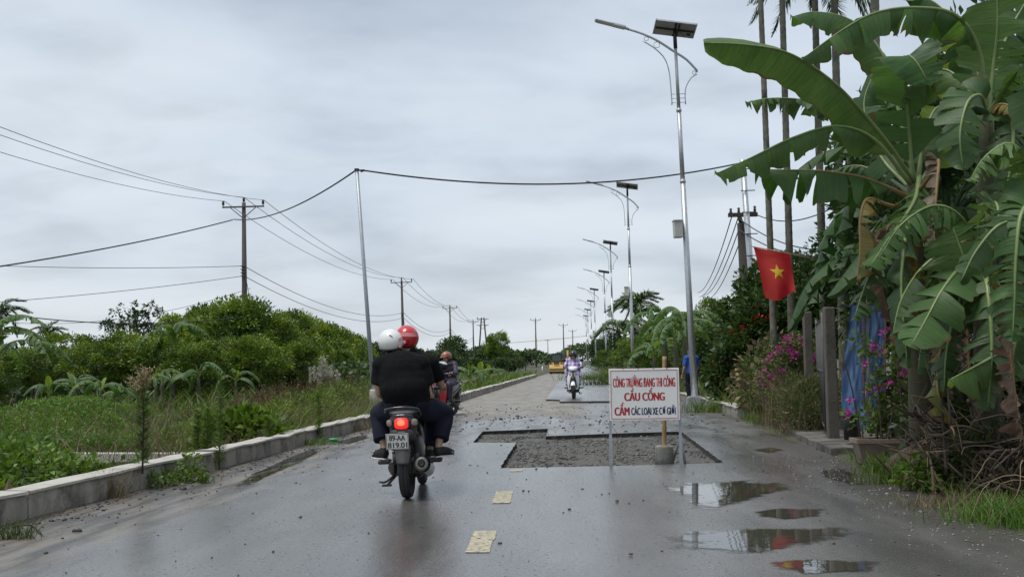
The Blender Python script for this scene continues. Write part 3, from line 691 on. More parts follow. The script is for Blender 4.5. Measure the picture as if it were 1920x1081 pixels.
# utility poles on the right behind the palms
bs_ = at(1416, 620, 33.5)
t = thing('steel_utility_pole', 'grey steel utility pole leaning beside the dark wooden pole behind the flag', 'power pole', (bs_.x, 33.5, 0))
tp = at(1392, 300, 33.5) - V((bs_.x, 33.5, 0)); mb = MB(); mb.tube([(0.1, 0, 0), tp], [.10, .085], 10); mb.build('pole', m_galv, t)
mb = MB()
for f in (.96, .87, .78, .69, .6, .5):
    p = tp * f; mb = MB(); mb.tube([p + V((-.12, -.1, 0)), p + V((.3, -.1, 0))], .016, 5); mb.build('step_rung', m_iron, t)
m_wood = mat('tarred_wood', (.035, .030, .026), .85, col2=(.06, .052, .045), scale=4, mapscale=(6, 6, .5), bump=.4, bscale=30)
wb = at(1402, 620, 34.5)
t2 = thing('wooden_utility_pole', 'dark wooden utility pole with short crossarm left of the grey steel pole', 'power pole', (wb.x, 34.5, 0)); q0 = V((wb.x, 34.5, 0))
wt = at(1390, 418, 34.5) - q0; mb = MB(); mb.tube([(0, 0, 0), wt], [.16, .13], 9); mb.tube([wt, at(1386, 405, 34.5) - q0], .07, 7); mb.build('pole', m_wood, t2)
ca, cb_ = at(1368, 405, 34.5) - q0, at(1418, 400, 34.0) - q0; mb = MB(); d = cb_ - ca; mb.box((ca + cb_) / 2, (d.length, .12, .12), Matrix.Rotation(-math.atan2(d.z, d.x), 3, 'Y')); mb.build('crossarm', m_wood, t2)
for f in (.05, .35, .62, .95):
    mb = MB(); p = ca.lerp(cb_, f); mb.lathe([(.03, 0), (.05, .06), (.03, .12), (.05, .16), (0, .2)], p + V((0, 0, .05)), n=8); mb.build('insulator', m_ins, t2)
for i, (a, b, w) in enumerate([((1372, 406), (1308, 548), 'leftmost'), ((1384, 408), (1311, 556), 'second'), ((1386, 428), (1318, 552), 'third'), ((1392, 440), (1322, 560), 'faint fourth')]):
    wire(at(*a, 34.4), at(*b, 75), .6, .018, m_wire, 'service_wire', '%s of the wires slanting down left from the wooden utility pole' % w, 'wires slanting from the wooden utility pole')
for i, (a, b, w) in enumerate([((1418, 402), (1560, 390), 'top'), ((1384, 408), (1560, 470), 'middle'), ((1386, 430), (1560, 480), 'lowest')]):
    wire(at(*a, 34.2), at(*b, 26), .25, .016, m_cable, 'service_wire', '%s dark wire running right from the wooden utility pole into the leaves' % w, 'wires running right from the wooden utility pole')

# ------------------------------------------------------------------ the works sign
m_white = mat('sign_white', (.78, .78, .77), .38, col2=(.84, .84, .83), scale=3, stain=(.5, .47, .41), stain_at=(.58, .82), stain_scale=4)
m_red = mat('sign_red', (.42, .022, .03), .4, var=.06)
m_navy = mat('sign_navy', (.016, .022, .085), .4, var=.06)
m_bolt = mat('rusty_bolt', (.12, .09, .07), .6)
YS = 13.85
sb = G(1210, 870); YS = sb.y
SG = V((at(1208, 740, YS).x, YS, 0))
sgn = thing('road_works_sign', 'white road works sign with red and navy Vietnamese lettering on steel legs', 'sign', SG)
cor = [at(*p, YS) - SG for p in ((1141.5, 692), (1273, 688.5), (1275, 787), (1143, 788.5))]
cen = sum(cor, V()) / 4; pw = ((cor[1] - cor[0]).length + (cor[2] - cor[3]).length) / 2; ph = ((cor[3] - cor[0]).length + (cor[2] - cor[1]).length) / 2
mb = MB(); mb.box(cen, (pw, .022, ph), bev=.003); pan = mb.build('panel', m_white, sgn)
mb = MB(); bw, bh = pw - .05, ph - .05
for z in (-bh / 2, bh / 2): mb.box(cen + V((0, -.0122, z)), (bw + .006, .002, .006))
for x in (-bw / 2, bw / 2): mb.box(cen + V((x, -.0122, 0)), (.006, .002, bh))
mb.build('red_border', m_red, pan)
def sline(body, px0, px1, py, hpx, m, bold):
    k = YS / F; wv = (px1 - px0) * k; p = at((px0 + px1) / 2, py, YS) - SG
    o = put('lettering', text_mesh(body, wv, hpx * k, bold, m), pan); o.location = (p.x, cen.y - .0118, p.z)
sline('CÔNG TRƯỜNG ĐANG THI CÔNG', 1149.5, 1265, 713.5, 22.5, m_red, .0034)
sline('CẦU CỐNG', 1170.5, 1246, 738.5, 23.5, m_red, .0062)
sline('CẤM', 1152, 1180.5, 766, 24, m_red, .0060)
sline('CÁC LOẠI XE CƠ GIỚI', 1184, 1266, 769.5, 22, m_navy, .0036)
mb = MB()
for px in [(1168, 690.5), (1196, 690), (1225, 689.5), (1250, 690), (1170, 787.5), (1200, 787), (1227, 787), (1252, 787)] + [(1143, 720), (1143.5, 752), (1274, 720), (1274.5, 757)]:
    p = at(*px, YS) - SG; mb.tube([p + V((0, -.01, 0)), p + V((0, -.019, 0))], .006, 7)
bl = mb.build('rivets', m_bolt, pan); bl['kind'] = 'stuff'
for s, (a, b) in enumerate((((1144.5, 788), (1146, 872)), ((1275, 786), (1277, 868)))):
    p, q = at(*a, YS + .03) - SG, at(*b, YS + .03) - SG; q.z = -.0 if s == 0 else 0.0
    mb = MB(); mb.box((p + q) / 2 + V((0, .0, .03)), (.032, .03, (p - q).length + .2)); mb.box(q + V((0, .0, .17)), (.04, .038, .36)); mb.build('leg', m_post, sgn)
p = at(1277, 830, YS + .03) - SG
mb = MB(); mb.tube([p + V((0, .02, .05)), p + V((.05, .02, -.27))], .016, 6); mb.tube([p + V((0, .1, .05)), p + V((-.07, .7, -.37))], .014, 6); mb.build('brace', m_post, sgn)
mb = MB(); q = at(1149, 800, YS) - SG
mb.tube(spline([q, q + V((.03, -.02, -.05)), q + V((.06, -.01, -.1)), q + V((.05, .01, -.22)), q + V((.06, 0, -.32))], 10), .003, 4); mb.build('tie_wire', mat('copper_wire', (.16, .06, .03), .5), sgn)
# bamboo stake cast in a round concrete block
m_bam = mat('bamboo', (.30, .19, .09), .55, col2=(.40, .27, .14), scale=5, mapscale=(4, 4, .6), stain=(.14, .09, .05), stain_at=(.58, .7), stain_scale=7)
m_block = mat('damp_concrete', (.16, .155, .14), .85, col2=(.27, .26, .24), scale=4, bump=.6, bscale=40)
bb = at(1246, 868, YS + .42); B0 = V((bb.x, bb.y, -.03))
t = thing('bamboo_stake', 'bamboo stake standing in a round concrete block behind the sign', 'stake', B0)
mb = MB(); top = at(1246, 668, YS + .42) - B0; pts = []; rr = []
for i in range(25):
    f = i / 24; pts.append(V((0, 0, .2)).lerp(top, f)); rr.append(.029 * (1 + (.16 if i % 5 == 0 else 0)) * (1 - .06 * f))
mb.tube(pts, rr, 10); mb.build('stake', m_bam, t)
mb = MB(); mb.lathe([(0, .235), (.09, .232), (.112, .222), (.118, .20), (.122, .08), (.128, -.09), (0, -.09)], (0, 0, 0), n=18)
for i, v in enumerate(mb.v): h = noise.noise(V(v) * 14) * .012; mb.v[i] = (v[0] * (1 + h * 5), v[1] * (1 + h * 5), v[2] + h)
mb.build('concrete_block', m_block, t)
mb = MB(); mb.tube([(math.cos(a) * .045, math.sin(a) * .045, .235 + .012 * math.sin(a * 3)) for a in np.linspace(0, 6.2, 16)], .004, 4, caps=False); mb.tube(spline([(-.04, -.03, .235), (-.12, -.06, .2), (-.135, -.05, .1), (-.14, -.03, .02)], 8), .0035, 4); mb.build('tie_cord', m_bam, t)

# ------------------------------------------------------------------ flag, gate posts, tarpaulin, flower pot
m_flag = mat('flag_red', (.50, .048, .030), .75, var=.08, transl=.35, bump=.15, bscale=200)
m_star = mat('flag_yellow', (.72, .52, .05), .7, var=.05, transl=.25)
YF = 24.6
def flag():
    t = thing('national_flag', 'red flag with yellow star hanging from a thin pole between palm trunks', 'flag', at(1413, 463, YF)); o0 = V(t.location)
    tl, tr, br, bl = (at(*p, YF) - o0 for p in ((1413, 463), (1481, 476), (1491, 549), (1436, 556))); n, mth_ = 22, 28; vs = []
    def pt(u, v):
        p = tl.lerp(tr, u).lerp(bl.lerp(br, u), v) + V((0, 0, -.08 * math.sin(PI * u) * v * v))
        p += V((.06 * v * (1 - v) * (u * 2 - .3), .07 * math.sin(u * 7 + v * 2.2) * (.25 + v) + .05 * math.sin(u * 3 - v * 4), -.05 * v * v * math.sin(u * 5.5)))
        return p
    for j in range(mth_ + 1):
        for i in range(n + 1): vs.append(pt(i / n, j / mth_))
    mb = MB(); mb.add(vs, [(j * (n + 1) + i, (j + 1) * (n + 1) + i, (j + 1) * (n + 1) + i + 1, j * (n + 1) + i + 1) for j in range(mth_) for i in range(n)], 0, True)
    mb.build('cloth', m_flag, t)
    mb = MB(); c = (.53, .47); R0, ar = .185, 1.0; st = []
    for k in range(10):
        a = PI / 2 + k * PI / 5; r = R0 if k % 2 == 0 else R0 * .40; st.append((c[0] + r * math.cos(a) * 1.25, c[1] - r * math.sin(a) * .92))
    for off in (-.008, .008):
        vs = []; fs = []
        for k in range(10):
            a, b = st[k], st[(k + 1) % 10]; o = len(vs)
            for s_ in range(5):
                for q in (a, b): vs.append(pt(c[0] + (q[0] - c[0]) * s_ / 4, c[1] + (q[1] - c[1]) * s_ / 4) + V((0, off, 0)))
            fs += [(o + 2 * s_, o + 2 * s_ + 1, o + 2 * s_ + 3, o + 2 * s_ + 2) for s_ in range(4)]
        mb.add(vs, fs, 0, True)
    mb.build('star', m_star, t)
    mb = MB(); mb.tube([at(1409, 461.5, YF) - o0, at(1481, 475.5, YF) - o0, at(1545, 490, YF + .3) - o0], .012, 6); mb.build('flag_pole', m_bam, t)
flag()
m_gpost = mat('gate_concrete', (.075, .068, .055), .9, col2=(.12, .108, .088), scale=3, bump=.5, bscale=45, stain=(.045, .05, .035), stain_at=(.5, .65), stain_scale=1.6)
def gate_post(px, top, Y, w, lab):
    p = at(px, 700, Y); h = at(px, top, Y).z; t = thing('gate_post', lab, 'gate post', (p.x, Y, .1), 'concrete gate posts')
    mb = MB(); mb.box((0, 0, h / 2 - .1), (w, w, h), bev=.012)
    for i, v in enumerate(mb.v): mb.v[i] = (v[0] + .01 * noise.noise(V(v) * 3), v[1], v[2])
    mb.build('shaft', m_gpost, t); mb = MB(); mb.box((0, 0, h - .10), (w * .9, w * .9, .03), bev=.008); mb.build('cap', m_gpost, t); return p
gate_post(1517, 585, 20.8, .15, 'far grey concrete gate post behind the grassy bush')
gate_post(1558, 577, 17.0, .155, 'near mossy concrete gate post beside the blue tarpaulin')
gA, gB = V((at(1552, 700, 17.0).x, 17.25, .15)), V((at(1527, 700, 20.8).x, 20.5, .15))
t = thing('metal_gate', 'thin dark metal bar gate between the two concrete posts', 'gate', (gA.x, gA.y, .12)); mb = MB(); dl = gB - gA
for z in (.1, .95, 1.75): mb.tube([V((0, 0, z)), V((dl.x, dl.y, z))], .018, 6)
for f in (0, 1): mb.tube([V((dl.x * f, dl.y * f, .05)), V((dl.x * f, dl.y * f, 1.85))], .022, 6)
mb.build('gate_frame', m_iron, t)
for i in range(1, 16): mb = MB(); f = i / 16; mb.tube([V((dl.x * f, dl.y * f, .1)), V((dl.x * f, dl.y * f, 1.75))], .009, 5); mb.build('gate_bar', m_iron, t)
m_tarp = mat('blue_tarpaulin', (.10, .19, .42), .4, col2=(.18, .30, .53), scale=2.2, mapscale=(2.5, 1, .7), bump=.35, bscale=14, stain=(.17, .24, .45), stain_at=(.56, .72), stain_scale=2.2)
m_tarpw = mat('pale_tarpaulin', (.34, .39, .46), .4, col2=(.45, .5, .55), scale=3, bump=.3, bscale=14)
m_rope = mat('orange_band', (.35, .09, .03), .6)
YT = 16.0; T0 = V((at(1622, 700, YT).x, YT, .1))
t = thing('tarpaulin', 'blue plastic tarpaulin hung in folds between gate post and flowering bush', 'tarpaulin', T0)
def drape(name, x0, x1, top, bot, m, ph, off=0.0, amp=.014):
    n, k = 30, 36; vs = []
    for j in range(k + 1):
        for i in range(n + 1):
            u, v = i / n, j / k; a = at(x0(v) + (x1(v) - x0(v)) * u, top + (bot(u) - top) * v, YT) - T0
            a.y = off + amp * math.sin(u * 4 + ph + v * 1.5) * (.4 + v * .7) + .05 * noise.noise(V((u * 3, v * 5, ph))) + .02 * noise.noise(V((u * 8, v * 14, ph)))
            vs.append(a)
    mb = MB(); mb.add(vs, [(j * (n + 1) + i, (j + 1) * (n + 1) + i, (j + 1) * (n + 1) + i + 1, j * (n + 1) + i + 1) for j in range(k) for i in range(n)], 0, True)
    return mb.build(name, m, t)
drape('blue_sheet', lambda v: 1596 - 18 * min(1, v * 1.6), lambda v: 1621 + 2 * v, 572, lambda u: 800 - 6 * math.sin(u * 6), m_tarp, 0)
drape('pale_sheet', lambda v: 1617, lambda v: 1634 + 12 * max(0, v - .35), 572, lambda u: 803, m_tarpw, 2, .035, .02)
drape('blue_sheet', lambda v: 1631 + 8 * max(0, v - .4), lambda v: 1661, 572, lambda u: 770, m_tarp, 4, .02)
for px in (1620, 1661):
    mb = MB(); mb.tube([at(px, 574, YT - .06) - T0, at(px - 1, 690, YT - .07) - T0, at(px + 1, 770, YT - .06) - T0], .010, 5); mb.build('orange_cord', m_rope, t)
mb = MB(); mb.tube([at(1575, 573, YT + .05) - T0, at(1672, 570, YT + .05) - T0], .02, 6); mb.tube([at(1672, 566, YT + .05) - T0, V((at(1674, 700, YT).x - T0.x, .05, -.1))], .025, 6); mb.build('support_rail', m_iron, t)
p = at(1597, 835, 15.8); p.z = .13; mb = MB(); mb.lathe([(0, .36), (.10, .36), (.115, .33), (.10, .02), (0, 0)], (0, 0, 0), n=16)
t = thing('black_bucket', 'black plastic bucket standing under the blue tarpaulin', 'bucket', p); mb.build('bucket_body', m_blk, t)
mb = MB(); mb.tube([(.118 * math.cos(a), .118 * math.sin(a), .345) for a in np.linspace(0, 2 * PI, 17)], .012, 6, caps=False); mb.build('rim', m_blk, t)
m_pot = mat('stained_planter', (.20, .15, .12), .8, col2=(.27, .21, .17), scale=5, bump=.3, bscale=40, stain=(.09, .07, .055), stain_scale=4)
pp_ = G(1655, 858, .06); POT = V((pp_.x, pp_.y, .0))
t = thing('planter', 'oblong weathered planter holding the flowering bush at the road edge', 'planter', POT); mb = MB()
def ringp(w, d, z): return [(sx * w, sy * d, z) for sx, sy in ((-1, -1), (1, -1), (1, 1), (-1, 1))]
mb.add(ringp(.27, .13, 0) + ringp(.33, .17, .27), [(0, 1, 5, 4), (1, 2, 6, 5), (2, 3, 7, 6), (3, 0, 4, 7), (3, 2, 1, 0)]); mb.add(ringp(.35, .19, .25) + ringp(.35, .19, .3) + ringp(.31, .15, .3) + ringp(.31, .15, .24), [(i, (i + 1) % 4, 4 + (i + 1) % 4, 4 + i) for i in range(4)] + [(4 + i, 4 + (i + 1) % 4, 8 + (i + 1) % 4, 8 + i) for i in range(4)] + [(8 + i, 8 + (i + 1) % 4, 12 + (i + 1) % 4, 12 + i) for i in range(4)] + [(12, 13, 14, 15)])
mb.build('trough', m_pot, t)
m_sheet = mat('white_cloth', (.66, .67, .70), .8, var=.05)
mb = MB(); YW = 12.2; n = 12; vs = []
for j in range(n + 1):
    for i in range(n + 1):
        a = at(1894 + 60 * i / n, 640 + (47 if i < 4 else 44) * j / n, YW); a.y += .03 * math.sin(i * .9 + j * .3); vs.append(a)
mb.add(vs, [(j * (n + 1) + i, (j + 1) * (n + 1) + i, (j + 1) * (n + 1) + i + 1, j * (n + 1) + i + 1) for j in range(n) for i in range(n)], 0, True)
mb.build('white_sheet', m_sheet, label='white sheet hanging among banana leaves at the right frame edge', cat='sheet')

# ------------------------------------------------------------------ scooters
m_tyre = mat('tyre_rubber', (.016, .016, .016), .75, bump=.2, bscale=120)
m_gloss = mat('black_gloss_paint', (.011, .011, .013), .25, coat=.4, stain=(.05, .045, .04), stain_at=(.62, .8), stain_scale=7)
m_seat = mat('seat_vinyl', (.013, .013, .014), .5, bump=.15, bscale=80)
m_matte = mat('dirty_plastic', (.030, .030, .031), .6, col2=(.055, .052, .048), scale=9)
m_engine = mat('engine_metal', (.10, .095, .085), .5, col2=(.05, .048, .044), scale=12, metal=.6, bump=.3, bscale=30)
m_chrome = mat('chrome', (.6, .6, .62), .12, metal=1.0, var=.05)
m_mirror = mat('mirror_glass', (.75, .76, .78), .03, metal=1.0, var=.01)
m_wpaint = mat('white_gloss_paint', (.72, .72, .73), .22, coat=.5, var=.04)
m_rpaint = mat('red_gloss_paint', (.48, .025, .03), .25, coat=.5, var=.08)
m_tail = mat('lit_tail_light', (1.0, .035, .03), .25, emis=.3, var=.05)
m_tailc = mat('tail_light_core', (1.0, .16, .07), .25, emis=.8, var=.05)
m_amber = mat('indicator_lens', (.30, .24, .19), .15, var=.1)
m_hlamp = mat('headlight_glass', (.5, .52, .55), .08, var=.1)
m_plate = mat('plate_white', (.66, .65, .60), .5, var=.06, stain=(.4, .37, .31), stain_at=(.62, .8), stain_scale=14)
m_ink = mat('plate_ink', (.02, .02, .02), .5)
m_muf = mat('exhaust_steel', (.13, .125, .115), .45, col2=(.2, .19, .175), scale=10, metal=.7)
def wheel(parent, y, R=.28, w=.105, m=m_tyre, rimc=m_matte):
    mb = MB(); prof = [(R - .075, -.032), (R - .055, -.044), (R - .03, -w / 2), (R - .012, -w * .42), (R - .003, -w * .22), (R, 0), (R - .003, w * .22), (R - .012, w * .42), (R - .03, w / 2), (R - .055, .044), (R - .075, .032), (R - .075, -.032)]
    wh = MB(); wh.lathe([(R - .072, -.034), (R - .082, -.03), (R - .088, 0), (R - .082, .03), (R - .072, .034)], (0, y, R), (1, 0, 0), n=28); wh.tube([(-.05, y, R), (.05, y, R)], .045, 14)
    for k in range(5):
        a = 2 * PI * k / 5 + .3; wh.tube([(0, y + .04 * math.cos(a), R + .04 * math.sin(a)), (0, y + (R - .085) * math.cos(a), R + (R - .085) * math.sin(a))], [.022, .014], 6)
    w_ = wh.build('wheel', rimc, parent)
    mb.lathe(prof, (0, y, R), (1, 0, 0), n=40)
    ty = mb.build('tyre', m, w_)
    mb = MB()
    for s in (-.018, .018): mb.lathe([(R - .001, s - .004), (R + .0012, s), (R - .001, s + .004)], (0, y, R), (1, 0, 0), n=40)
    g = mb.build('tread_rib', m_matte, w_); g['kind'] = 'stuff'
def scooter(label, loc, rz, paint, group=None, lit=False, rear=True, cowl=None):
    t = thing('scooter', label, 'scooter', loc, group, rz); cowl = cowl or paint
    wheel(t, 0); wheel(t, 1.26, .275, .085)
    mb = MB(); mb.loft([(-.275, 0, .755, .075, .055, 2.6), (-.25, 0, .745, .115, .085, 2.6), (-.15, 0, .715, .135, .115, 2.8), (.02, 0, .67, .15, .135, 3), (.25, 0, .60, .155, .15, 3), (.48, 0, .53, .14, .18, 3), (.62, 0, .44, .12, .17, 3), (.70, 0, .38, .10, .12, 3)], 24)
    mb.build('body_shell', paint, t)
    mb = MB(); mb.loft([(-.2, 0, .815, .10, .02, 2.5), (-.14, 0, .825, .135, .035, 2.8), (.05, 0, .80, .15, .045, 3), (.3, 0, .775, .145, .045, 3), (.5, 0, .76, .12, .045, 3), (.64, 0, .74, .09, .03, 3)], 20); mb.build('seat', m_seat, t)
    mb = MB(); mb.tube(spline([(-.155, .0, .80), (-.165, -.16, .84), (-.13, -.27, .872), (0, -.30, .885), (.13, -.27, .872), (.165, -.16, .84), (.155, 0, .80)], 26), .015, 8); mb.build('grab_rail', m_gloss, t)
    mb = MB(); mb.loft([(.66, 0, .30, .15, .05, 3.5), (.8, 0, .29, .17, .045, 3.5), (.98, 0, .30, .15, .05, 3.5)], 16); mb.build('floorboard', m_matte, t)
    mb = MB(); mb.box((.0, .12, .30), (.17, .42, .17), bev=.03); mb.tube([(-.1, .0, .3), (-.1, .42, .27)], [.085, .095], 12); mb.tube([(.06, .25, .24), (.06, .45, .22)], .07, 10); mb.box((-.13, .2, .3), (.06, .5, .15), bev=.02); mb.box((.09, -.02, .29), (.05, .16, .1), bev=.015); mb.build('engine', m_engine, t)
    # muffler, its shield and its outlet
    a, b = V((.165, .34, .235)), V((.175, -.25, .345)); d = (b - a); ln = d.length
    mb = MB(); mb.lathe([(.0, 0), (.045, .0), (.06, .06), (.072, .14), (.076, .3), (.076, ln - .05), (.070, ln - .01), (.058, ln + .006), (.034, ln + .008), (.031, ln - .01), (0, ln - .01)], a, d, 20); mb.tube(spline([(.05, .45, .2), (.12, .48, .18), (.165, .42, .2), a], 10), .022, 8)
    mu = mb.build('muffler', m_muf, t); mb = MB(); mb.lathe([(.012, ln - .006), (.012, ln + .022), (.021, ln + .024), (.023, ln - .006)], a, d, 12); mb.build('outlet', m_matte, mu)
    mb = MB(); n = 8; nn = d.normalized(); u = V((1, 0, 0)); u = (u - nn * u.dot(nn)).normalized(); w_ = nn.cross(u); vs = []
    for i in range(5):
        for j in range(n + 1):
            an = -1.2 + 2.5 * j / n; vs.append(a + d * (.3 + .72 * i / 4) + (u * math.cos(an) - w_ * math.sin(an)) * .088)
    mb.add(vs, [(i * (n + 1) + j, i * (n + 1) + j + 1, (i + 1) * (n + 1) + j + 1, (i + 1) * (n + 1) + j) for i in range(4) for j in range(n)], 0, True); mb.build('heat_shield', m_gloss, mu)
    for s in (-1, 1):
        mb = MB(); lo, hi = V((s * .105, -.03, .33)), V((s * .105, -.07, .60)); mb.tube([lo, lo.lerp(hi, .42)], .026, 10); mb.tube([lo, hi], .010, 8)
        dd = (hi - lo); mb.tube([lo + dd * (.4 + .58 * k / 60) + V((math.cos(k * .72) * .026, math.sin(k * .72) * .026, 0)) for k in range(61)], .006, 5); mb.build('shock_absorber', m_engine, t)
        mb = MB(); mb.tube([(s * .14, .3, .33), (s * .29, .28, .335)], .022, 8); mb.box((s * .26, .28, .335), (.12, .09, .045), bev=.012); mb.build('footpeg', m_matte, t)
        mb = MB(); mb.loft([(-.262, s * .108, .742, .016, .02), (-.25, s * .112, .742, .034, .034), (-.20, s * .122, .738, .03, .034)], 12, e=2.6); mb.build('indicator', m_amber, t)
        mb = MB(); mb.tube(spline([(s * .30, .93, 1.03), (s * .31, .93, 1.12), (s * .30, .92, 1.2), (s * .29 , .91, 1.22)], 8), .007, 6)
        mr = mb.build('mirror_stalk', m_blk, t); mb = MB(); c = V((s * .295, .915, 1.262)); rot = Matrix.Rotation(s * -.12, 3, 'Z') @ Matrix.Rotation(-.15, 3, 'X')
        mb.ell(c, (.072, .024, .052), rot, 18, 8); mb.build('mirror_shell', m_blk, mr)
        mb = MB(); q = [(math.cos(a_) * .064, math.sin(a_) * .046) for a_ in np.linspace(0, 2 * PI, 21)[:-1]]; mb.plate(q, .002, 0, c + rot @ V((0, -.0245, 0)), rot @ V((1, 0, 0)), rot @ V((0, 0, 1))); mb.build('mirror_glass', m_mirror, mr)
        mb = MB(); mb.tube([(s * .2, .93, 1.03), (s * .32, .915, 1.035)], .017, 8); mb.build('grip', m_blk, t)
        mb = MB(); mb.tube([(s * .17, .99, 1.04), (s * .31, 1.0, 1.045)], .006, 5); mb.build('brake_lever', m_chrome, t)
        mb = MB(); mb.tube([(s * .065, 1.1, .70), (s * .065, 1.26, .275)], .018, 8); mb.build('fork_leg', m_matte, t)
    # tail light, number plate, rear mudguard
    mb = MB(); mb.loft([(-.30, 0, .735, .048, .040, 3.5), (-.282, 0, .735, .066, .054, 3.5), (-.24, 0, .735, .075, .058, 3)], 20); mb.build('tail_light', m_tail if lit else m_rpaint, t)
    if lit:
        mb = MB(); mb.loft([(-.3035, 0, .742, .030, .022, 2.5), (-.297, 0, .742, .04, .032, 2.5)], 16); mb.build('bulb_glow', m_tailc, t)
    mb = MB(); mb.loft([(-.285, 0, .64, .05, .02, 3), (-.27, 0, .63, .12, .055, 3), (-.12, 0, .60, .12, .06, 3)], 16); mb.build('tail_panel', m_matte, t)
    mb = MB(); mb.box((0, -.290, .655), (.07, .006, .010)); mb.build('badge', m_chrome, t)
    tilt = Matrix.Rotation(math.radians(10), 3, 'X'); mb = MB(); pc_ = V((-.042 if lit else 0, -.29, .567)); mb.box(pc_, (.216, .004, .152), tilt, bev=.0015); pl = mb.build('number_plate', m_plate, t)
    mb = MB()
    for sx, sz, lx, lz in ((0, .070, .205, .004), (0, -.070, .205, .004), (.102, 0, .004, .14), (-.102, 0, .004, .14)): mb.box(pc_ + tilt @ V((sx, -.0023, sz)), (lx, .001, lz), tilt)
    mb.build('plate_border', m_ink, pl)
    for body, wv, zz in ((('89-AA', .155, .034), ('819.01', .185, -.034)) if lit else ()):
        o = put('lettering', text_mesh(body, wv, .052, .0022, m_ink), pl); o.location = pc_ + tilt @ V((0, -.0024, zz)); o.rotation_euler = (math.radians(10), 0, 0)
    mb = MB(); n = 9; vs = []
    for i in range(n):
        f = i / (n - 1); w = .078 * (1 - .15 * f - .4 * max(0, f - .6)); z = .52 - .17 * f; y = -.255 - .075 * f
        for x in (-1, -.6, 0, .6, 1): vs.append((x * w, y + .03 * x * x, z - .015 * (1 - x * x) * 0))
    mb.add(vs + [(p[0], p[1] + .008, p[2]) for p in vs], [(i * 5 + j, i * 5 + j + 1, i * 5 + 6 + j, i * 5 + 5 + j) for i in range(n - 1) for j in range(4)] + [(45 + i * 5 + j, 45 + i * 5 + 5 + j, 45 + i * 5 + 6 + j, 45 + i * 5 + j + 1) for i in range(n - 1) for j in range(4)] + [((n - 1) * 5 + j, (n - 1) * 5 + j + 1, 45 + (n - 1) * 5 + j + 1, 45 + (n - 1) * 5 + j) for j in range(4)], 0, True); mb.build('mudguard', m_matte, t)
    mb = MB(); mb.tube(spline([(-.09, .3, .25), (-.16, .18, .2), (-.22, .02, .16), (-.27, -.02, .17)], 10), .011, 6); mb.box((-.21, .06, .125), (.09, .05, .02)); mb.tube([(-.14, .2, .2), (-.2, .06, .13)], .012, 6); mb.build('side_stand', m_matte, t)
    # front: leg shield, fender, cowl, headlight
    mb = MB(); n = 10; k = 8; vs = []
    for j in range(k + 1):
        f = j / k; z = .30 + .56 * f; hw = .165 + .04 * math.sin(PI * f) - .05 * max(0, f - .75) * 4 * .6
        for i in range(n + 1):
            u = i / n * 2 - 1; vs.append((u * hw, 1.16 - .10 * f - .15 * u * u - .05 * (1 - f), z))
    mb.add(vs, [(j * (n + 1) + i, j * (n + 1) + i + 1, (j + 1) * (n + 1) + i + 1, (j + 1) * (n + 1) + i) for j in range(k) for i in range(n)], 0, True)
    nb = len(vs); mb.add([(v[0] * .96, v[1] - .03, v[2]) for v in vs], [(j * (n + 1) + i, (j + 1) * (n + 1) + i, (j + 1) * (n + 1) + i + 1, j * (n + 1) + i + 1) for j in range(k) for i in range(n)], 0, True)
    mb.build('leg_shield', paint, t)
    mb = MB(); mb.loft([(1.16, 0, .62, .05, .12, 2.5), (1.21, 0, .60, .075, .17, 2.5), (1.24, 0, .53, .06, .1, 2.5)], 14); mb.build('front_grille', m_blk, t)
    mb = MB(); n = 14; vs = []
    for i in range(n + 1):
        a_ = .62 + 1.85 * i / n; R_ = .315
        for x in (-1, -.7, 0, .7, 1): vs.append((x * .065, 1.26 + R_ * math.cos(a_) * (1 - .03 * x * x), .275 + (R_ - .05 * x * x) * math.sin(a_)))
    mb.add(vs, [(i * 5 + j, i * 5 + j + 1, i * 5 + 6 + j, i * 5 + 5 + j) for i in range(n) for j in range(4)], 0, True); mb.build('front_fender', paint, t)
    mb = MB(); mb.loft([(.88, 0, 1.0, .11, .05, 2.4), (.96, 0, 1.0, .16, .075, 2.4), (1.04, 0, .985, .15, .08, 2.4), (1.10, 0, .965, .10, .06, 2.4), (1.13, 0, .955, .05, .03, 2.2)], 20); mb.build('headlight_cowl', cowl, t)
    mb = MB(); mb.loft([(1.09, 0, .955, .085, .042, 2.6), (1.125, 0, .948, .07, .034, 2.6), (1.14, 0, .945, .04, .02, 2.4)], 16); mb.build('headlight', m_hlamp, t)
    for s in (-1, 1):
        mb = MB(); mb.loft([(1.02, s * .11, .80, .035, .03), (1.05, s * .105, .79, .03, .022)], 10); mb.build('front_indicator', m_amber, t)
        mb = MB(); mb.tube([(s * .12, 1.2, .36), (s * .10, 1.16, .52), (s * .075, 1.12, .68)], .016, 6); mb.build('shield_edge', m_blk, t)
    mb = MB(); mb.tube([(0, 1.1, .62), (0, 1.0, .98)], .028, 8); mb.build('steering_column', m_blk, t)
    return t
g = G(765, 933); BK = V((g.x, g.y, 0))
bike = scooter('black scooter with lit red tail light carrying two riders away from the camera', BK, math.radians(1.0), m_gloss, lit=True)
bike.rotation_euler = (0, math.radians(-1.6), math.radians(1.0))
g2 = G(1076, 747, .055); WB = V((g2.x + .02, g2.y + 1.26, .055))
wbike = scooter('white scooter coming towards the camera on the raised asphalt', WB, PI - .03, m_wpaint)
g3 = V((at(812, 700, 27.2).x, 27.2, 0)); RB = g3 + V((.36, 1.2, 0))
rbike = scooter('red scooter coming the other way, mostly hidden by the two riders', RB, PI - .28, m_rpaint)
for c in rbike.children:
    if c.name.startswith(('body_shell', 'front_fender')): c.data.materials[0] = m_gloss
mb = MB()
for s in (-1, 1): mb.tube([(s * .05, 1.185, .86), (0, 1.2, .79)], .006, 5)
mb.build('chevron_badge', m_chrome, rbike)

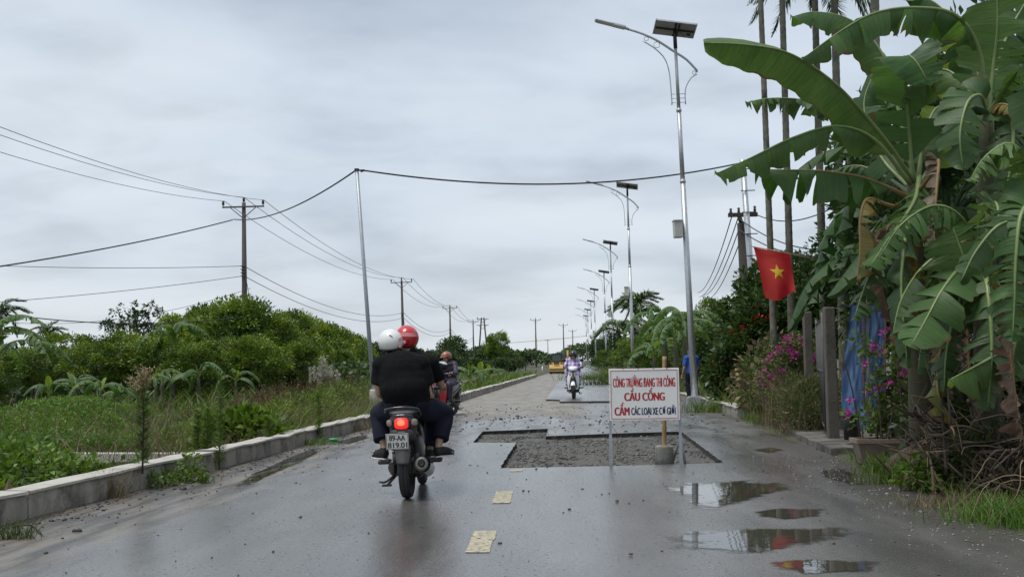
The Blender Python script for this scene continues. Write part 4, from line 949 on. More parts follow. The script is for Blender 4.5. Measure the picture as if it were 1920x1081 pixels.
# ------------------------------------------------------------------ people
m_skin = mat('skin', (.40, .235, .165), .55, col2=(.46, .28, .2), scale=9)
m_tee = mat('black_cotton', (.0055, .0055, .006), .95, var=.2, scale=3, spec=.2, bump=.25, bscale=60)
m_trou = mat('navy_cotton', (.008, .010, .020), .9, col2=(.012, .015, .030), spec=.25, scale=4, bump=.2, bscale=70)
m_jack = mat('dark_purple_nylon', (.020, .015, .035), .6, col2=(.040, .028, .06), scale=4, bump=.2, bscale=20)
m_sneak = mat('black_sneaker', (.014, .014, .015), .7)
m_sole = mat('white_trim', (.62, .62, .61), .6)
m_hair = mat('black_hair', (.012, .010, .009), .5, bump=.4, bscale=50, mapscale=(4, 4, .5))
m_hwhite = mat('white_helmet', (.70, .70, .69), .28, coat=.4, var=.03, stain=(.5, .49, .46), stain_at=(.64, .8), stain_scale=9)
m_hred = mat('red_helmet', (.50, .022, .028), .25, coat=.5, var=.05)
m_hpink = mat('pink_band', (.58, .20, .20), .35)
m_hbrown = mat('brown_helmet', (.27, .085, .055), .35, coat=.3)
m_hblack = mat('black_helmet', (.014, .014, .017), .25, coat=.4)
m_blue = mat('blue_shirt', (.02, .08, .33), .8, var=.2)
m_eye = mat('eye_dark', (.02, .014, .012), .3)
m_lip = mat('lip', (.27, .09, .08), .5)
def plaid():
    m = bpy.data.materials.new('plaid_raincoat'); m.use_nodes = True; nt = m.node_tree; b = nt.nodes['Principled BSDF']; L = nt.links.new
    tc = N(nt, 'ShaderNodeTexCoord'); sp = N(nt, 'ShaderNodeSeparateXYZ'); L(tc.outputs['Object'], sp.inputs[0]); c = None
    base = (.22, .17, .36)
    for ax, per, w, colr, ph in ((0, .13, .34, (.55, .50, .62), .1), (2, .13, .34, (.55, .50, .62), .2), (0, .13, .2, (.07, .05, .17), .62), (2, .13, .2, (.07, .05, .17), .66)):
        q = N(nt, 'ShaderNodeMath', operation='MULTIPLY_ADD', i_1=1 / per, i_2=ph); L(sp.outputs[ax], q.inputs[0])
        f = N(nt, 'ShaderNodeMath', operation='FRACT'); L(q.outputs[0], f.inputs[0])
        l = N(nt, 'ShaderNodeMath', operation='LESS_THAN', i_1=w); L(f.outputs[0], l.inputs[0])
        h = N(nt, 'ShaderNodeMath', operation='MULTIPLY', i_1=.6); L(l.outputs[0], h.inputs[0])
        mx = N(nt, 'ShaderNodeMix', data_type='RGBA'); L(h.outputs[0], mx.inputs[0])
        if c is None: mx.inputs[6].default_value = c3(base)
        else: L(c, mx.inputs[6])
        mx.inputs[7].default_value = c3(colr); c = mx.outputs[2]
    L(c, b.inputs['Base Color']); b.inputs['Roughness'].default_value = .4
    return m
m_plaid = plaid()
def hand(mb, wr, d, nrm, curl=.9, s=1.0, mirror=1):
    d = V(d).normalized(); nrm = V(nrm); nrm = (nrm - d * nrm.dot(d)).normalized(); sd = d.cross(nrm) * mirror; w = V(wr)
    mb.tube([w - d * .02, w + d * .03, w + d * .085], [.024 * s, .031 * s, .033 * s], 10, ell=1.0)
    for i, l in enumerate((.92, 1.03, .97, .78)):
        p = w + d * .08 * s + sd * (.03 - .02 * i) * s; a = .2; pts = [w + d * .05 + sd * (.024 - .016 * i) * s, p]
        for seg in (.042, .028, .023):
            a += curl * .75; p = p + (d * math.cos(a) - nrm * math.sin(a)) * seg * l * s; pts.append(p)
        mb.tube(pts, [.011, .0105, .0098, .009, .0078], 8)
    p = w + d * .03 + sd * .028 * s; mb.tube([p - sd * .01, p + sd * .016 + d * .022 - nrm * .008, p + sd * .012 + d * .05 - nrm * .028, p + sd * .0 + d * .068 - nrm * .045], [.014, .013, .011, .009], 8)
def person(label, loc, rz, J, top, trou, shoe, sleeve=.8, hem=.85, fat=1.0, helmet=None, hrot=(0, 0, 0), wrk=.008, cat='person', hood=False):
    t = thing('person', label, cat, loc, None, rz); j = {k: V(v) for k, v in J.items()}
    def torso(mb, g):
        mb.ell(j['pelvis'], (.175 * fat + g, .135 * fat + g, .13 + g)); mb.ell(j['belly'], (.168 * fat ** 1.5 + g, .125 * fat ** 1.3 + g, .17 + g)); mb.ell(j['chest'], (.178 * fat + g, .118 * fat + g, .18 + g))
        mb.ell((j['pelvis'] + j['belly']) / 2, (.17 * fat ** 1.4 + g, .125 * fat ** 1.2 + g, .13 + g)); mb.ell((j['belly'] + j['chest']) / 2, (.172 * fat ** 1.3 + g, .12 * fat + g, .16 + g))
        for s in 'LR':
            mb.tube([j['chest'] + V((0, 0, .10)), j['sh' + s]], [.085 * fat + g, .062 * fat + g], 12); mb.ell(j['sh' + s], .062 * fat + g)
            mb.tube([j['neck'] + V((0, 0, -.01)), j['sh' + s].lerp(j['neck'], .25)], [.05 + g * .6, .048 + g], 10)
    mb = MB(); torso(mb, 0)
    mb.tube([j['chest'], j['neck'], j['neck'].lerp(j['head'], .7)], [.07, .056, .052], 12)
    hd = j['head']; R = Matrix.Rotation(hrot[2], 3, 'Z') @ Matrix.Rotation(hrot[1], 3, 'Y') @ Matrix.Rotation(hrot[0], 3, 'X')
    mb.ell(hd, (.076, .095, .112), R); mb.ell(hd + R @ V((0, .035, -.06)), (.055, .058, .055), R); mb.ell(hd + R @ V((0, .10, -.012)), (.014, .02, .026), R); mb.tube([hd + R @ V((0, .09, .02)), hd + R @ V((0, .104, -.01))], .010, 6)
    for s in (-1, 1): mb.ell(hd + R @ V((s * .078, .0, -.01)), (.012, .022, .032), R)
    for s in 'LR':
        a, b, c = j['sh' + s], j['el' + s], j['wr' + s]; mb.tube([a, a.lerp(b, .5), b], [.050 * fat, .046 * fat, .040], 12); mb.ell(b, .040); mb.tube([b, b.lerp(c, .4), c], [.040, .038, .025], 12)
        hand(mb, c, (j['ha' + s] - c), V(J.get('pn' + s, (0, 0, 1))), mirror=-1 if s == 'R' else 1)
        a, b, c, d = j['hip' + s], j['kn' + s], j['an' + s], j['toe' + s]; mb.tube([a, a.lerp(b, .5), b], [.088 * fat, .078 * fat, .056], 12); mb.ell(b, .057); mb.tube([b, b.lerp(c, .35), c], [.054, .056, .034], 12); mb.ell(c, .036); mb.tube([c + V((0, 0, -.03)), c.lerp(d, .5) + V((0, 0, -.02)), d], [.036, .036, .026], 10)
    fuse(mb, 'body', m_skin, t, .0108, 4)
    mb = MB(); torso(mb, .022)
    for s in 'LR':
        a, b, c = j['sh' + s], j['el' + s], j['wr' + s]
        if sleeve <= 1: mb.tube([a, a.lerp(b, sleeve * .5), a.lerp(b, sleeve)], [.068 * fat, .075 * fat, .076 * fat], 14)
        else: mb.tube([a, a.lerp(b, .5), b], [.068 * fat, .066, .062], 14); mb.ell(b, .062); mb.tube([b, b.lerp(c, .95)], [.06, .046], 12)
    if hood: mb.ell(j['pelvis'] + V((0, .12, .0)), (.24, .26, .16)); mb.tube([j['chest'], j['pelvis'] + V((0, .2, 0))], [.2, .25], 16)
    fuse(mb, 'raincoat' if hood else ('jacket' if sleeve > 1 else 'shirt'), top, t, .0125, 7, wrk, 8.0, (1, 1, .75))
    mb = MB(); mb.ell(j['pelvis'] + V((0, 0, -.02)), (.192 * fat, .15 * fat, .135))
    for s in 'LR':
        a, b, c = j['hip' + s], j['kn' + s], j['an' + s]; e = b.lerp(c, hem)
        mb.ell(a, .10 * fat); mb.tube([a, a.lerp(b, .5), b], [.112 * fat, .104 * fat, .088 * fat ** .5], 14); mb.ell(b, .088 * fat ** .5); mb.tube([b, b.lerp(e, .5), e], [.088 * fat ** .5, .085 * fat ** .7, .080 * fat ** .7], 14)
    fuse(mb, 'trousers', trou, t, .0125, 6, wrk, 8.0)
    for s in 'LR':
        c, d = j['an' + s], j['toe' + s]; f = (d - c); f.z = 0; f.normalize(); mb = MB(); z0 = min(d.z, c.z - .05)
        mb.tube([c + V((0, 0, -.0)), c + V((0, 0, -.06))], [.044, .05], 12); q = V((c.x, c.y, z0)) - f * .04
        mb.tube([q + V((0, 0, .015)), q + f * .08 + V((0, 0, .03)), q + f * .16 + V((0, 0, .018)), q + f * .25 + V((0, 0, .0))], [.042, .046, .045, .026], 12, ell=.95)
        sh = fuse(mb, 'shoe', shoe, t, .009, 5)
        mb = MB(); sd = V((-f.y, f.x, 0)); mb.tube([q - f * .03 + sd * .036 + V((0, 0, -.026)), q + f * .1 + sd * .046 + V((0, 0, -.024)), q + f * .24 + sd * .02 + V((0, 0, -.026)), q + f * .265 + V((0, 0, -.022)), q + f * .24 - sd * .02 + V((0, 0, -.026)), q + f * .1 - sd * .046 + V((0, 0, -.024)), q - f * .03 - sd * .036 + V((0, 0, -.026))], .007, 6)
        mb.tube([q + f * .20 + sd * .045 + V((0, 0, 0)), q + f * .16 + sd * .01 + V((0, 0, .062)), q + f * .2 - sd * .045], .0035, 5); mb.tube([q + f * .23 + sd * .036 + V((0, 0, 0)), q + f * .2 + sd * .01 + V((0, 0, .05)), q + f * .225 - sd * .036], .0035, 5)
        mb.build('sole_trim', m_sole, sh)
    for s in (-1, 1):
        mb = MB(); mb.ell(hd + R @ V((s * .03, .084, .012)), (.014, .008, .007), R, 10, 6); mb.build('eye', m_eye, t)
    mb = MB(); mb.ell(hd + R @ V((0, .093, -.055)), (.024, .007, .006), R, 10, 6); mb.build('mouth', m_lip, t)
    mb = MB(); mb.ell(hd + R @ V((0, -.022, .012)), (.086, .088, .115), R, 16, 10, 0, -.75, 1); mb.build('hair', m_hair, t)
    if helmet:
        hm, style = helmet; mb = MB(); n, k = 28, 12; c = hd + R @ V((0, -.005, .03)); vs = []; fs = []
        low = {'half': -.28, 'deep': -.5}[style]
        for i in range(k + 1):
            for q in range(n):
                th = 2 * PI * q / n; back = .5 - .5 * math.sin(th)       # +y is the face side
                zl = low - .28 * back + (.16 if math.sin(th) > .55 else 0); a0 = math.asin(max(-.95, zl)); a = a0 + (PI / 2 - a0) * i / k
                vs.append(c + R @ V((math.cos(a) * math.cos(th) * .124, math.cos(a) * math.sin(th) * .147, math.sin(a) * .132)))
        for i in range(k):
            for q in range(n): fs.append((i * n + q, i * n + (q + 1) % n, (i + 1) * n + (q + 1) % n, (i + 1) * n + q))
        mb.add(vs, fs, 0, True); inner = [c + (v - c) * .90 for v in vs]; o = len(vs); mb.add(inner, [tuple(reversed(f)) for f in fs], 1, True); mb.f += [(q, o + q, o + (q + 1) % n, (q + 1) % n) for q in range(n)]; mb.m += [1] * n; mb.sm += [False] * n
        h = mb.build('helmet', [hm, m_blk], t)
        mb = MB(); mb.tube([vs[q] * 1.0 for q in list(range(n)) + [0]], .006, 6, caps=False); mb.build('helmet_rim', m_blk, h)
        mb = MB(); mb.plate([(math.cos(a) * .10, math.sin(a) * .062) for a in np.linspace(.15, PI - .15, 12)], .006, 0, c + R @ V((0, .125, .0)), R @ V((1, 0, 0)), R @ V((0, 1, -.25))); mb.build('visor', hm, h)
        mb = MB()
        for s in (-1, 1): mb.tube(spline([c + R @ V((s * .112, .01, -.03)), hd + R @ V((s * .088, .03, -.06)), hd + R @ V((s * .02, .07, -.125))], 8), .006, 5)
        mb.build('chin_strap', m_blk, h)
        return t, h, c, R
    return t
PASS = dict(pelvis=(-.01, .14, .93), belly=(-.035, .10, 1.06), chest=(-.065, .13, 1.22), neck=(-.12, .18, 1.385), head=(-.185, .23, 1.49),
    shL=(-.265, .15, 1.29), elL=(-.30, .17, 1.02), wrL=(-.26, .38, .95), haL=(-.22, .46, .95), shR=(.125, .15, 1.29), elR=(.195, .16, 1.0), wrR=(.215, .37, .91), haR=(.19, .46, .93),
    hipL=(-.11, .2, .86), knL=(-.335, .42, .80), anL=(-.27, .27, .47), toeL=(-.40, .42, .385), hipR=(.11, .2, .86), knR=(.325, .42, .80), anR=(.275, .27, .47), toeR=(.40, .42, .40))
r_ = person('passenger in black T-shirt and white helmet sitting behind the driver on the black scooter', BK, math.radians(1), PASS, m_tee, m_trou, m_sneak, .72, .80, 1.22, (m_hwhite, 'half'), (.05, -.16, .35), .011)
_, hel, hc, hR = r_
mb = MB(); mb.tube(spline([hc + hR @ V((-.03, -.118, .085)), hc + hR @ V((-.015, -.128, .07)), hc + hR @ V((-.002, -.138, .05))], 8), .004, 5); mb.build('scuff', m_blk, hel)
mb = MB()
for k in range(2): mb.tube(spline([hc + hR @ V((.055, -.132, .02 - .022 * k)), hc + hR @ V((.085, -.105, .03 - .022 * k)), hc + hR @ V((.108, -.07, .034 - .022 * k))], 8), .0035, 5)
mb.build('red_script_line', m_rpaint, hel)
mb = MB(); mb.plate([(math.cos(a) * .02, math.sin(a) * .02) for a in np.linspace(0, 2 * PI, 13)[:-1]], .004, 0, hc + hR @ V((.058, -.132, -.045)), hR @ V((.92, .4, 0)), hR @ V((0, .3, 1))); mb.build('round_sticker', m_hpink, hel)
DRV = dict(pelvis=(0, .50, .90), belly=(0, .49, 1.04), chest=(-.01, .51, 1.22), neck=(-.05, .52, 1.42), head=(-.068, .56, 1.535),
    shL=(-.2, .52, 1.31), elL=(-.31, .66, 1.06), wrL=(-.28, .85, 1.05), haL=(-.265, .95, 1.06), shR=(.185, .52, 1.31), elR=(.275, .66, 1.07), wrR=(.27, .84, 1.055), haR=(.265, .94, 1.06),
    hipL=(-.1, .55, .82), knL=(-.17, .88, .78), anL=(-.13, .82, .40), toeL=(-.14, .98, .36), hipR=(.1, .55, .82), knR=(.17, .88, .78), anR=(.13, .82, .40), toeR=(.14, .98, .36))
r_ = person('driver in black T-shirt and red helmet steering the black scooter', BK, math.radians(1), DRV, m_tee, m_trou, m_sneak, .72, .9, 1.05, (m_hred, 'deep'), (0, .04, .1), .009)
_, hel, hc, hR = r_
mb = MB(); n = 20
vs = []
for i in range(n + 1):
    th = PI + (.05 + .9 * i / n) * PI
    for z in (.012, .05): a = math.asin(min(1, z / .132 - .0)); vs.append(hc + hR @ V((math.cos(a) * math.cos(th) * .1265, math.cos(a) * math.sin(th) * .1495, z)))
mb.add(vs, [(2 * i, 2 * i + 2, 2 * i + 3, 2 * i + 1) for i in range(n)], 0, True); mb.build('pale_band', m_hpink, hel)
mb = MB(); mb.plate([(math.cos(a) * .019, math.sin(a) * .019) for a in np.linspace(0, 2 * PI, 13)[:-1]], .004, 0, hc + hR @ V((-.02, -.144, -.045)), hR @ V((1, 0, 0)), hR @ V((0, .25, 1))); mb.build('round_sticker', m_hpink, hel)
RID = dict(pelvis=(0, .25, .90), belly=(0, .27, 1.02), chest=(0, .33, 1.18), neck=(0, .38, 1.34), head=(.0, .43, 1.43),
    shL=(-.19, .34, 1.25), elL=(-.30, .55, 1.04), wrL=(-.29, .79, 1.05), haL=(-.27, .9, 1.05), shR=(.19, .34, 1.25), elR=(.30, .55, 1.04), wrR=(.29, .79, 1.05), haR=(.27, .9, 1.05),
    hipL=(-.1, .3, .84), knL=(-.19, .72, .76), anL=(-.17, .72, .38), toeL=(-.19, .88, .33), hipR=(.1, .3, .84), knR=(.19, .72, .76), anR=(.17, .72, .38), toeR=(.19, .88, .33))
person('rider in purple plaid raincoat and dark helmet on the white scooter', WB, PI - .03, RID, m_plaid, m_plaid, m_sneak, 1.3, .9, 1.03, (m_hblack, 'deep'), (-.05, 0, .03), .012, hood=True)
person('rider in dark purple jacket and brown helmet on the red scooter', RB, PI - .28, RID, m_jack, m_jack, m_sneak, 1.3, .92, 1.05, (m_hbrown, 'half'), (-.05, 0, -.2), .012)
st_ = dict(pelvis=(0, 0, .86), belly=(0, .01, .98), chest=(0, .01, 1.16), neck=(0, .0, 1.34), head=(0, .03, 1.44),
    shL=(-.18, 0, 1.27), elL=(-.24, .02, 1.0), wrL=(-.22, .14, .8), haL=(-.21, .2, .73), shR=(.18, 0, 1.27), elR=(.24, .02, 1.0), wrR=(.22, .16, .82), haR=(.21, .22, .75),
    hipL=(-.09, 0, .82), knL=(-.1, .06, .45), anL=(-.1, -.02, .09), toeL=(-.12, .13, .03), hipR=(.09, 0, .82), knR=(.1, -.01, .44), anR=(.1, -.12, .1), toeR=(.12, .03, .03))
px_ = at(1297, 700, 33.2)
person('person in blue shirt standing half hidden behind the nearest lamp post', V((px_.x, 33.2, .05)), .5, st_, m_blue, m_trou, m_sneak, .8, .95, .95, None, (0, 0, 0), .008)

# ------------------------------------------------------------------ machines far down the road
m_yel = mat('machine_yellow', (.38, .22, .035), .5, col2=(.46, .28, .06), scale=3, stain=(.2, .13, .06), stain_at=(.58, .75), stain_scale=2)
m_glass = mat('cab_glass', (.06, .09, .09), .08, var=.1)
ld = G(1044, 700.5); LD = V((ld.x, ld.y, .0))
t = thing('wheel_loader', 'yellow wheel loader facing the camera at the far left of the road', 'loader', LD)
mb = MB(); mb.box((0, 1.9, .95), (1.1, 1.7, .7), bev=.08); mb.box((0, .75, .8), (.8, .9, .45), bev=.05); mb.build('body', m_yel, t)
mb = MB(); mb.box((0, 1.3, 1.62), (1.0, 1.0, .75), bev=.04); cb2 = mb.build('cab', m_glass, t)
mb = MB(); mb.box((0, 1.3, 2.03), (1.12, 1.15, .1), bev=.03); mb.build('roof', m_blk, cb2)
for sx in (-.5, .5):
    for sy in (.8, 1.8): mb = MB(); mb.box((sx, sy, 1.62), (.07, .07, .8)); mb.build('cab_post', m_blk, cb2)
mb = MB()
pr = [(-.15, .05), (-.45, .1), (-.62, .28), (-.5, .62), (-.15, .95), (-.1, .9), (-.4, .58), (-.5, .3), (-.4, .18), (-.1, .12)]
mb.plate([(a, b) for a, b in pr], 1.5, 0, (0, .2, 0), (0, 1, 0), (0, 0, 1)); mb.build('bucket_shell', m_yel, t)
mb = MB(); mb.box((0, -.34, .30), (1.46, .1, .42), bev=.02); mb.build('bucket_blade', m_blk, t)
mb = MB(); mb.box((0, -.1, 1.02), (.55, .12, .12), bev=.02); mb.build('bucket_opening', m_blk, t)
for s in (-1, 1):
    mb = MB(); mb.tube([(s * .35, .1, .55), (s * .35, .7, 1.1), (s * .35, 1.1, 1.2)], .08, 8); mb.build('lift_arm', m_yel, t)
    for y in (.65, 2.2):
        mb = MB(); mb.lathe([(.0, -.13), (.2, -.14), (.4, -.15), (.46, -.1), (.47, 0), (.46, .1), (.4, .15), (.2, .14), (0, .13)], (s * .62, y, .47), (1, 0, 0), 24); mb.build('wheel', m_tyre, t)
ex = V((at(1060, 690, 128).x, 128, 0)); t = thing('excavator', 'small yellow excavator behind the loader, partly hidden by the oncoming rider', 'excavator', ex)
mb = MB(); mb.box((0, .3, 1.15), (1.5, 1.9, .7), bev=.08); mb.build('body', m_yel, t); mb = MB(); mb.box((-.35, .1, 1.9), (.75, .9, .9), bev=.06); mb.build('cab', m_glass, t)
for s in (-1, 1): mb = MB(); mb.box((s * .6, .3, .38), (.36, 2.3, .6), bev=.15); mb.build('track', m_tyre, t)
mb = MB(); mb.tube([(.3, -.4, 1.4), (.3, -.9, 2.4), (.3, -1.7, 2.3)], [.14, .16, .12], 8); mb.tube([(.3, -1.7, 2.3), (.3, -1.9, 1.2)], .1, 8); mb.build('boom', m_yel, t); mb = MB(); mb.box((.3, -1.85, 1.0), (.5, .4, .4), bev=.1); mb.build('digging_bucket', m_blk, t)
p = G(1017, 699); mb = MB(); mb.tube([(0, 0, 0), (0, 0, .75)], .05, 8); o = mb.build('marker_post', m_white, label='short white marker post at the left road edge before the loader', cat='post', loc=p)

# ------------------------------------------------------------------ vegetation
def foliage(name, c1, c2, rough=.45, island=.35, transl=.25, objvar=.15, scale=1.2):
    return mat(name, c1, rough, col2=c2, scale=scale, island=island, transl=transl, objvar=objvar, spec=.4, det=3.0)
m_longan = foliage('longan_leaves', (.07, .14, .018), (.14, .22, .03), .45)
m_longd = foliage('old_longan_leaves', (.028, .068, .012), (.06, .115, .018), .45)
m_longl = foliage('fresh_longan_leaves', (.12, .20, .025), (.21, .28, .045), .45)
m_tan = mat('tan_seed', (.23, .19, .09), .9, col2=(.33, .28, .15), island=.15)
m_dstraw = mat('dark_straw', (.045, .034, .022), .9, col2=(.10, .078, .05), island=.4)
m_young = foliage('young_leaves', (.075, .15, .02), (.13, .22, .035))
m_deep = foliage('dark_leaves', (.02, .05, .012), (.05, .095, .022), .42)
m_far = foliage('far_leaves', (.035, .07, .022), (.07, .115, .034), .6, .3, .15)
m_crop = foliage('crop_leaves', (.055, .125, .02), (.125, .225, .032), .55, .3, .3, 0, .8)
m_grass = foliage('grass_blades', (.055, .11, .015), (.12, .19, .03), .5, .4, .25, 0, 1.5)
m_dry = foliage('dry_stalks', (.12, .095, .05), (.21, .17, .095), .8, .4, .15, 0, 1.5)
m_olive = foliage('olive_weeds', (.055, .095, .022), (.11, .145, .04), .65, .4, .2)
m_brownw = foliage('reddish_weeds', (.075, .05, .025), (.12, .085, .04), .75, .4, .15)
m_plume = mat('pale_plume', (.46, .44, .35), .9, var=.1, island=.12)
m_bark = mat('bark', (.075, .062, .048), .9, col2=(.13, .11, .085), scale=5, mapscale=(4, 4, .7), bump=.6, bscale=25)
m_twig = mat('dead_twigs', (.030, .022, .017), .8, col2=(.07, .052, .038), scale=6, bump=.3, bscale=30)
m_palmt = mat('areca_bark', (.10, .105, .075), .85, col2=(.20, .195, .15), scale=3, mapscale=(2, 2, 1), bump=.4, bscale=35, stain=(.035, .032, .026), stain_at=(.5, .64), stain_scale=2.2)
m_pink = foliage('magenta_bracts', (.38, .035, .22), (.55, .07, .36), .6, .3, .3, 0)
m_redf = foliage('red_blossoms', (.45, .035, .02), (.6, .09, .04), .6, .25, .25, 0)
m_orf = foliage('orange_blossoms', (.5, .10, .02), (.6, .2, .04), .6, .25, .25, 0)
m_frond = foliage('palm_leaflets', (.03, .06, .018), (.06, .10, .03), .4)

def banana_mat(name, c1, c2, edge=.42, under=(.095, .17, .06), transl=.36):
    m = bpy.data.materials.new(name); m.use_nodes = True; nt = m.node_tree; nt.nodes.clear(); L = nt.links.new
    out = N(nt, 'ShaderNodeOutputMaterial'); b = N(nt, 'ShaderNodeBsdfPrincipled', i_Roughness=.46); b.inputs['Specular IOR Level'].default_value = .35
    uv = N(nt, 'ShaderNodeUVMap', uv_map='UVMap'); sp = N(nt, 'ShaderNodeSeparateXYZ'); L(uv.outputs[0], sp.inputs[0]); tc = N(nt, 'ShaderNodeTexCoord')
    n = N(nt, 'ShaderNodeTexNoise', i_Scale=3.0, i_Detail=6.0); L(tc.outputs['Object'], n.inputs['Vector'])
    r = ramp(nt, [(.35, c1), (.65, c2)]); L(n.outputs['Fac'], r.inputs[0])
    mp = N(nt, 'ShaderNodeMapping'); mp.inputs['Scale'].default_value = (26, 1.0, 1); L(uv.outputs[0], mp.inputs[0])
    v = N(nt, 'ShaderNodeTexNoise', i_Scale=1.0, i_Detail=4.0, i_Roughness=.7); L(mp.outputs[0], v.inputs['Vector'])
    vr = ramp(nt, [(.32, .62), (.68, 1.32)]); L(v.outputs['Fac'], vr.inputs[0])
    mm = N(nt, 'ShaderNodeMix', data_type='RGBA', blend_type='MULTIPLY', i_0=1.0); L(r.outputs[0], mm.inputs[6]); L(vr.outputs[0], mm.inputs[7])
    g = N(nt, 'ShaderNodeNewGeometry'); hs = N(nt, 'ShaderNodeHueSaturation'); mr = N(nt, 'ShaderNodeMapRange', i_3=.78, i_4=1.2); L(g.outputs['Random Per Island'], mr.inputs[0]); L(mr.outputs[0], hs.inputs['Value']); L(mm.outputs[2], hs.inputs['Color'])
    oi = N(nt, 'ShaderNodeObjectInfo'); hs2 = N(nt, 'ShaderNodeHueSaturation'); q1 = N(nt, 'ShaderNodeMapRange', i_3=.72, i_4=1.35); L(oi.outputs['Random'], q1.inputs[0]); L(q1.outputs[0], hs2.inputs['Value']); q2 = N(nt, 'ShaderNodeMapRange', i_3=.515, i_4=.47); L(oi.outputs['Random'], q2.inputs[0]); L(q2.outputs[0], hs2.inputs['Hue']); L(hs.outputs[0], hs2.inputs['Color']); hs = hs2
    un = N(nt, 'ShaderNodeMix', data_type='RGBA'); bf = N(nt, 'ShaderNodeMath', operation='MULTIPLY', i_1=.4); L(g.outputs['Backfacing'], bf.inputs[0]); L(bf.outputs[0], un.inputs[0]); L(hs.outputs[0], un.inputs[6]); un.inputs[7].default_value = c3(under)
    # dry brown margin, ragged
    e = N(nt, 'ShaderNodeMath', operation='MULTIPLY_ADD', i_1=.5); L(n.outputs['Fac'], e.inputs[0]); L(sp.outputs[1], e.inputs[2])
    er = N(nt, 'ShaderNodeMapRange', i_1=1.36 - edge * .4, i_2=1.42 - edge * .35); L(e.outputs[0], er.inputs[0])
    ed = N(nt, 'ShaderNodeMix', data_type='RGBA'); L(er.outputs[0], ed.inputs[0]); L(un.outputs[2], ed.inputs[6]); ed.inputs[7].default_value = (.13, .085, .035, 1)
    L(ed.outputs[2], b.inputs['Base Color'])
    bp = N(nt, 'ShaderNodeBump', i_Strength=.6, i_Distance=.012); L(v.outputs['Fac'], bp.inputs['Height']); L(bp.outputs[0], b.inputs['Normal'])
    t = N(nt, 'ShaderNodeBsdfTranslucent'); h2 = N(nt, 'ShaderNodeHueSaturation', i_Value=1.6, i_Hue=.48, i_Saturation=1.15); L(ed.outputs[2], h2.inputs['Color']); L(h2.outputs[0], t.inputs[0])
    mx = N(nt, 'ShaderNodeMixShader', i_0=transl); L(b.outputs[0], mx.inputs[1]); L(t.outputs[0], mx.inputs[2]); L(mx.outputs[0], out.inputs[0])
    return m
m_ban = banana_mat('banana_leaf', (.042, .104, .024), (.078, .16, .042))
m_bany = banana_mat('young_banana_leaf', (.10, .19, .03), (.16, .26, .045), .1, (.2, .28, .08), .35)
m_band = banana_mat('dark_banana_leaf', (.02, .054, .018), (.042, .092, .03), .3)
m_banyel = banana_mat('yellowing_banana_leaf', (.14, .14, .03), (.28, .20, .04), 1.0)
m_bandead = banana_mat('dead_banana_leaf', (.085, .058, .036), (.17, .125, .08), .3, (.2, .15, .1), .1)
m_rib = mat('banana_midrib', (.13, .19, .055), .45, col2=(.20, .26, .09), scale=6)
m_ribd = mat('dry_midrib', (.22, .15, .06), .6, col2=(.30, .2, .09), scale=6)
m_pseudo = mat('banana_stem', (.045, .055, .024), .75, col2=(.085, .08, .042), scale=3, mapscale=(4, 4, .5), bump=.3, bscale=25, stain=(.06, .04, .025), stain_at=(.52, .66), stain_scale=4)

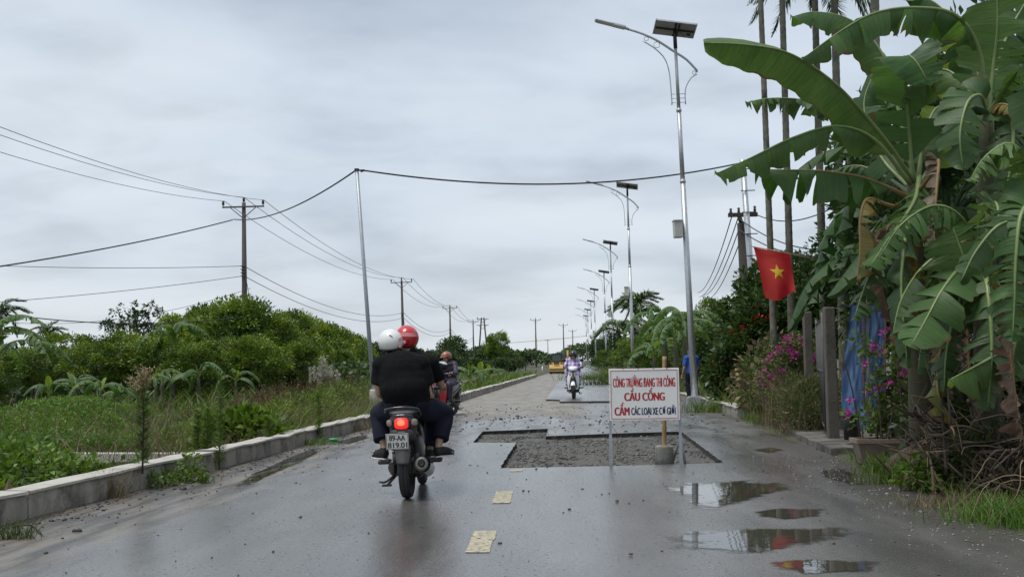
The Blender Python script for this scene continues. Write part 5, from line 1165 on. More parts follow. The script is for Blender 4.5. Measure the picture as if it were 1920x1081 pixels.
def banana_leaf(P, width, droop=35, torn=.3, roll=0.0, nh=(0, 0, 1), pf=.14, seed=0, ribr=.019, curl=.0):
    r = random.Random(seed); torn = min(1, torn * 1.2); width *= (1 - .12 * torn); n = 52; C_ = spline(P, n); ln = sum((C_[i + 1] - C_[i]).length for i in range(n - 1)); nh = V(nh)
    fr = []
    for i in range(n):
        T = (C_[min(i + 1, n - 1)] - C_[max(i - 1, 0)]).normalized(); s_ = T.cross(nh)
        if s_.length < .08: s_ = fr[-1][1] if fr else T.orthogonal()
        s_.normalize()
        if fr and s_.dot(fr[-1][1]) < 0: s_ = -s_
        if fr: s_ = (s_ * .5 + fr[-1][1] * .5).normalized()
        nn = s_.cross(T).normalized(); a = roll * (i / n if roll else 0); fr.append((T, s_ * math.cos(a) + nn * math.sin(a), nn * math.cos(a) - s_ * math.sin(a)))
    def samp(s):
        x = max(0, min(.9999, s)) * (n - 1); i = int(x); f = x - i; return C_[i].lerp(C_[i + 1], f), fr[i]
    vs = []; uvs = []; fs = []; K = 5
    for sg in (-1, 1):
        cuts = [0.0]
        if torn > 0:
            while cuts[-1] < .97: cuts.append(min(1, cuts[-1] + r.uniform(.25, 2.0) * (.20 - .16 * min(1, torn)) * (.6 if torn > .9 else 1) * (1 if r.random() < .85 else 2.6)))
            if 1 - cuts[-1] > 0: cuts.append(1.0)
        else: cuts.append(1.0)
        for a, b in zip(cuts, cuts[1:]):
            if b - a < .004: continue
            m_ = max(2, int((b - a) * 40)); th0 = math.radians(droop * r.uniform(1 - .6 * torn, 1 + .55 * torn)); gap = (r.uniform(.04, .30) + max(0, torn - .85) * 2 * min(1, torn * 1.4) if torn else 0) ; grav = torn * r.uniform(0, 1.0); sw = r.uniform(.02, .07); short = 1 - (r.random() ** 2) * .4 * torn; o = len(vs)
            tw = r.gauss(0, .55) * torn; tilt = (r.gauss(.25, .45) if b - a < .5 else 0) * torn
            for i in range(m_ + 1):
                s = a + (b - a) * i / m_; w = .5 * width * min(1, ((s + .004) / .13)) ** .55 * (1 - max(0, (s - .5) / .5) ** 2.4) ** .55
                w = max(w, .01) * short * (1 + .04 * math.sin(s * 60 + seed)); sc = (a + b) / 2; p, (T, S_, Nn) = samp(pf + s * (1 - pf)); p = p.copy()
                for j in range(K + 1):
                    u = j / K; vs.append(p.copy()); uvs.append((s * ln, u))
                    th = th0 * (.62 + .5 * u) - curl * u; d = S_ * sg * math.cos(th) - Nn * math.sin(th); d = d.lerp(V((0, 0, -1)), grav * u * .7)
                    d = d + T * (sw * 4 + (sc - s) * gap * 10 * (1 if b - a < .9 else 0) + tw * (s - sc) / max(b - a, .01) * .4); d.normalize()
                    d = d + Nn * .10 * math.sin(s * 31 + u * 5 + seed) * u
                    p = p + d * (w / K) + Nn * ((s - sc) * ln * tilt / K)
            for i in range(m_):
                for j in range(K):
                    q = o + i * (K + 1) + j; f = (q, q + K + 1, q + K + 2, q + 1); fs.append(f if sg > 0 else tuple(reversed(f)))
    mb = MB(); mb.add(vs, fs, 0, True); nb = len(vs); rr = [ribr * (1.25 - 1.05 * i / (n - 1)) for i in range(n)][::2]; mb.tube([c - fr[i][2] * .004 for i, c in enumerate(C_)][::2], rr, 6, 1, ell=1.25)
    uvs += [(0, 0)] * (len(mb.v) - nb)
    return mb, uvs
def leaf_obj(P, width, mats, parent=None, **k):
    mb, uvs = banana_leaf(P, width, **k); me = mb.mesh('leaf', mats); u = me.uv_layers.new(name='UVMap'); a = np.array(uvs, np.float32); li = np.empty(len(me.loops), np.int32); me.loops.foreach_get('vertex_index', li); u.data.foreach_set('uv', a[li].ravel())
    return put('leaf', me, parent)
BV = []
for i in range(9):
    r = random.Random(100 + i); h = r.uniform(.35, .8); e = r.uniform(-.75, .15)
    P = [(0, 0, 0), (.14, 0, .30), (.45, 0, .30 + h * .55), (.95, 0, .30 + h * .6 + e * .15), (1.4, 0, .3 + h * .3 + e * .5), (1.72, 0, .1 + e)]
    o = leaf_obj(P, r.uniform(.42, .56), [m_ban, m_rib], droop=r.uniform(20, 55), torn=(.0, .35, .6, .8, .9, .5, .15, .7, .95)[i], seed=i, pf=.16); BV.append(o.data); bpy.data.objects.remove(o)
YV = []
for i in range(3):
    P = [(0, 0, 0), (.05, 0, .4), (.16, 0, .9), (.36, 0, 1.35)]; o = leaf_obj(P, .44, [m_bany, m_rib], droop=-12, torn=.0, seed=40 + i, nh=(-1, 0, .2)); YV.append(o.data); bpy.data.objects.remove(o)
def banana_plant(label, loc, h, nl, L_, seed, group=None, young=1, mats=None, az=None, variants=None):
    t = thing('banana_plant', label, 'banana plant', loc, group); r = random.Random(seed)
    mb = MB(); mb.tube([(0, 0, -.3), (.02, 0, h * .4), (0, .02, h * .8), (0, 0, h)], [.13 * h / 2.2 + .02, .11 * h / 2.2 + .02, .085 * h / 2.2 + .015, .045], 12); mb.build('stem', m_pseudo, t)
    for i in range(nl):
        me = BV[r.randrange(len(BV))] if variants is None else BV[r.choice(variants)]
        o = put('leaf', me, t); o.location = (0, 0, h - .12 * r.random()); s = L_ * r.uniform(.75, 1.15) / 1.8; o.scale = (s, s * r.uniform(.85, 1.1), s)
        a = (i * 2.4 + r.uniform(-.4, .4)) if az is None else r.uniform(*az); o.rotation_euler = (r.uniform(-.2, .2), r.uniform(-.5, .35), a)
        if mats: 
            o.data = me.copy(); o.data.materials.clear(); [o.data.materials.append(x) for x in mats]
    for i in range(young):
        o = put('leaf', YV[i % 3], t); o.location = (0, 0, h - .1); s = L_ / 1.8 * r.uniform(.7, 1.05); o.scale = (s,) * 3; o.rotation_euler = (r.uniform(-.1, .1), r.uniform(-.1, .2), r.uniform(0, 6.28))
    return t

# crowns made of many leaves in clumps
def clump_cloud(r, blobs, nclump, per, crad, lsize, lw, shell=.8, up=.25, flat=1.0, dome=False):
    bl = np.array(blobs, float); wt = (bl[:, 3] * bl[:, 4] * bl[:, 5]) ** .67; k = r.choice(len(bl), nclump, p=wt / wt.sum()); b = bl[k]
    d = unit(r.normal(size=(nclump, 3))); d[:, 2] = np.where(d[:, 2] < -.55, -d[:, 2], d[:, 2]); rad = 1 - (1 - shell) * r.random((nclump, 1)) ** .8 * 1.6
    c = b[:, :3] + d * b[:, 3:] * np.clip(rad, .2, 1.05)
    cs = crad * r.uniform(.6, 1.4, (nclump, 1, 1)); e = unit(r.normal(size=(nclump, per, 3)) + d[:, None] * .55)
    if dome: e[..., 2] = np.where(e[..., 2] < -.15, -e[..., 2] * .6, e[..., 2]); e = unit(e)
    q = r.random((nclump, per, 1)) ** .33
    p = c[:, None] + e * cs * q * np.array([1, 1, flat]); dr = unit(e + d[:, None] * .4 + r.normal(0, .35, (nclump, per, 3)) + np.array([0, 0, up - .45]))
    p = p.reshape(-1, 3); dr = dr.reshape(-1, 3); n = len(p)
    clump_cloud.idx = np.repeat(np.arange(nclump), per); clump_cloud.z = c[:, 2]
    return leaf_quads(p, dr, lsize * r.uniform(.6, 1.3, n), lw * r.uniform(.7, 1.25, n), side=np.tile([0, 0, 1.0], (n, 1)) + r.normal(0, .5, (n, 3)), r=r)
def tree_meshes(seed, H, R, m, nclump, per, lsize, lw, trunk_h, nb=9, crad=.30, shell=.8, spread=1.0, rtr=.1, limbs=5, zlo=.38):
    r = np.random.default_rng(seed); bl = [(0, 0, H * .62, R * .75, R * .75, H * .36)]
    for i in range(nb):
        a = 2 * PI * (i + r.random() * .7) / nb; z = H * r.uniform(zlo, .85); q = R * r.uniform(.35, .75) * spread * (1 - .5 * max(0, z / H - .55)); s = R * r.uniform(.28, .46); bl.append((math.cos(a) * q, math.sin(a) * q, z, s, s, s * .85))
    v, f = clump_cloud(r, bl, nclump, per, crad, lsize, lw, shell, dome=isinstance(m, list))
    tn = np.clip(r.normal(1.05, .85, nclump) + .5, 0, 2.99).astype(int)[clump_cloud.idx] if isinstance(m, list) else None; cr = fast_mesh('crown', v, f, 4, m, midx=tn); mb = MB(); mb.tube([(0, 0, -.4), (.03, 0, trunk_h * .5), (0, .04, trunk_h), (.05, 0, H * .75)], [rtr * 1.3, rtr, rtr * .85, rtr * .3], 8)
    for i in range(limbs):
        b = bl[1 + i % nb]; mb.tube(spline([(0, .02, trunk_h * (.6 + .1 * (i % 4))), (b[0] * .4, b[1] * .4, (trunk_h + b[2]) / 2), b[:3]], 7), [rtr * .55, rtr * .5, rtr * .42, rtr * .36, rtr * .3, rtr * .22, rtr * .12], 6)
    return cr, mb.mesh('trunk', m_bark)
def tree(name, label, cat, ms, px, top, Y, Hn, base=-.35, group=None, wide=1.0, seed=0):
    p = at(px, top, Y); s = (p.z - base) / Hn; t = thing(name, label, cat, (p.x, Y, base), group, random.Random(int(px * 7 + top)).uniform(0, 6.28)); t.scale = (s * wide, s * wide, s)
    put('trunk', ms[1], t); put('crown', ms[0], t); return t
LONG = [tree_meshes(i, 4.5, 2.3, [m_longd, m_longan, m_longl], 125, 92, .19, .095, 1.3, 15, .52, .98, zlo=.14) for i in range(4)]
DARK = [tree_meshes(20 + i, 5.5, 2.6, m_deep, 260, 30, .2, .10, 1.6, 9, .42, .7) for i in range(2)]
FAR = [tree_meshes(30 + i, 6, 2.8, m_far, 150, 22, .42, .22, 1.8, 8, .5, .8) for i in range(3)]
OG = 'round dense orchard trees left of the road'
OL = 'one of the round dense green orchard trees packed in a row left of the road'
OLS = {(-30, 640): 'round orchard tree cut by the left frame edge', (125, 622): 'orchard tree behind the small dark palm crown at the left', (180, 640): 'low bright orchard tree right behind the spreading young banana plant', (235, 622): 'orchard tree below the slender tree with separate leaf tufts', (285, 628): 'low orchard tree behind the slim young banana plants', (335, 588): 'orchard tree directly behind the tall banana plant', (390, 570): 'high orchard tree adjoining the tallest one on its left side', (370, 640): 'low front orchard tree between the tall banana plant and the tallest orchard tree', (500, 590): 'round orchard tree adjoining the tallest one on its right side', (588, 600): 'orchard tree behind the reed plumes, left part of the sloping row', (612, 606): 'orchard tree above the reed plumes where the row slopes down', (640, 622): 'orchard tree halfway down the sloping row towards the leaning post', (560, 640): 'low front orchard tree just left of the reed plumes', (625, 650): 'low front orchard tree just right of the reed plumes', (655, 655): 'lowest front orchard tree nearest the leaning post', (470, 625): 'front orchard tree below and right of the near power pole'}
k = 0
for px, top, Y, w in [(-30, 640, 46, 1), (60, 646, 44, 1), (125, 622, 52, 1), (180, 640, 44, 1.1), (235, 622, 53, 1), (285, 628, 45, 1.1), (335, 588, 52, .9), (390, 570, 55, .9), (440, 556, 50, .95), (370, 640, 43, 1), (500, 590, 50, .95), (545, 580, 56, .9), (588, 600, 60, .85), (612, 606, 70, .9), (640, 622, 78, .95), (664, 628, 88, 1), (560, 640, 48, 1), (625, 650, 62, 1), (655, 655, 70, 1), (470, 625, 45, 1)]:
    lab = {(440, 556): 'tallest round orchard tree, directly below the near power pole', (545, 580): 'round orchard tree with a bright crown midway between the near pole and the leaning post', (60, 646): 'low round orchard tree behind the banana plant at the left frame edge', (664, 628): 'orchard tree at the far end of the row, beside the leaning post'}.get((px, top)) or OLS[(px, top)]
    tree('longan_tree', lab, 'tree', LONG[k % 4], px, top, Y, 4.9, group=OG, wide=w * 1.05); k += 1
# a thin tall tree with separate tufts, and dark crowns behind the row
def tufts(label, px, Y, tops):
    p0 = at(px, 700, Y); t = thing('sparse_tree', label, 'tree', (p0.x, Y, -.3)); r = np.random.default_rng(int(px)); bl = []; mb = MB()
    for x, y, s in tops:
        q = at(x, y, Y) - V((p0.x, Y, -.3)); bl.append((*q, s, s, s * .8)); mb.tube(spline([(0, 0, 0), (q.x * .2, 0, q.z * .6), tuple(q)], 8), [.07, .065, .06, .05, .04, .03, .02, .012], 6)
    v, f = clump_cloud(r, bl, 60, 28, .2, .2, .10, .5); put('crown', fast_mesh('crown', v, f, 4, m_far), t); mb.build('trunk', m_bark, t)
tufts('slender tree with separate leaf tufts rising above the orchard at the left', 245, 58, [(215, 605, .45), (200, 612, .35), (240, 578, .4), (222, 582, .35), (262, 600, .6), (285, 578, .45), (300, 590, .4), (230, 625, .8), (270, 620, .9)])
tree('dark_tree', 'dark feathery tree showing behind the orchard row near the leaning post', 'tree', FAR[0], 575, 588, 75, 6.4, wide=.7)
tree('dark_tree', 'dark low tree between the orchard row and the white helmet', 'tree', FAR[1], 690, 640, 110, 6.4, wide=1.2)
FLS = {(720, 640): 'far tree hidden behind the two helmets', (790, 652): 'far tree directly left of the brown helmet', (812, 655): 'far tree directly behind the brown helmet', (888, 648): 'far tree between the dark conical tree and the braced poles', (915, 650): 'far tree below the braced poles', (955, 656): 'far tree right of the pale airy tree', (985, 657): 'far tree below the tall far power pole', (870, 665): 'bright low far tree at the foot of the dark conical tree', (900, 668): 'bright low far tree above the banana suckers', (840, 660): 'low far tree between the brown helmet and the dark conical tree', (935, 668): 'low far tree at the foot of the pale airy tree', (965, 668): 'low far tree left of the yellow loader'}
FG = 'far trees left of the road beyond the riders'
for i, (px, top, Y, w, lab) in enumerate([(720, 640, 130, 1.2, None), (790, 652, 140, 1, None), (812, 655, 110, 1.1, None), (850, 626, 150, .8, 'dark conical tree under the third power pole, left of the road'), (888, 648, 160, 1.1, None), (915, 650, 140, 1.1, None), (932, 622, 138, .55, 'pale airy tree standing above the far hedge left of the road'), (955, 656, 170, 1.3, None), (985, 657, 200, 1.3, None), (870, 665, 95, 1, None), (900, 668, 92, 1.1, None), (840, 660, 88, 1, None), (935, 668, 105, 1.2, None), (965, 668, 130, 1.3, None)]):
    tree('roadside_tree', lab or FLS[(px, top)], 'tree', FAR[i % 3] if i != 6 else LONG[1], px, top, Y, 6.4 if i != 6 else 4.9, group=FG, wide=w * 1.2)
r = np.random.default_rng(5); nW = 26000; a = r.uniform(-190, 170, nW); pz = np.abs(r.normal(0, 1, nW)); hh = 4.6 + 1.4 * np.sin(a * .21) + np.sin(a * .53 + 1) * .8; keep = (a < -12) | (a > 8.5)
p = np.c_[a, 330 + r.normal(0, 6, nW), hh * (1 - np.clip(pz * .35, 0, 1))][:, :]; v, f = leaf_quads(p, r.normal(size=(nW, 3)) + [0, 0, .2], r.uniform(.8, 1.7, nW), r.uniform(.5, .9, nW), r=r)
o = put('far_woods', fast_mesh('far_woods', v, f, 4, m_far), kind='stuff')

r = np.random.default_rng(6); nU = 16000; yy_ = r.uniform(47, 60, nU); xx_ = r.uniform(-34, -9, nU); v, f = leaf_quads(np.c_[xx_, yy_, -.3 + 1.7 * r.random(nU) ** 1.3], r.normal(size=(nU, 3)), r.uniform(.2, .45, nU), r.uniform(.1, .2, nU), r=r)
put('orchard_undergrowth', fast_mesh('orchard_undergrowth', v, f, 4, m_deep), kind='stuff')
# bananas among the orchard
BG = 'young banana plants at the foot of the orchard'
def gl(px, Y, z=-.3): q = at(px, 700, Y); return V((q.x, Y, z))
banana_plant('large banana plant with long drooping leaves at the left frame edge', gl(-12, 31), 1.9, 9, 2.0, 1, young=0, variants=[3, 4, 8])
banana_plant('tall banana plant with leaves arching above the orchard crowns', gl(325, 43), 2.5, 5, 1.7, 2, young=1, variants=[3, 5, 7])
for i, (px, Y, h, l, lab) in enumerate([(92, 36, 1.0, 1.3, 'young banana plant with an upright light leaf near the left edge'), (140, 37, 1.2, 1.5, 'young banana plant with spreading leaves between two others at left'), (188, 36, 1.1, 1.4, 'young banana plant with a yellowing leaf by the orchard'), (222, 38, .8, 1.2, 'small banana sucker beside the tan weed plume'), (292, 39, 1.3, 1.2, 'slim young banana plant beside two others in the orchard gap'), (304, 40, 1.4, 1.3, 'slim young banana plant, middle one of the three in the orchard gap'), (322, 41, 1.4, 1.2, 'slim young banana plant, rightmost of the three in the orchard gap'), (372, 40, 1.5, 1.6, 'young banana plant with horizontal leaves behind the tall green weeds'), (442, 42, 1.3, 1.3, 'young banana plant at the dark foot of the tallest orchard tree')]):
    banana_plant(lab, gl(px, Y), h * .8, 5, l * .72, 20 + i, BG, 1, variants=[0, 6, 1, 3])
for i, (px, Y, lab) in enumerate([(900, 62, 'light green banana sucker behind the far kerb, left one'), (918, 66, 'light green banana sucker behind the far kerb, right one'), (880, 60, 'small banana sucker behind the far kerb next to the red scooter')]):
    banana_plant(lab, gl(px, Y, -.2), .7, 3, 1.3, 50 + i, 'banana suckers behind the far kerb', 2, variants=[0, 6])

# green crop and ground cover behind the kerb
r = np.random.default_rng(8)
n = 85000; y = 18.8 + 5.5 * r.random(n) ** 1.1; kx = np.array([kerb_x(q) for q in y]); x = kx - 1.0 - 13 * r.random(n) ** 1.2
cl = np.array([noise.noise(V((a * .55, b * .45, 0))) for a, b in zip(x, y)]); hgt = np.clip(.5 + 1.0 * cl, .12, .95) * np.clip((y - 18.2) / 1.5, .45, 1) * np.clip((kx - x - 1.0) / 1.2, .3, 1); gzv = -.42 + .2 * np.clip((y - 17) / 5, 0, 1)
p = np.c_[x, y, gzv + hgt * (1 - .5 * r.random(n) ** 2)]
v, f = leaf_quads(p, r.normal(size=(n, 3)) * [.8, .8, .5] + [0, 0, .55], r.uniform(.05, .12, n), r.uniform(.016, .036, n), side=np.tile([0, 0, 1.], (n, 1)) + r.normal(0, .6, (n, 3)), r=r)
put('feathery_crop', fast_mesh('feathery_crop', v, f, 4, m_crop), kind='stuff')
def bush(name, label, cat, loc, blobs, m, nclump, per, crad, ls, lw, seed, group=None, stems=6, shell=.75, up=.25, extra=None):
    r = np.random.default_rng(seed); t = thing(name, label, cat, loc, group); v, f = clump_cloud(r, blobs, nclump, per, crad, ls, lw, shell, up); put('foliage', fast_mesh('foliage', v, f, 4, m), t)
    mb = MB()
    for i in range(stems):
        b = blobs[i % len(blobs)]; q = r.normal(0, .1, 2); mb.tube(spline([(q[0], q[1], -.15), (q[0] + b[0] * .4, q[1] + b[1] * .4, b[2] * .5), (b[0] + q[0], b[1] + q[1], b[2])], 6), [.016, .014, .012, .010, .008, .005], 5)
    s = mb.build('stems', m_twig, t); s['kind'] = 'stuff'
    for nm, mm, cnt, sz in (extra or []):
        v, f = clump_cloud(r, blobs, cnt, 16, sz * 1.25, sz, sz * .8, .96, .3); q = put(nm, fast_mesh(nm, v, f, 4, mm), t); q['kind'] = 'stuff'
    return t
b0 = at(48, 880, 11.6)
bush('leafy_vine', 'bright yellow-green leafy bush behind the kerb at the lower left edge', 'bush', (b0.x, 11.7, -.45), [(0, 0, .45, .6, .7, .45), (-.45, .3, .6, .5, .6, .4), (.35, .5, .35, .5, .5, .35), (-.2, -.6, .3, .5, .5, .3)], m_young, 260, 16, .16, .085, .06, 61)
bush('ditch_weeds', 'dark leafy weeds growing in the ditch under the concrete beam', 'bush', (at(240, 880, 17.5).x, 17.0, -.6), [(0, 0, .08, 1.5, .5, .14), (1.1, -.6, .08, .6, .5, .14), (-1.2, -.3, .1, .7, .5, .16)], m_deep, 150, 14, .16, .09, .06, 62)
n = 700; yq = r.uniform(18.6, 25, n); kq = np.array([kerb_x(q) for q in yq]); xq = kq - .8 - 12 * r.random(n); v, f = blades(np.c_[xq, yq, np.full(n, -.1)], np.c_[r.normal(0, .3, (n, 2)), np.ones(n)], r.uniform(.5, 1.15, n), r.uniform(.008, .02, n), unit(r.normal(size=(n, 3)) * [1, 1, 0]), r)
put('stray_stalks', fast_mesh('stray_stalks', v, f, 4, m_dry), kind='stuff')
# weeds on the bank behind the kerb
WLS = {(490, 19): 'olive weed clump behind the kerb, next right of the bright broad-leaved weed', (520, 21): 'leafy green weed clump behind the kerb left of the grey-leaved weed', (500, 24): 'reddish weed clump behind the olive clump at the first orchard trees', (555, 22): 'olive weed clump just left of the grey-leaved weed', (590, 24): 'leafy green weed clump right behind the grey-leaved weed', (560, 27): 'reddish weed clump left of the reed plumes', (620, 26): 'olive weed clump above the green can', (640, 29): 'leafy green weed clump right of the green can', (620, 32): 'reddish weed clump at the foot of the reed plumes', (670, 31): 'olive weed clump left of the passenger shoulder', (660, 35): 'reddish weed clump near the foot of the leaning post', (690, 36): 'leafy green weed clump at the foot of the leaning post', (400, 24): 'leafy green weed clump behind the tallest feathery weed', (455, 27): 'olive weed clump in front of the tallest orchard tree', (520, 31): 'reddish weed clump in front of the round bright-crowned orchard tree'}
WG2 = 'rough weeds on the bank behind the left kerb'
i = 0
for px, Y, h, m, w in [(455, 17.5, .85, m_young, .7), (430, 20, .8, m_brownw, .7), (490, 19, .7, m_olive, .8), (520, 21, .9, m_longan, .7), (500, 24, .95, m_brownw, 1), (555, 22, .95, m_olive, .8), (590, 24, 1.0, m_longan, .8), (560, 27, 1.1, m_brownw, 1), (620, 26, 1.1, m_olive, .9), (640, 29, 1.1, m_longan, .9), (620, 32, 1.2, m_brownw, 1.1), (670, 31, 1.2, m_olive, 1), (660, 35, 1.2, m_brownw, 1), (690, 36, 1.1, m_longan, 1), (400, 24, .8, m_longan, 1), (455, 27, .9, m_olive, 1.2), (520, 31, 1.0, m_brownw, 1.3)]:
    lab = WLS.get((px, Y)) or {17.5: 'broad-leaved bright weed just behind the kerb near the gap', 20: 'reddish-brown dry weed clump left of the bright broad-leaved weed'}.get(Y, {'reddish_weeds': 'one of the reddish-brown weed clumps on the bank behind the left kerb', 'olive_weeds': 'one of the olive seedy weed clumps on the bank behind the left kerb', 'longan_leaves': 'one of the leafy green weed clumps on the bank behind the left kerb'}.get(m.name, ''))
    q = gl(px, Y, -.25); q.x = min(q.x, kerb_x(Y) - .75)
    big = m is m_young
    bush('weed_clump', lab, 'weeds', q, [(0, 0, h * .5, w * .6, w * .6, h * .5), (w * .5, .2, h * .4, w * .45, w * .4, h * .4), (-w * .5, -.1, h * .4, w * .5, w * .4, h * .42)], m, 130, 20, .17, .14 if big else .085, .08 if big else .022, 200 + i, WG2, 10, .65, .5); i += 1
n = 5000; y = 17 + 22 * r.random(n) ** .8; kx = np.array([kerb_x(q) for q in y]); x = kx - .35 - r.exponential(.7, n); p = np.c_[x, y, np.full(n, -.28)]; b_ = unit(r.normal(size=(n, 3)) * [1, 1, 0]); v, f = blades(p, np.c_[r.normal(0, .25, (n, 2)), np.ones(n)], r.uniform(.3, .95, n), r.uniform(.008, .02, n), b_, r)
put('bank_grass', fast_mesh('bank_grass', v, f, 4, m_grass), kind='stuff')
n = 5000; y = 16 + 22 * r.random(n); kx = np.array([kerb_x(q) for q in y]); x = kx - .4 - r.exponential(1.3, n); p = np.c_[x, y, np.full(n, -.25)]; b_ = unit(r.normal(size=(n, 3)) * [1, 1, 0]); v, f = blades(p, np.c_[r.normal(0, .35, (n, 2)), np.ones(n)], r.uniform(.4, 1.1, n), r.uniform(.006, .014, n), b_, r)
put('dry_grass', fast_mesh('dry_grass', v, f, 4, m_dry), kind='stuff')
n = 9000; y = r.uniform(36, 100, n); kx = np.array([kerb_x(q) for q in y]); x = kx - .4 - 14 * r.random(n) ** 1.4; p = np.c_[x, y, np.full(n, -.28)]; b_ = unit(r.normal(size=(n, 3)) * [1, 1, 0]); v, f = blades(p, np.c_[r.normal(0, .25, (n, 2)), np.ones(n)], r.uniform(.4, 1.0, n), r.uniform(.04, .09, n), b_, r)
put('far_verge_grass', fast_mesh('far_verge_grass', v, f, 4, m_grass), kind='stuff')
# pale reed plumes
for i, (px, top) in enumerate([(581, 694), (588, 690), (594, 703), (601, 672), (603, 684), (609, 676), (615, 690), (619, 698), (622, 688), (631, 698), (635, 705), (597, 690)]):
    Y = 33 + (i % 3); p0 = at(px, top, Y); g0 = V((p0.x + .1, Y, -.25)); t = thing('reed_plume', 'pale reed plume, %s in the bunch left of the leaning post' % ('leftmost', 'second from left', 'third from left', 'tallest', 'close behind the tallest', 'second tallest', 'middle', 'sixth from right', 'fifth from right', 'second from right', 'rightmost', 'shorter one before the tallest')[i], 'reed', g0, 'pale reed plumes on the bank'); q = p0 - g0
    mb = MB(); mb.tube(spline([(0, 0, 0), (q.x * .3, 0, q.z * .6), tuple(q)], 6), .006, 4); mb.build('stalk', m_dry, t)
    nn = 120; f_ = r.random(nn); pt_ = np.outer(1 - f_ * .32, np.array(q)) ; v, f = leaf_quads(pt_, r.normal(0, .35, (nn, 3)) + [0, 0, 1], np.full(nn, .14), np.full(nn, .016), r=r); o = put('plume', fast_mesh('plume', v, f, 4, m_plume), t)
def tall_weed(label, px, top, bpx, bpy, Y, plume, seed, green=True):
    r = np.random.default_rng(seed); p0 = at(px, top, Y); b = at(bpx, bpy, Y); t = thing('tall_weed', label, 'weed', b, 'tall weeds along the left kerb'); q = p0 - b; mb = MB(); mb.tube(spline([(0, 0, 0), (q.x * .2, .02, q.z * .5), tuple(q)], 8), [.012, .011, .010, .009, .008, .007, .005, .003], 5); mb.build('stalk', m_twig if plume else m_grass, t)
    nn = 420; f_ = r.uniform(.12, .8 if plume else .98, nn) if plume else r.uniform(.08, 1, nn); a = r.uniform(0, 2 * PI, nn); d = np.c_[np.cos(a), np.sin(a), np.full(nn, .55)]; wd = (.15 if plume else .13) * (1.1 - .55 * f_)
    v, f = leaf_quads(np.outer(f_, np.array(q)), d, wd, np.full(nn, .012), side=np.tile([0, 0, 1.], (nn, 1)) + r.normal(0, .3, (nn, 3)), r=r); put('foliage', fast_mesh('foliage', v, f, 4, m_olive if plume else m_grass), t)
    if plume:
        parts = []
        for k in range(26):
            a = r.uniform(0, 2 * PI); f0 = r.uniform(.78, .97); e = np.array(q) * f0 + np.array([math.cos(a) * .16, math.sin(a) * .16, .10]) * r.uniform(.5, 1.1) * (1.25 - (f0 - .78) * 3); s = np.array(q) * (f0 - .05); ff = r.random((34, 1)); parts.append(leaf_quads(s + (e - s) * ff + r.normal(0, .012, (34, 3)), r.normal(size=(34, 3)) + [0, 0, .5], np.full(34, .035), np.full(34, .016), r=r))
        v, f = join(parts); o = put('seed_head', fast_mesh('seed_head', v, f, 4, m_tan), t)
tall_weed('tall weed with a big tan seed head standing at the low kerb wall', 268, 692, 267, 888, 11.9, True, 301)
tall_weed('tallest feathery green weed growing from the gap between kerb blocks', 414, 700, 411, 885, 14.1, False, 302)
tall_weed('thin feathery green weed behind the kerb, left of the gap', 371, 768, 371, 850, 15.3, False, 303)
tall_weed('thin feathery green weed close beside the tallest one', 389, 765, 388, 850, 15, False, 304)
tall_weed('small weed growing against the front of the kerb beyond the gap', 502, 780, 503, 852, 16.6, False, 305)
tall_weed('grey-leaved weed against the kerb face near the green can', 597, 735, 598, 832, 19, False, 306)
def tuft(name, px, py, n, h, m, seed, spread=.14, w=.008, lab=None):
    r = np.random.default_rng(seed); p0 = G(px, py); p = np.c_[r.normal(0, spread, n), r.normal(0, spread * .5, n), np.zeros(n)]; b_ = unit(r.normal(size=(n, 3)) * [1, 1, 0]); v, f = blades(p, np.c_[r.normal(0, .3, (n, 2)), np.ones(n)], h * r.uniform(.4, 1.1, n), np.full(n, w), b_, r)
    return put('grass_tuft', fast_mesh('grass_tuft', v, f, 4, m), None, lab, None, None, 'stuff', p0)
for a in [(172, 936, 90, .30, m_dry, 1, .06, .006, 'dry grass tuft against the near kerb wall, left of the leafy weed'), (205, 932, 160, .34, m_dry, 2, .10, .006, 'pale spiky grass tuft against the kerb beside the leafy weed'), (24, 1010, 140, .2, m_olive, 3, .1, .006, 'low grass tuft at the broken kerb end in the lower left corner'), (370, 880, 120, .2, m_grass, 4, .14, .008, 'short grass tuft at the kerb foot left of the gap'), (590, 833, 200, .14, m_young, 5, .22, .01, 'yellow-green grass tuft by the kerb near the green can'), (655, 800, 320, .4, m_grass, 6, .4, .012, 'long yellow-green grass along the kerb beside the rider'), (640, 808, 260, .35, m_dry, 7, .4, .01, 'straw-coloured grass along the kerb beside the rider'), (330, 902, 150, .10, m_olive, 8, .2, .01, 'flat grass patch at the foot of the kerb wall')]: tuft('grass_tuft', *a)
q = G(262, 912); bush('kerb_weed', 'small leafy green weed against the kerb face below the tan seed head', 'weed', q, [(0, .05, .2, .1, .07, .16), (.12, 0, .05, .35, .12, .06)], m_young, 60, 9, .06, .05, .03, 71, stems=4)
q = G(340, 904); bush('kerb_weed', 'low creeping weed patch at the kerb foot left of the gap', 'weed', q, [(0, 0, .04, .42, .16, .05), (.1, .05, .16, .12, .08, .14)], m_longan, 70, 9, .07, .05, .03, 72, stems=4)
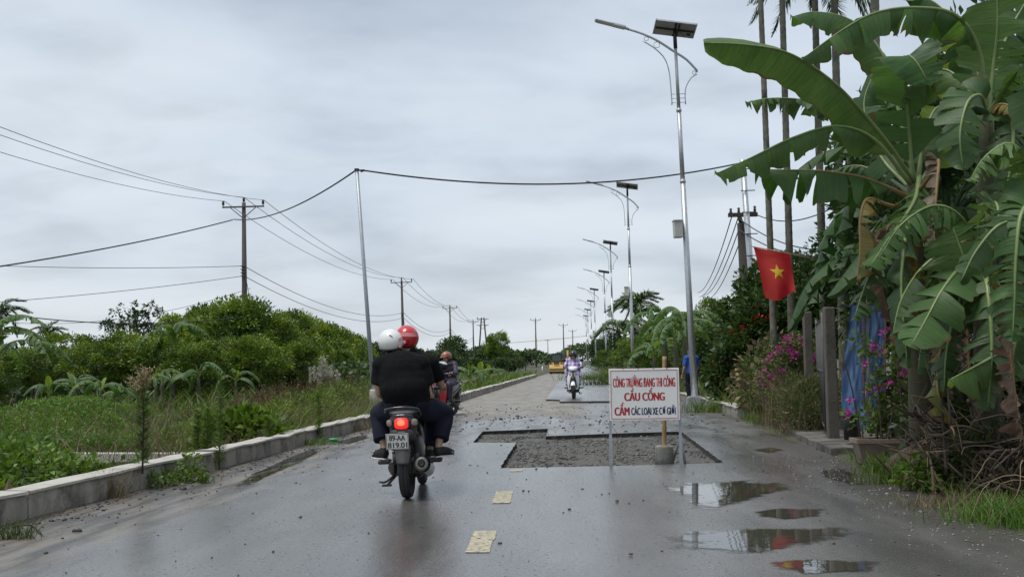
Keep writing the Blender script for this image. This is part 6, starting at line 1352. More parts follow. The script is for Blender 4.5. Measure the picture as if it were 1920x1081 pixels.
# a fallen twig and a dry leaf at the lower left, a green can by the kerb
t = thing('fallen_branch', 'thin bare arching branch hanging over the muddy road edge at lower left', 'branch', G(30, 1010)); o0 = V(t.location); mb = MB()
mb.tube(spline([V((0, 0, .1)), at(60, 985, 9) - o0, at(85, 1010, 8.6) - o0, at(105, 1050, 8.0) - o0], 12), [.008] * 6 + [.005] * 6, 5)
for k in range(9): a = V(mb.v[min(5 * (3 + k), 55)]); mb.tube(spline([a, a + V((.03, 0, -.06)), a + V((.05 + .02 * k % 3, -.05, -.2))], 5), .003, 4)
mb.build('twigs', m_twig, t)
mb = MB(); q = at(16, 925, 10.2); mb.add([(0, 0, .15), (-.09, .02, -.06), (.0, -.05, -.07), (.07, .0, -.05), (.02, .05, -.04)], [(0, 1, 2), (0, 2, 3), (0, 3, 4), (0, 4, 1), (1, 4, 3, 2)], 0)
mb.build('dry_leaf', m_bandead, label='pointed brown dry leaf standing up behind the kerb at the left edge', cat='leaf', loc=q)
q = G(626, 824, .03); mb = MB(); mb.lathe([(0, -.08), (.028, -.08), (.033, -.07), (.033, .07), (.028, .08), (0, .08)], (0, 0, .0), (1, .2, 0), 14); mb.build('drink_can', mat('green_can', (.03, .25, .08), .3, metal=.4), label='crushed green drink can lying by the kerb left of the riders', cat='can', loc=q)
# brown earth bank behind the far kerb
mb = MB(); pts = [(kerb_x(y_) - 1.5 - .02 * (y_ - 45), y_) for y_ in np.linspace(44, 92, 30)]
for s_ in range(29):
    (xa, ya), (xb, yb) = pts[s_], pts[s_ + 1]; ha, hb = .38 + .05 * math.sin(s_ * 1.7), .38 + .05 * math.sin((s_ + 1) * 1.7); mb.add([(xa, ya, -.3), (xb, yb, -.3), (xb - .05, yb, hb), (xa - .05, ya, ha), (xa - .35, ya, ha + .03), (xb - .35, yb, hb + .03), (xa - .4, ya, -.3), (xb - .4, yb, -.3)], [(0, 1, 2, 3), (3, 2, 5, 4), (4, 5, 7, 6)], 0)
mb.build('earth_wall', mat('brown_earth', (.07, .052, .038), .95, col2=(.11, .088, .066), scale=2, bump=.7, bscale=12), label='low brown earth wall behind the far stretch of the left kerb', cat='wall')

# ------------------------------------------------------------------ right side
def gr(px, Y, z=0.0): q = at(px, 700, Y); return V((q.x, Y, z))
RLS = {(1122, 632): 'far right roadside tree above the purple raincoat rider', (1160, 628): 'far right tree between the third and second lamps', (1205, 610): 'round bright tree right of the coconut palm trunk', (1235, 596): 'tall tree above the bananas behind the bamboo stake', (1262, 600): 'round tree above the banana plants left of the nearest lamp', (1180, 640): 'round tree under the low drooping palm', (1290, 620): 'dark tree directly behind the nearest lamp post', (1355, 580): 'dark tree between the yellow-green treetop and the wooden pole', (1135, 655): 'low tree at the foot of the third lamp', (1118, 668): 'lowest farthest tree where the right road edge disappears', (1150, 660): 'low tree behind the left end of the white sign', (1190, 630): 'dense round shrub-tree at the second lamp post', (1225, 622): 'dense round shrub-tree behind the banana plant with an upright pale leaf', (1255, 632): 'dense round shrub-tree behind the top of the bamboo stake', (1285, 640): 'dense round shrub-tree left of the nearest lamp, behind the bananas', (1170, 650): 'dense round shrub-tree between the second and third lamp posts', (1310, 615): 'dense round shrub-tree just right of the nearest lamp post'}
RG = 'green trees lining the far right side of the road'
for i, (px, top, Y, w, ms) in enumerate([(1122, 632, 170, .9, FAR[0]), (1142, 612, 130, .75, DARK[0]), (1160, 628, 110, .8, FAR[1]), (1205, 610, 100, .8, LONG[0]), (1235, 596, 80, .8, FAR[2]), (1262, 600, 75, .8, LONG[1]), (1180, 640, 90, .9, LONG[2]), (1300, 585, 62, .75, FAR[0]), (1332, 556, 55, .55, LONG[3]), (1290, 620, 50, .9, DARK[1]), (1355, 580, 45, .9, DARK[0]), (1135, 655, 120, 1, LONG[0]), (1118, 668, 150, 1.2, FAR[1]), (1150, 660, 95, .9, FAR[2]), (1190, 630, 64, .9, LONG[3]), (1225, 622, 60, .9, LONG[0]), (1255, 632, 57, .9, LONG[1]), (1285, 640, 54, .9, LONG[2]), (1170, 650, 76, 1, LONG[1]), (1310, 615, 48, .8, LONG[0])]):
    lab = {1142: 'dark bushy tree overhanging the far right road edge beside the third lamp', 1332: 'yellow-green treetop just right of the nearest lamp post', 1300: 'tree with thin upright top between the nearest lamp post and the coconut palm'}.get(px) or RLS[(px, top)]
    p = at(px, top, Y); hn = 5.9 if ms in DARK else 4.9 if ms in LONG else 6.4; e = 1.0
    x = max(p.x, edge_x(Y) + .55 * w * p.z * .5); s = p.z / hn; t = thing('roadside_tree', lab, 'tree', (x, Y, 0), RG, i * 1.3); t.scale = (s * w, s * w, s); put('trunk', ms[1], t); put('crown', ms[0], t)
# palms
def frond_mesh(seed, Lf, m, nl=46, droop=.5, ll=.55, lw=.04):
    r = np.random.default_rng(seed); C_ = spline([(0, 0, 0), (Lf * .3, 0, Lf * .34), (Lf * .68, 0, Lf * (.42 - droop * .25)), (Lf, 0, Lf * (.30 - droop * .8))], 30); mb = MB(); mb.tube(C_, [.035 * (1 - .9 * i / 29) + .004 for i in range(30)], 5); P = np.array(C_); i_ = np.linspace(5, 29, nl).astype(int); T = unit(P[np.minimum(i_ + 1, 29)] - P[np.maximum(i_ - 1, 0)]); parts = []
    for sg in (-1, 1):
        side = np.cross(T, [0, 0, 1.]) * sg; f_ = np.linspace(0, 1, nl)[:, None]; d = side * (.85 - .3 * f_) + T * (.55 + .4 * f_) + np.array([0, 0, -.35]) + r.normal(0, .12, (nl, 3)); l = ll * np.sin(np.pi * (.12 + .86 * f_[:, 0])) ** .6 * Lf / 2.2 * 1.2
        parts.append(leaf_quads(P[i_], d, l, np.full(nl, lw), side=np.tile([0, 0, 1.], (nl, 1)), fold=-1.2, r=r))
    v, f = join(parts); nb = len(mb.v); mb.add(v.tolist(), f.tolist(), 1); return mb.mesh('frond', [m_rib, m])
FR = [frond_mesh(i, 2.2, m_frond, droop=.25 + .2 * i) for i in range(4)]
def palm(label, loc, h, nf, Lf, seed, tr=.13, lean=(0, 0), group=None, up=None, name='coconut_palm', barkm=None):
    t = thing(name, label, 'palm tree', loc, group); r = random.Random(seed); mb = MB(); n = int(h / .06); pts = []; rr = []
    for i in range(n + 1): f = i / n; pts.append((lean[0] * f, lean[1] * f, h * f - .1)); rr.append(tr * (1.15 - .35 * f + .25 * max(0, .06 - f) * 8) * (1 + (.05 if i % 3 == 0 else 0)))
    mb.tube(pts, rr, 10); mb.build('trunk', barkm or m_palmt, t); top = V(pts[-1])
    for i in range(nf):
        o = put('frond', FR[r.randrange(4)], t); o.location = top + V((0, 0, -.05)); s = Lf / 2.2 * r.uniform(.85, 1.1); o.scale = (s,) * 3; o.rotation_euler = (r.uniform(-.15, .15), (r.uniform(-.9, .45) if up is None else r.uniform(*up)), i * 2.399 + r.uniform(-.2, .2))
    return t
FR = [frond_mesh(10 + i, 2.2, m_frond, nl=34, droop=.15 + .2 * i, ll=.6, lw=.10) for i in range(4)]
q = at(1193, 588, 95); palm('coconut palm with a star of stiff fronds beside the second street lamp', (q.x, 95, 0), q.z, 20, 2.7, 3, .16, up=(-1.0, .35))
q = at(1160, 625, 70); palm('low drooping palm left of the second street lamp', (max(q.x, edge_x(70) + .6), 70, 0), q.z, 12, 2.3, 5, .13, up=(-.3, .5))
q = at(88, 628, 85); palm('small dark palm crown poking above the orchard at the left', (q.x, 85, -.3), q.z + .1, 12, 1.7, 6, .1)
q = at(2, 590, 50); palm('palm crown cut by the left frame edge above the orchard', (q.x, 50, -.3), q.z + .2, 12, 1.3, 7, .1)
FR = [frond_mesh(i, 2.2, m_frond, droop=.25 + .2 * i) for i in range(4)]
AG = 'slender areca palm trunks behind the banana plants'
def areca(label, pxt, pxb, Y, h, tr, nf, seed):
    b = at(pxb, 660, Y); tp = at(pxt, 0, Y); lean = (tp.x - b.x) / (tp.z - b.z) * h
    palm(label, (b.x, Y, .05), h, nf, 1.7, seed, tr, (lean, 0), AG, up=(-.5, .5), name='areca_palm')
areca('leftmost bare areca palm trunk, rising directly behind the red flag', 1427, 1453, 25.4, 11.6, .070, 8, 1)
areca('second areca palm trunk from the left, at the right side of the red flag', 1466, 1485, 25.6, 11.8, .078, 8, 2)
areca('third areca palm trunk, with drooping dark crown at the top of the photo', 1527, 1546, 27, 10.15, .095, 12, 3)
areca('fourth areca palm trunk, behind the large smooth banana leaf', 1563, 1580, 26, 11.9, .095, 9, 4)
areca('rightmost areca palm trunk, mostly hidden by banana leaves', 1637, 1645, 24, 11.7, .105, 9, 5)
# bananas beyond the sign
BR = 'banana plants on the right verge beyond the sign'
for i, (px, Y, h, l, n, lab) in enumerate([(1216, 47, 2.6, 2.6, 8, 'banana plant left of the bamboo stake with an upright pale leaf'), (1250, 43, 2.2, 2.5, 9, 'banana plant directly behind the bamboo stake with drooping split leaves'), (1280, 40, 2.4, 2.4, 8, 'banana plant just left of the nearest lamp post'), (1205, 52, 1.6, 2.2, 7, 'low banana plant with a flat bright leaf beside the second lamp'), (1450, 36, 2.4, 2.0, 7, 'banana plant in the green mass below the wooden utility pole')]):
    q = gr(px, Y); q.x = max(q.x, edge_x(Y) + .7); banana_plant(lab, q, h * .9, n, l * .72, 70 + i, BR, 1, variants=[3, 4, 7, 8, 1])
# the dark shrub with red flowers, flowering bushes, rough bushes
Y = 29.0; q = gr(1428, Y)
bush('red_flowered_tree', 'dark leafy shrub-tree with scattered red flowers behind the flag', 'tree', q, [(0, 0, 1.5, .8, .8, 1.1), (-.7, -.3, 1.0, .5, .6, .75), (.8, -.2, 1.5, .8, .7, 1.2), (.15, .2, 2.4, .6, .6, .6), (1.3, 0, 2.2, .6, .6, .9), (-.4, 0, .5, .7, .7, .5), (-1.05, 0, .7, .35, .5, .55), (.9, 0, .5, .8, .7, .5)], m_deep, 420, 22, .3, .16, .10, 81, stems=10, extra=[('red_blossoms', m_redf, 26, .075)])
q = gr(1352, 46); bush('broadleaf_shrub', 'dark glossy shrub behind the nearest lamp post, left of the red flowers', 'bush', q, [(0, 0, 1.3, 1.2, .9, 1.1), (-.9, 0, .9, .8, .8, .9), (1.0, .2, 1.8, .9, .8, 1.1)], m_deep, 260, 22, .32, .17, .11, 82)
q = gr(1440, 31); bush('broadleaf_shrub', 'dark tall shrub crown around the wooden utility pole', 'bush', q, [(0, 0, 2.4, .9, .8, 1.4), (.7, 0, 2.8, .8, .7, 1.2), (-.6, 0, 1.8, .7, .7, 1.2)], m_deep, 260, 22, .32, .17, .11, 83)
q = gr(1350, 25.5); q.x = edge_x(25.5) + .75
bush('rough_bush', 'yellow-green bush tangled with dry brown stalks at the road edge right of the lamp', 'bush', q, [(0, 0, .7, .55, .9, .7), (.5, .3, 1.1, .55, .7, .55), (-.1, -.7, .5, .45, .6, .5)], m_olive, 230, 20, .2, .1, .045, 84, extra=[('dry_leaves', m_dry, 30, .16)])
q = gr(1400, 22.5); q.x = edge_x(22.5) + .75
bush('rough_bush', 'light green vine-covered bush between the dry stalks and the seedy grass bush', 'bush', q, [(0, 0, .8, .5, .7, .7), (.4, .2, 1.15, .45, .6, .5), (.1, -.5, .5, .5, .5, .45)], m_young, 150, 18, .18, .085, .05, 85, extra=[('dry_leaves', m_dry, 26, .14), ('dark_leaves', m_deep, 60, .10)])
def seedy(label, loc, h, seed):
    t = bush('grass_bush', label, 'bush', loc, [(0, 0, h * .5, .45, .6, h * .42), (-.25, -.4, h * .35, .35, .45, h * .32), (.3, .3, h * .6, .4, .5, h * .4), (.1, .7, h * .5, .4, .5, h * .4)], m_olive, 260, 24, .17, .085, .018, seed, stems=30, shell=.6, up=.7, extra=[('dry_leaves', m_dry, 40, .05)])
    rq = np.random.default_rng(seed); n = 900; p = np.c_[rq.normal(0, .3, n), rq.normal(.1, .45, n), np.zeros(n)]; v, f = blades(p, np.c_[rq.normal(0, .22, (n, 2)), np.ones(n)], h * rq.uniform(.6, 1.25, n), np.full(n, .006), unit(rq.normal(size=(n, 3)) * [1, 1, 0]), rq); o = put('dry_stems', fast_mesh('dry_stems', v, f, 4, m_dry), t); o['kind'] = 'stuff'
seedy('tall seedy grass bush at the road edge in front of the far gate post', V((edge_x(19.4) + .6, 19.4, 0)), .95, 86)
seedy('second seedy grass bush farther along the road edge by the magenta flowers', V((edge_x(21.4) + .65, 21.4, 0)), 1.05, 87)
q = V((at(1475, 700, 21.9).x, 21.9, 0)); bush('bougainvillea', 'magenta flowering bush left of the far gate post', 'bush', q, [(0, 0, 1.0, .4, .4, .5), (-.25, 0, .7, .35, .35, .4), (.2, 0, 1.35, .3, .3, .35)], m_olive, 90, 18, .16, .07, .045, 88, extra=[('magenta_flowers', m_pink, 34, .062)])
def at_l(px, py, Y, o): return at(px, py, Y) - o
q = V((POT.x, POT.y, .25)); bl = []
for px, py, s in [(1650, 800, .2), (1620, 790, .14), (1668, 760, .24), (1690, 720, .24), (1700, 680, .22), (1640, 680, .13), (1610, 720, .10), (1705, 760, .25), (1640, 740, .12), (1690, 640, .2), (1612, 650, .10), (1670, 820, .2)]:
    c = at_l(px, py, POT.y + .1, q); bl.append((c.x, c.y, c.z, s, s, s))
t = bush('bougainvillea', 'sprawling magenta flowering bush growing from the planter in front of the tarpaulin', 'bush', q, bl, m_longan, 105, 12, .13, .075, .05, 89, stems=12, shell=.5, extra=[('magenta_flowers', m_pink, 9, .05)])
def spray(t, o, px, Y, m, n, s, seed, nm):
    r = np.random.default_rng(seed); parts = []
    for x, y in px:
        c = np.array(at_l(x, y, Y, o)); parts.append(leaf_quads(c + r.normal(0, s * .6, (n, 3)), r.normal(size=(n, 3)), np.full(n, s * 1.3), np.full(n, s), r=r))
    v, f = join(parts); q_ = put(nm, fast_mesh(nm, v, f, 4, m), t); q_['kind'] = 'stuff'
spray(t, q, [(1591, 772), (1589, 777), (1592, 751), (1623, 679), (1636, 652), (1641, 645), (1668, 716), (1684, 738), (1700, 690), (1712, 670), (1690, 700)], POT.y - .12, m_pink, 14, .032, 4, 'magenta_blossom')
spray(t, q, [(1684, 625), (1690, 632), (1697, 645), (1680, 640), (1692, 652)], POT.y, m_orf, 12, .035, 5, 'orange_blossom')
# dark trees that close the right side
DG = 'dark trees behind the banana plants'
for i, (px, top, Y, w, ms, lab) in enumerate([(1620, 330, 27, .8, DARK[0], 'dark tree behind the fourth palm trunk and the smooth leaf'), (1700, 160, 24, .8, DARK[1], 'dark tree behind the crown of the long-leaved banana plant'), (1800, 20, 21, .8, DARK[0], 'tall dark tree behind the torn arching banana leaf'), (1900, -60, 19, .8, DARK[1], 'tallest dark tree in the top right corner'), (1560, 420, 30, .8, DARK[1], 'dark low tree between the palm trunks and the gate'), (1660, 420, 20, .7, DARK[1], 'dark tree directly above the blue tarpaulin'), (1760, 300, 18, .8, DARK[0], 'dark tree behind the dead brown hanging leaf'), (1520, 470, 33, .8, DARK[0], 'dark tree just right of the flag'), (1860, 300, 15.5, .8, DARK[1], 'dark tree behind the small orange-yellow dying leaf'), (1970, 250, 13.5, .7, DARK[0], 'dark tree behind the shredded leaves at the right edge')]):
    p = at(px, top, Y); s = p.z / 5.9; t = thing('garden_tree', lab, 'tree', (p.x + .2, Y, 0), DG, i * 1.9); t.scale = (s * w, s * w, s); put('trunk', ms[1], t); put('crown', ms[0], t)

# ------------------------------------------------------------------ the big banana plants, leaf by leaf
def big_plant(label, base, crown, leaves, seed, rad=.13):
    b = V((base.x, base.y, 0)); t = thing('banana_plant', label, 'banana plant', b, 'large banana plants at the right road edge'); c = crown - b; mb = MB()
    mb.tube(spline([(0, 0, -.2), (c.x * .3, c.y * .3, c.z * .5), (c.x * .8, c.y * .8, c.z * .86), tuple(c)], 12), [rad * (1.1 - .05 * i) for i in range(12)], 12); mb.build('stem', m_pseudo, t)
    for k, lf in enumerate(leaves):
        P, w, kw, lab = lf[0], lf[1], dict(lf[2]), lf[3] if len(lf) > 3 else None
        m = kw.pop('m', m_ban); rb = kw.pop('rib', m_rib); o = leaf_obj([at(*p) - b for p in P], w, [m, rb], t, seed=seed * 50 + k, **kw)
        if lab: o['label'] = lab
    rs = random.Random(seed)
    for k in range(4):                      # dead leaves hanging round the stem like a skirt
        a = k * 1.57 + rs.uniform(-.3, .3); z = c.z * rs.uniform(.5, .92); q = V((c.x * z / c.z, c.y * z / c.z, z)); u = V((math.cos(a), math.sin(a), 0)); l = rs.uniform(.9, 1.4)
        o = leaf_obj([q, q + u * .22 + V((0, 0, .12)), q + u * .36 + V((0, 0, -.12)), q + u * .38 + V((0, 0, -l * .55)), q + u * .30 + V((0, 0, -l))], .36, [m_bandead if k % 3 else m_banyel, m_ribd], t, seed=seed * 90 + k, droop=72, torn=.8, pf=.25, nh=(u.x, u.y, .4)); o['label'] = 'dead brown leaf hanging down along the stem'
    return t
CAM = (0, -1, .25)
c1 = at(1712, 345, 12.2)
big_plant('large banana plant whose long smooth leaf reaches out over the road', gr(1722, 12.4), c1, [
    ([(1712, 340, 12.2), (1672, 278, 12.0), (1618, 212, 11.8), (1560, 152, 11.5), (1480, 100, 11.2), (1400, 84, 11.0), (1320, 80, 10.8)], .66, dict(droop=62, torn=0, roll=.5, nh=(-.1, -.75, 1), pf=.13, ribr=.022), 'long smooth leaf reaching left over the road'),
    ([(1712, 340, 12.3), (1706, 260, 12.3), (1700, 180, 12.2), (1698, 120, 12.0), (1704, 104, 11.85), (1722, 122, 11.75), (1742, 160, 11.7)], .78, dict(droop=8, torn=.12, nh=CAM, pf=.12)),
    ([(1716, 335, 12.5), (1655, 265, 12.7), (1590, 205, 12.8), (1500, 186, 12.7), (1440, 184, 12.6), (1398, 192, 12.5)], .52, dict(droop=82, torn=.95, m=m_band)),
    ([(1708, 345, 12.0), (1640, 262, 11.8), (1570, 236, 11.6), (1490, 256, 11.4), (1410, 294, 11.2), (1340, 326, 11.0)], .56, dict(droop=72, torn=.6, nh=(0, -.5, 1), pf=.22)),
    ([(1712, 372, 12.1), (1660, 348, 12.0), (1610, 330, 11.9), (1540, 320, 11.8), (1470, 318, 11.7), (1416, 317, 11.6)], .85, dict(droop=85, torn=.45, pf=.16, m=m_ban, rib=m_ribd), 'broken leaf with a bare dry midrib pointing at the flag'),
    ([(1715, 392, 12.0), (1668, 384, 11.9), (1626, 372, 11.8), (1612, 410, 11.7), (1612, 470, 11.65), (1606, 530, 11.6)], .42, dict(droop=75, torn=.5, pf=.3, m=m_banyel, rib=m_ribd, nh=(-1, -.4, .3)), 'yellowing leaf bent straight down'),
    ([(1724, 330, 12.0), (1716, 372, 11.7), (1692, 412, 11.5), (1662, 452, 11.3), (1632, 498, 11.1)], .62, dict(droop=38, torn=.75, nh=(-.3, -.8, .9), pf=.08)),
    ([(1726, 345, 12.6), (1775, 250, 12.9), (1792, 150, 13.0), (1796, 60, 12.9)], .72, dict(droop=-6, torn=.08, nh=CAM, m=m_bany), 'pale yellow-green young leaf standing upright'),
    ([(1720, 345, 12.3), (1735, 250, 12.5), (1760, 200, 12.6), (1800, 230, 12.4), (1830, 300, 12.2)], .6, dict(droop=35, torn=.5)),
    ([(1705, 360, 12.4), (1660, 330, 12.9), (1610, 310, 13.2), (1565, 320, 13.4), (1540, 350, 13.4)], .5, dict(droop=70, torn=.8, m=m_band)),
    ([(1722, 360, 11.9), (1745, 330, 11.5), (1760, 300, 11.3), (1757, 350, 11.15), (1752, 430, 11.1), (1754, 470, 11.1)], .34, dict(droop=80, torn=.95, m=m_bandead, rib=m_ribd, pf=.3, nh=(.5, -1, .2)), 'dead brown leaf hanging in shreds'),
    ([(1715, 380, 12.2), (1690, 420, 11.9), (1650, 470, 11.8), (1620, 540, 11.7), (1600, 600, 11.6)], .6, dict(droop=60, torn=.8, m=m_band, nh=(-.6, -.6, .6))),
    ([(1714, 380, 11.9), (1700, 430, 11.4), (1690, 520, 11.2), (1694, 600, 11.1), (1702, 690, 11.1)], .52, dict(droop=62, torn=.75, m=m_band, nh=(-.3, -1, .3))),
    ([(1706, 352, 12.2), (1650, 290, 12.6), (1620, 200, 12.8), (1640, 130, 12.9)], .55, dict(droop=30, torn=.6, nh=(-.6, -.8, .4), m=m_band)),
    ([(1718, 345, 12.6), (1690, 230, 12.9), (1660, 110, 13.1), (1600, 40, 13.2), (1530, 22, 13.2), (1482, 32, 13.1)], .62, dict(droop=66, torn=.3, nh=(0, -.4, 1), pf=.4)),
], 1)
c2 = at(1850, 215, 11.6)
big_plant('tall banana plant at the right with a torn leaf arching left across the top', gr(1850, 12.0), c2, [
    ([(1848, 215, 11.6), (1838, 100, 11.5), (1795, 30, 11.3), (1720, 14, 11.1), (1640, 24, 11.0), (1570, 62, 10.9), (1502, 112, 10.8)], .66, dict(droop=76, torn=.62, nh=(0, -.45, 1), pf=.22), 'long torn leaf arching left over the smooth leaf'),
    ([(1852, 215, 11.6), (1862, 130, 11.6), (1870, 50, 11.5), (1868, -40, 11.4)], .85, dict(droop=14, torn=.35, nh=(-.4, -1, .2))),
    ([(1852, 215, 11.5), (1895, 150, 11.2), (1935, 120, 10.9), (1990, 150, 10.6)], .7, dict(droop=55, torn=.7)),
    ([(1846, 218, 11.6), (1810, 160, 11.8), (1770, 130, 12.0), (1720, 150, 12.1), (1690, 190, 12.2)], .6, dict(droop=50, torn=.4, nh=(0, -.6, .8))),
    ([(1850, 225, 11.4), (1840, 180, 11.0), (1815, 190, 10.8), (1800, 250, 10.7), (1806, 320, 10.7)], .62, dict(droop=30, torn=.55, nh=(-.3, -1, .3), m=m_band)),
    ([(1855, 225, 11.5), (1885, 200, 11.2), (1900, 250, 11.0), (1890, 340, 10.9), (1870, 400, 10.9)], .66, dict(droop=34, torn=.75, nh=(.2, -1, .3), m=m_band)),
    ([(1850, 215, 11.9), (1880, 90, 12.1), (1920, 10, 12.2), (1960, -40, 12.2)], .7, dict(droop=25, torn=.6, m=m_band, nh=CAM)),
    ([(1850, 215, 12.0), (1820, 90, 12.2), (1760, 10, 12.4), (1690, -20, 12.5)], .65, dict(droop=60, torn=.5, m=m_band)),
    ([(1852, 220, 11.4), (1875, 195, 11.1), (1905, 200, 10.9), (1922, 190, 10.8)], .26, dict(droop=60, torn=.3, m=m_banyel, rib=m_ribd), 'small orange-yellow dying leaf near the right edge'),
], 2)
c3_ = at(1840, 470, 10.9)
big_plant('broad-leaved banana plant in front, above the pile of dead branches', gr(1846, 11.2), c3_, [
    ([(1848, 600, 10.7), (1828, 548, 10.5), (1806, 480, 10.4), (1786, 425, 10.4)], .88, dict(droop=12, torn=.45, nh=(-.35, -1, .35), pf=.06), 'broad split leaf facing the road'),
    ([(1838, 470, 10.9), (1800, 500, 10.5), (1765, 545, 10.3), (1735, 600, 10.2), (1706, 650, 10.15)], .66, dict(droop=26, torn=.3, nh=(-.5, -.9, .6), pf=.2)),
    ([(1925, 620, 10.4), (1880, 656, 10.2), (1832, 684, 10.0), (1778, 712, 9.9)], .62, dict(droop=78, torn=.25, nh=(0, -.5, 1), pf=.05), 'low leaf hanging like a curtain over the dead branches'),
    ([(1840, 470, 10.9), (1840, 420, 10.6), (1865, 380, 10.4), (1870, 420, 10.2), (1835, 470, 10.1)], .5, dict(droop=30, torn=.85, nh=(.3, -1, .4))),
    ([(1842, 475, 10.8), (1800, 405, 10.6), (1750, 385, 10.5), (1690, 420, 10.4), (1650, 480, 10.4)], .62, dict(droop=55, torn=.8, nh=(-.2, -.6, 1))),
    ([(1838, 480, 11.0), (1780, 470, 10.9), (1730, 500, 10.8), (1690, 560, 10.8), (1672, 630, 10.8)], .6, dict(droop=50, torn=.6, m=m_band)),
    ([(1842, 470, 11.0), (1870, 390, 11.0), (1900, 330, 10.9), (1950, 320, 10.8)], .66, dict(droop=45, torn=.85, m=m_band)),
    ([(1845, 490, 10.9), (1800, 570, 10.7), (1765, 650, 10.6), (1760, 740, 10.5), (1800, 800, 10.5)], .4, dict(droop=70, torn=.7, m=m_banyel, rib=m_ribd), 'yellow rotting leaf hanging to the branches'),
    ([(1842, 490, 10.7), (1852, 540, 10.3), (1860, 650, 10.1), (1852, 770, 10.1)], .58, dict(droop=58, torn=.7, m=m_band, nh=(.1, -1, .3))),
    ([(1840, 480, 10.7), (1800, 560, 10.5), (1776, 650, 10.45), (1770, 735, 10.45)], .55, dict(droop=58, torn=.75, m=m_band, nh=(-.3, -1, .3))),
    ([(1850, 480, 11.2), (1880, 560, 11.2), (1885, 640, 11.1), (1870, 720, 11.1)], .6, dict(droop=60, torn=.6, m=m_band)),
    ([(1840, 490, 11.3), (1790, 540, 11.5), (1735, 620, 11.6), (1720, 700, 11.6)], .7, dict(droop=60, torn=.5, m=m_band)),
], 3)
c4 = at(1965, 470, 9.6)
big_plant('banana plant cut by the right frame edge with shredded leaves hanging down', gr(1975, 9.8), c4, [
    ([(1965, 470, 9.6), (1945, 380, 9.4), (1915, 400, 9.2), (1905, 480, 9.1), (1902, 570, 9.1), (1898, 640, 9.1)], .62, dict(droop=34, torn=.85, nh=(-.2, -1, .2))),
    ([(1965, 470, 9.6), (1940, 340, 9.5), (1900, 270, 9.4), (1850, 290, 9.4), (1815, 340, 9.4)], .6, dict(droop=55, torn=.85)),
    ([(1965, 475, 9.6), (1920, 420, 9.3), (1875, 420, 9.2), (1830, 470, 9.2), (1800, 530, 9.2)], .5, dict(droop=50, torn=.7, m=m_band, nh=(-.2, -.8, .7))),
    ([(1968, 470, 9.6), (1975, 330, 9.6), (1960, 200, 9.5), (1930, 110, 9.4)], .7, dict(droop=20, torn=.7, nh=CAM, m=m_band)),
    ([(1965, 480, 9.7), (1935, 560, 9.6), (1905, 640, 9.6), (1890, 720, 9.6)], .5, dict(droop=60, torn=.7, m=m_band)),
], 4)
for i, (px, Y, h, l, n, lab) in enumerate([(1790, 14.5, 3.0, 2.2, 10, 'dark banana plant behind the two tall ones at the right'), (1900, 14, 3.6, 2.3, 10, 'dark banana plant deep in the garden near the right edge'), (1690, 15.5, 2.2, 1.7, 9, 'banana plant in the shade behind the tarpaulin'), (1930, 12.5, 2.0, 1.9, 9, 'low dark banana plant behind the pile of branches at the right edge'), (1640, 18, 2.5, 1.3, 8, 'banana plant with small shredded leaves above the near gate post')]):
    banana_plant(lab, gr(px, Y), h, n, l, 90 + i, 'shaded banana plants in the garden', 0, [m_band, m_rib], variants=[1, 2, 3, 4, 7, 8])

# ------------------------------------------------------------------ pile of dead branches, grass and weeds at the right edge
bp0 = V((3.78, 10.5, 0)); t = thing('branch_pile', 'tangled pile of dead dark branches and brown stalks under the banana leaves', 'branch pile', bp0); r = random.Random(14)
m_mound = mat('brown_litter', (.075, .05, .034), .95, col2=(.15, .105, .075), scale=5, bump=1.0, bscale=25, stain=(.035, .025, .018), stain_scale=4)
mb = MB(); mb.ell((.35, .9, .0), (.8, .8, .40), nu=34, nv=16); mb.ell((-.1, 1.5, .05), (.38, .4, .36), nu=24, nv=14); mb.ell((-.02, .95, .02), (.34, .3, .30), nu=22, nv=12)
for i, v in enumerate(mb.v): p = V(v); p += p.normalized() * (.16 * noise.noise(p * 3.5) + .06 * noise.noise(p * 11)); mb.v[i] = tuple(p)
mb.build('litter_mound', m_mound, t)
m_cane = mat('brown_cane', (.09, .065, .038), .7, col2=(.15, .105, .06), scale=5)
for k in range(110):
    mb = MB(); a = V((r.gauss(.1, .38), r.gauss(.2, .55), r.uniform(.02, .7))); d = V((r.gauss(0, 1), r.gauss(0, .5), r.gauss(.25, .5))).normalized(); l = r.uniform(.35, 1.0); w = r.uniform(.006, .019) if k > 8 else .026
    pts = spline([a, a + d * l * .4 + V((r.gauss(0, .06), r.gauss(0, .06), r.gauss(0, .05))), a + d * l * .75 + V((r.gauss(0, .08), r.gauss(0, .08), r.gauss(0, .07))), a + d * l + V((0, 0, r.gauss(-.1, .12)))], 9)
    pts = [V((max(p.x, edge_x(p.y + bp0.y) - bp0.x + .05 + .1 * (k % 5 == 0) * -1), p.y, max(p.z, .02))) for p in pts]; mb.tube(pts, [w * (1 - .07 * i) for i in range(9)], 5)
    for q in range(r.randrange(1, 4)):
        i = r.randrange(3, 8); e = V((r.gauss(0, 1), r.gauss(0, .6), r.gauss(.2, .6))).normalized() * r.uniform(.12, .4); mb.tube([pts[i], pts[i] + e * .5 + V((0, 0, r.gauss(0, .03))), pts[i] + e], [w * .5, w * .4, w * .2], 4)
    mb.build('branch', m_twig if k % 3 else m_cane, t)
rr = np.random.default_rng(33); n = 900; p = np.c_[rr.normal(.3, .4, n), rr.normal(.35, .5, n), rr.uniform(.02, .55, n)]; v, f = leaf_quads(p, rr.normal(size=(n, 3)) * [1, 1, .5], rr.uniform(.1, .45, n), rr.uniform(.006, .03, n), r=rr); o = put('dry_litter', fast_mesh('dry_litter', v, f, 4, m_dstraw), t); o['kind'] = 'stuff'
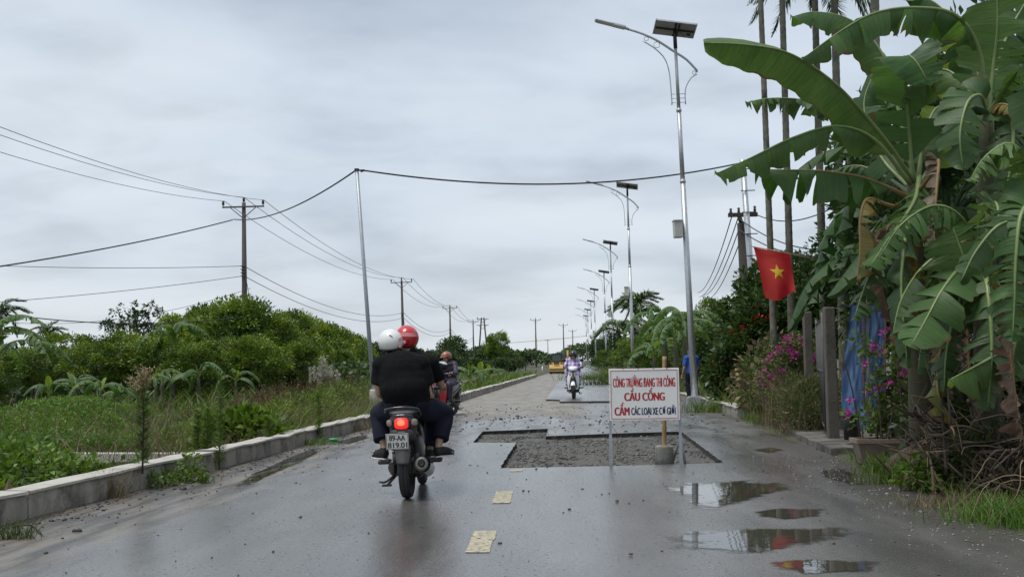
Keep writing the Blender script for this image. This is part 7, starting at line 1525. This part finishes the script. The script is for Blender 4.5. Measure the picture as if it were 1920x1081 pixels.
n = 800; p = np.c_[rr.normal(.9, .45, n), rr.normal(-.2, .5, n), np.zeros(n)]; b_ = unit(rr.normal(size=(n, 3)) * [1, 1, 0] - [.5, .3, 0]); v, f = blades(p, np.c_[rr.normal(-.2, .35, (n, 2)), np.ones(n)], rr.uniform(.2, .95, n), rr.uniform(.004, .010, n), b_, rr); o = put('dry_canes', fast_mesh('dry_canes', v, f, 4, m_dstraw), t); o['kind'] = 'stuff'
mb = MB()
for k in range(5): a = at(1960, 915, 8.6) - bp0 + V((r.gauss(0, .12), r.gauss(0, .15), r.gauss(0, .05))); s_ = r.uniform(.6, 1.1); mb.tube(spline([a, a + V((-.25 * s_, r.gauss(-.1, .1), .12 + r.gauss(0, .06))), a + V((-.5 * s_, r.gauss(-.15, .1), .04 + r.gauss(0, .05))), a + V((-.68 * s_, -.2, -.2))], 10), [.006 - .0004 * i for i in range(10)], 4)
mb.build('bent_straw', m_dry, t)['kind'] = 'stuff'
def edge_tuft(px, py, n, h, m, seed, sp, w, lab): tuft('grass_tuft', px, py, n, h, m, seed, sp, w, lab)
edge_tuft(1715, 905, 520, .30, m_grass, 41, .26, .010, 'bright grass clump at the road edge in front of the branch pile')
edge_tuft(1665, 885, 320, .22, m_grass, 42, .18, .009, 'grass clump at the road edge right of the planter')
edge_tuft(1890, 975, 420, .22, m_crop, 43, .24, .010, 'vivid green grass clump at the lower right frame edge')
edge_tuft(1960, 985, 500, .25, m_crop, 44, .24, .010, 'vivid grass clump leaving the frame at the lower right corner')
edge_tuft(1810, 950, 420, .16, m_dry, 45, .28, .007, 'pale dry grass fringe between the leafy weed and the vivid grass')
edge_tuft(1345, 772, 500, .4, m_grass, 46, .5, .012, 'grass fringe along the kerb right of the nearest lamp')
edge_tuft(1135, 712, 900, .7, m_grass, 47, 1.2, .03, 'grass patch round the foot of the third street lamp')
edge_tuft(1165, 722, 700, .6, m_olive, 48, .9, .03, 'long weeds on the right verge behind the sign')
q = G(1765, 925); q.z = 0; bush('edge_weed', 'leafy green weed at the road edge left of the bent dry stalks', 'weed', q + V((.1, .15, 0)), [(0, 0, .16, .3, .22, .17), (-.25, .05, .12, .2, .15, .13), (.35, .2, .22, .28, .2, .2)], m_longan, 80, 11, .1, .085, .045, 91)
q = G(1850, 930); bush('edge_weed', 'dull green leafy weed among the dry canes at the right', 'weed', q + V((.1, .3, 0)), [(0, 0, .25, .35, .2, .25), (.3, .1, .3, .3, .2, .25)], m_olive, 70, 11, .12, .10, .05, 92)
q = V((4.5, 12.3, 0)); bush('shade_shrub', 'dark leafy undergrowth between the banana stems right of the planter', 'bush', q, [(0, .3, .6, .5, .4, .5), (.6, .4, .7, .5, .4, .5), (1.2, .3, .6, .6, .4, .5), (-.3, .5, .5, .4, .4, .5), (1.8, 0, .8, .6, .5, .7)], m_deep, 200, 14, .2, .15, .075, 93)
rr = np.random.default_rng(34); n = 5200; y = rr.uniform(6, 24, n); x = np.array([edge_x(q) for q in y]) + .05 + rr.exponential(.35, n); keep = ~((y > 14.6) & (y < 22.2)) ; x, y = x[keep], y[keep]; n = len(x); p = np.c_[x, y, np.full(n, -.01)]; b_ = unit(rr.normal(size=(n, 3)) * [1, 1, 0]); v, f = blades(p, np.c_[rr.normal(0, .4, (n, 2)), np.ones(n)], rr.uniform(.05, .28, n), rr.uniform(.005, .010, n), b_, rr)
put('verge_grass', fast_mesh('verge_grass', v, f, 4, m_grass), kind='stuff')
n = 9000; y = rr.uniform(24, 110, n); x = np.array([edge_x(q) for q in y]) + .2 + rr.exponential(1.6, n); p = np.c_[x, y, np.full(n, -.02)]; b_ = unit(rr.normal(size=(n, 3)) * [1, 1, 0]); v, f = blades(p, np.c_[rr.normal(0, .3, (n, 2)), np.ones(n)], rr.uniform(.3, .9, n), rr.uniform(.015, .05, n), b_, rr)
put('far_roadside_grass', fast_mesh('far_roadside_grass', v, f, 4, m_olive), kind='stuff')
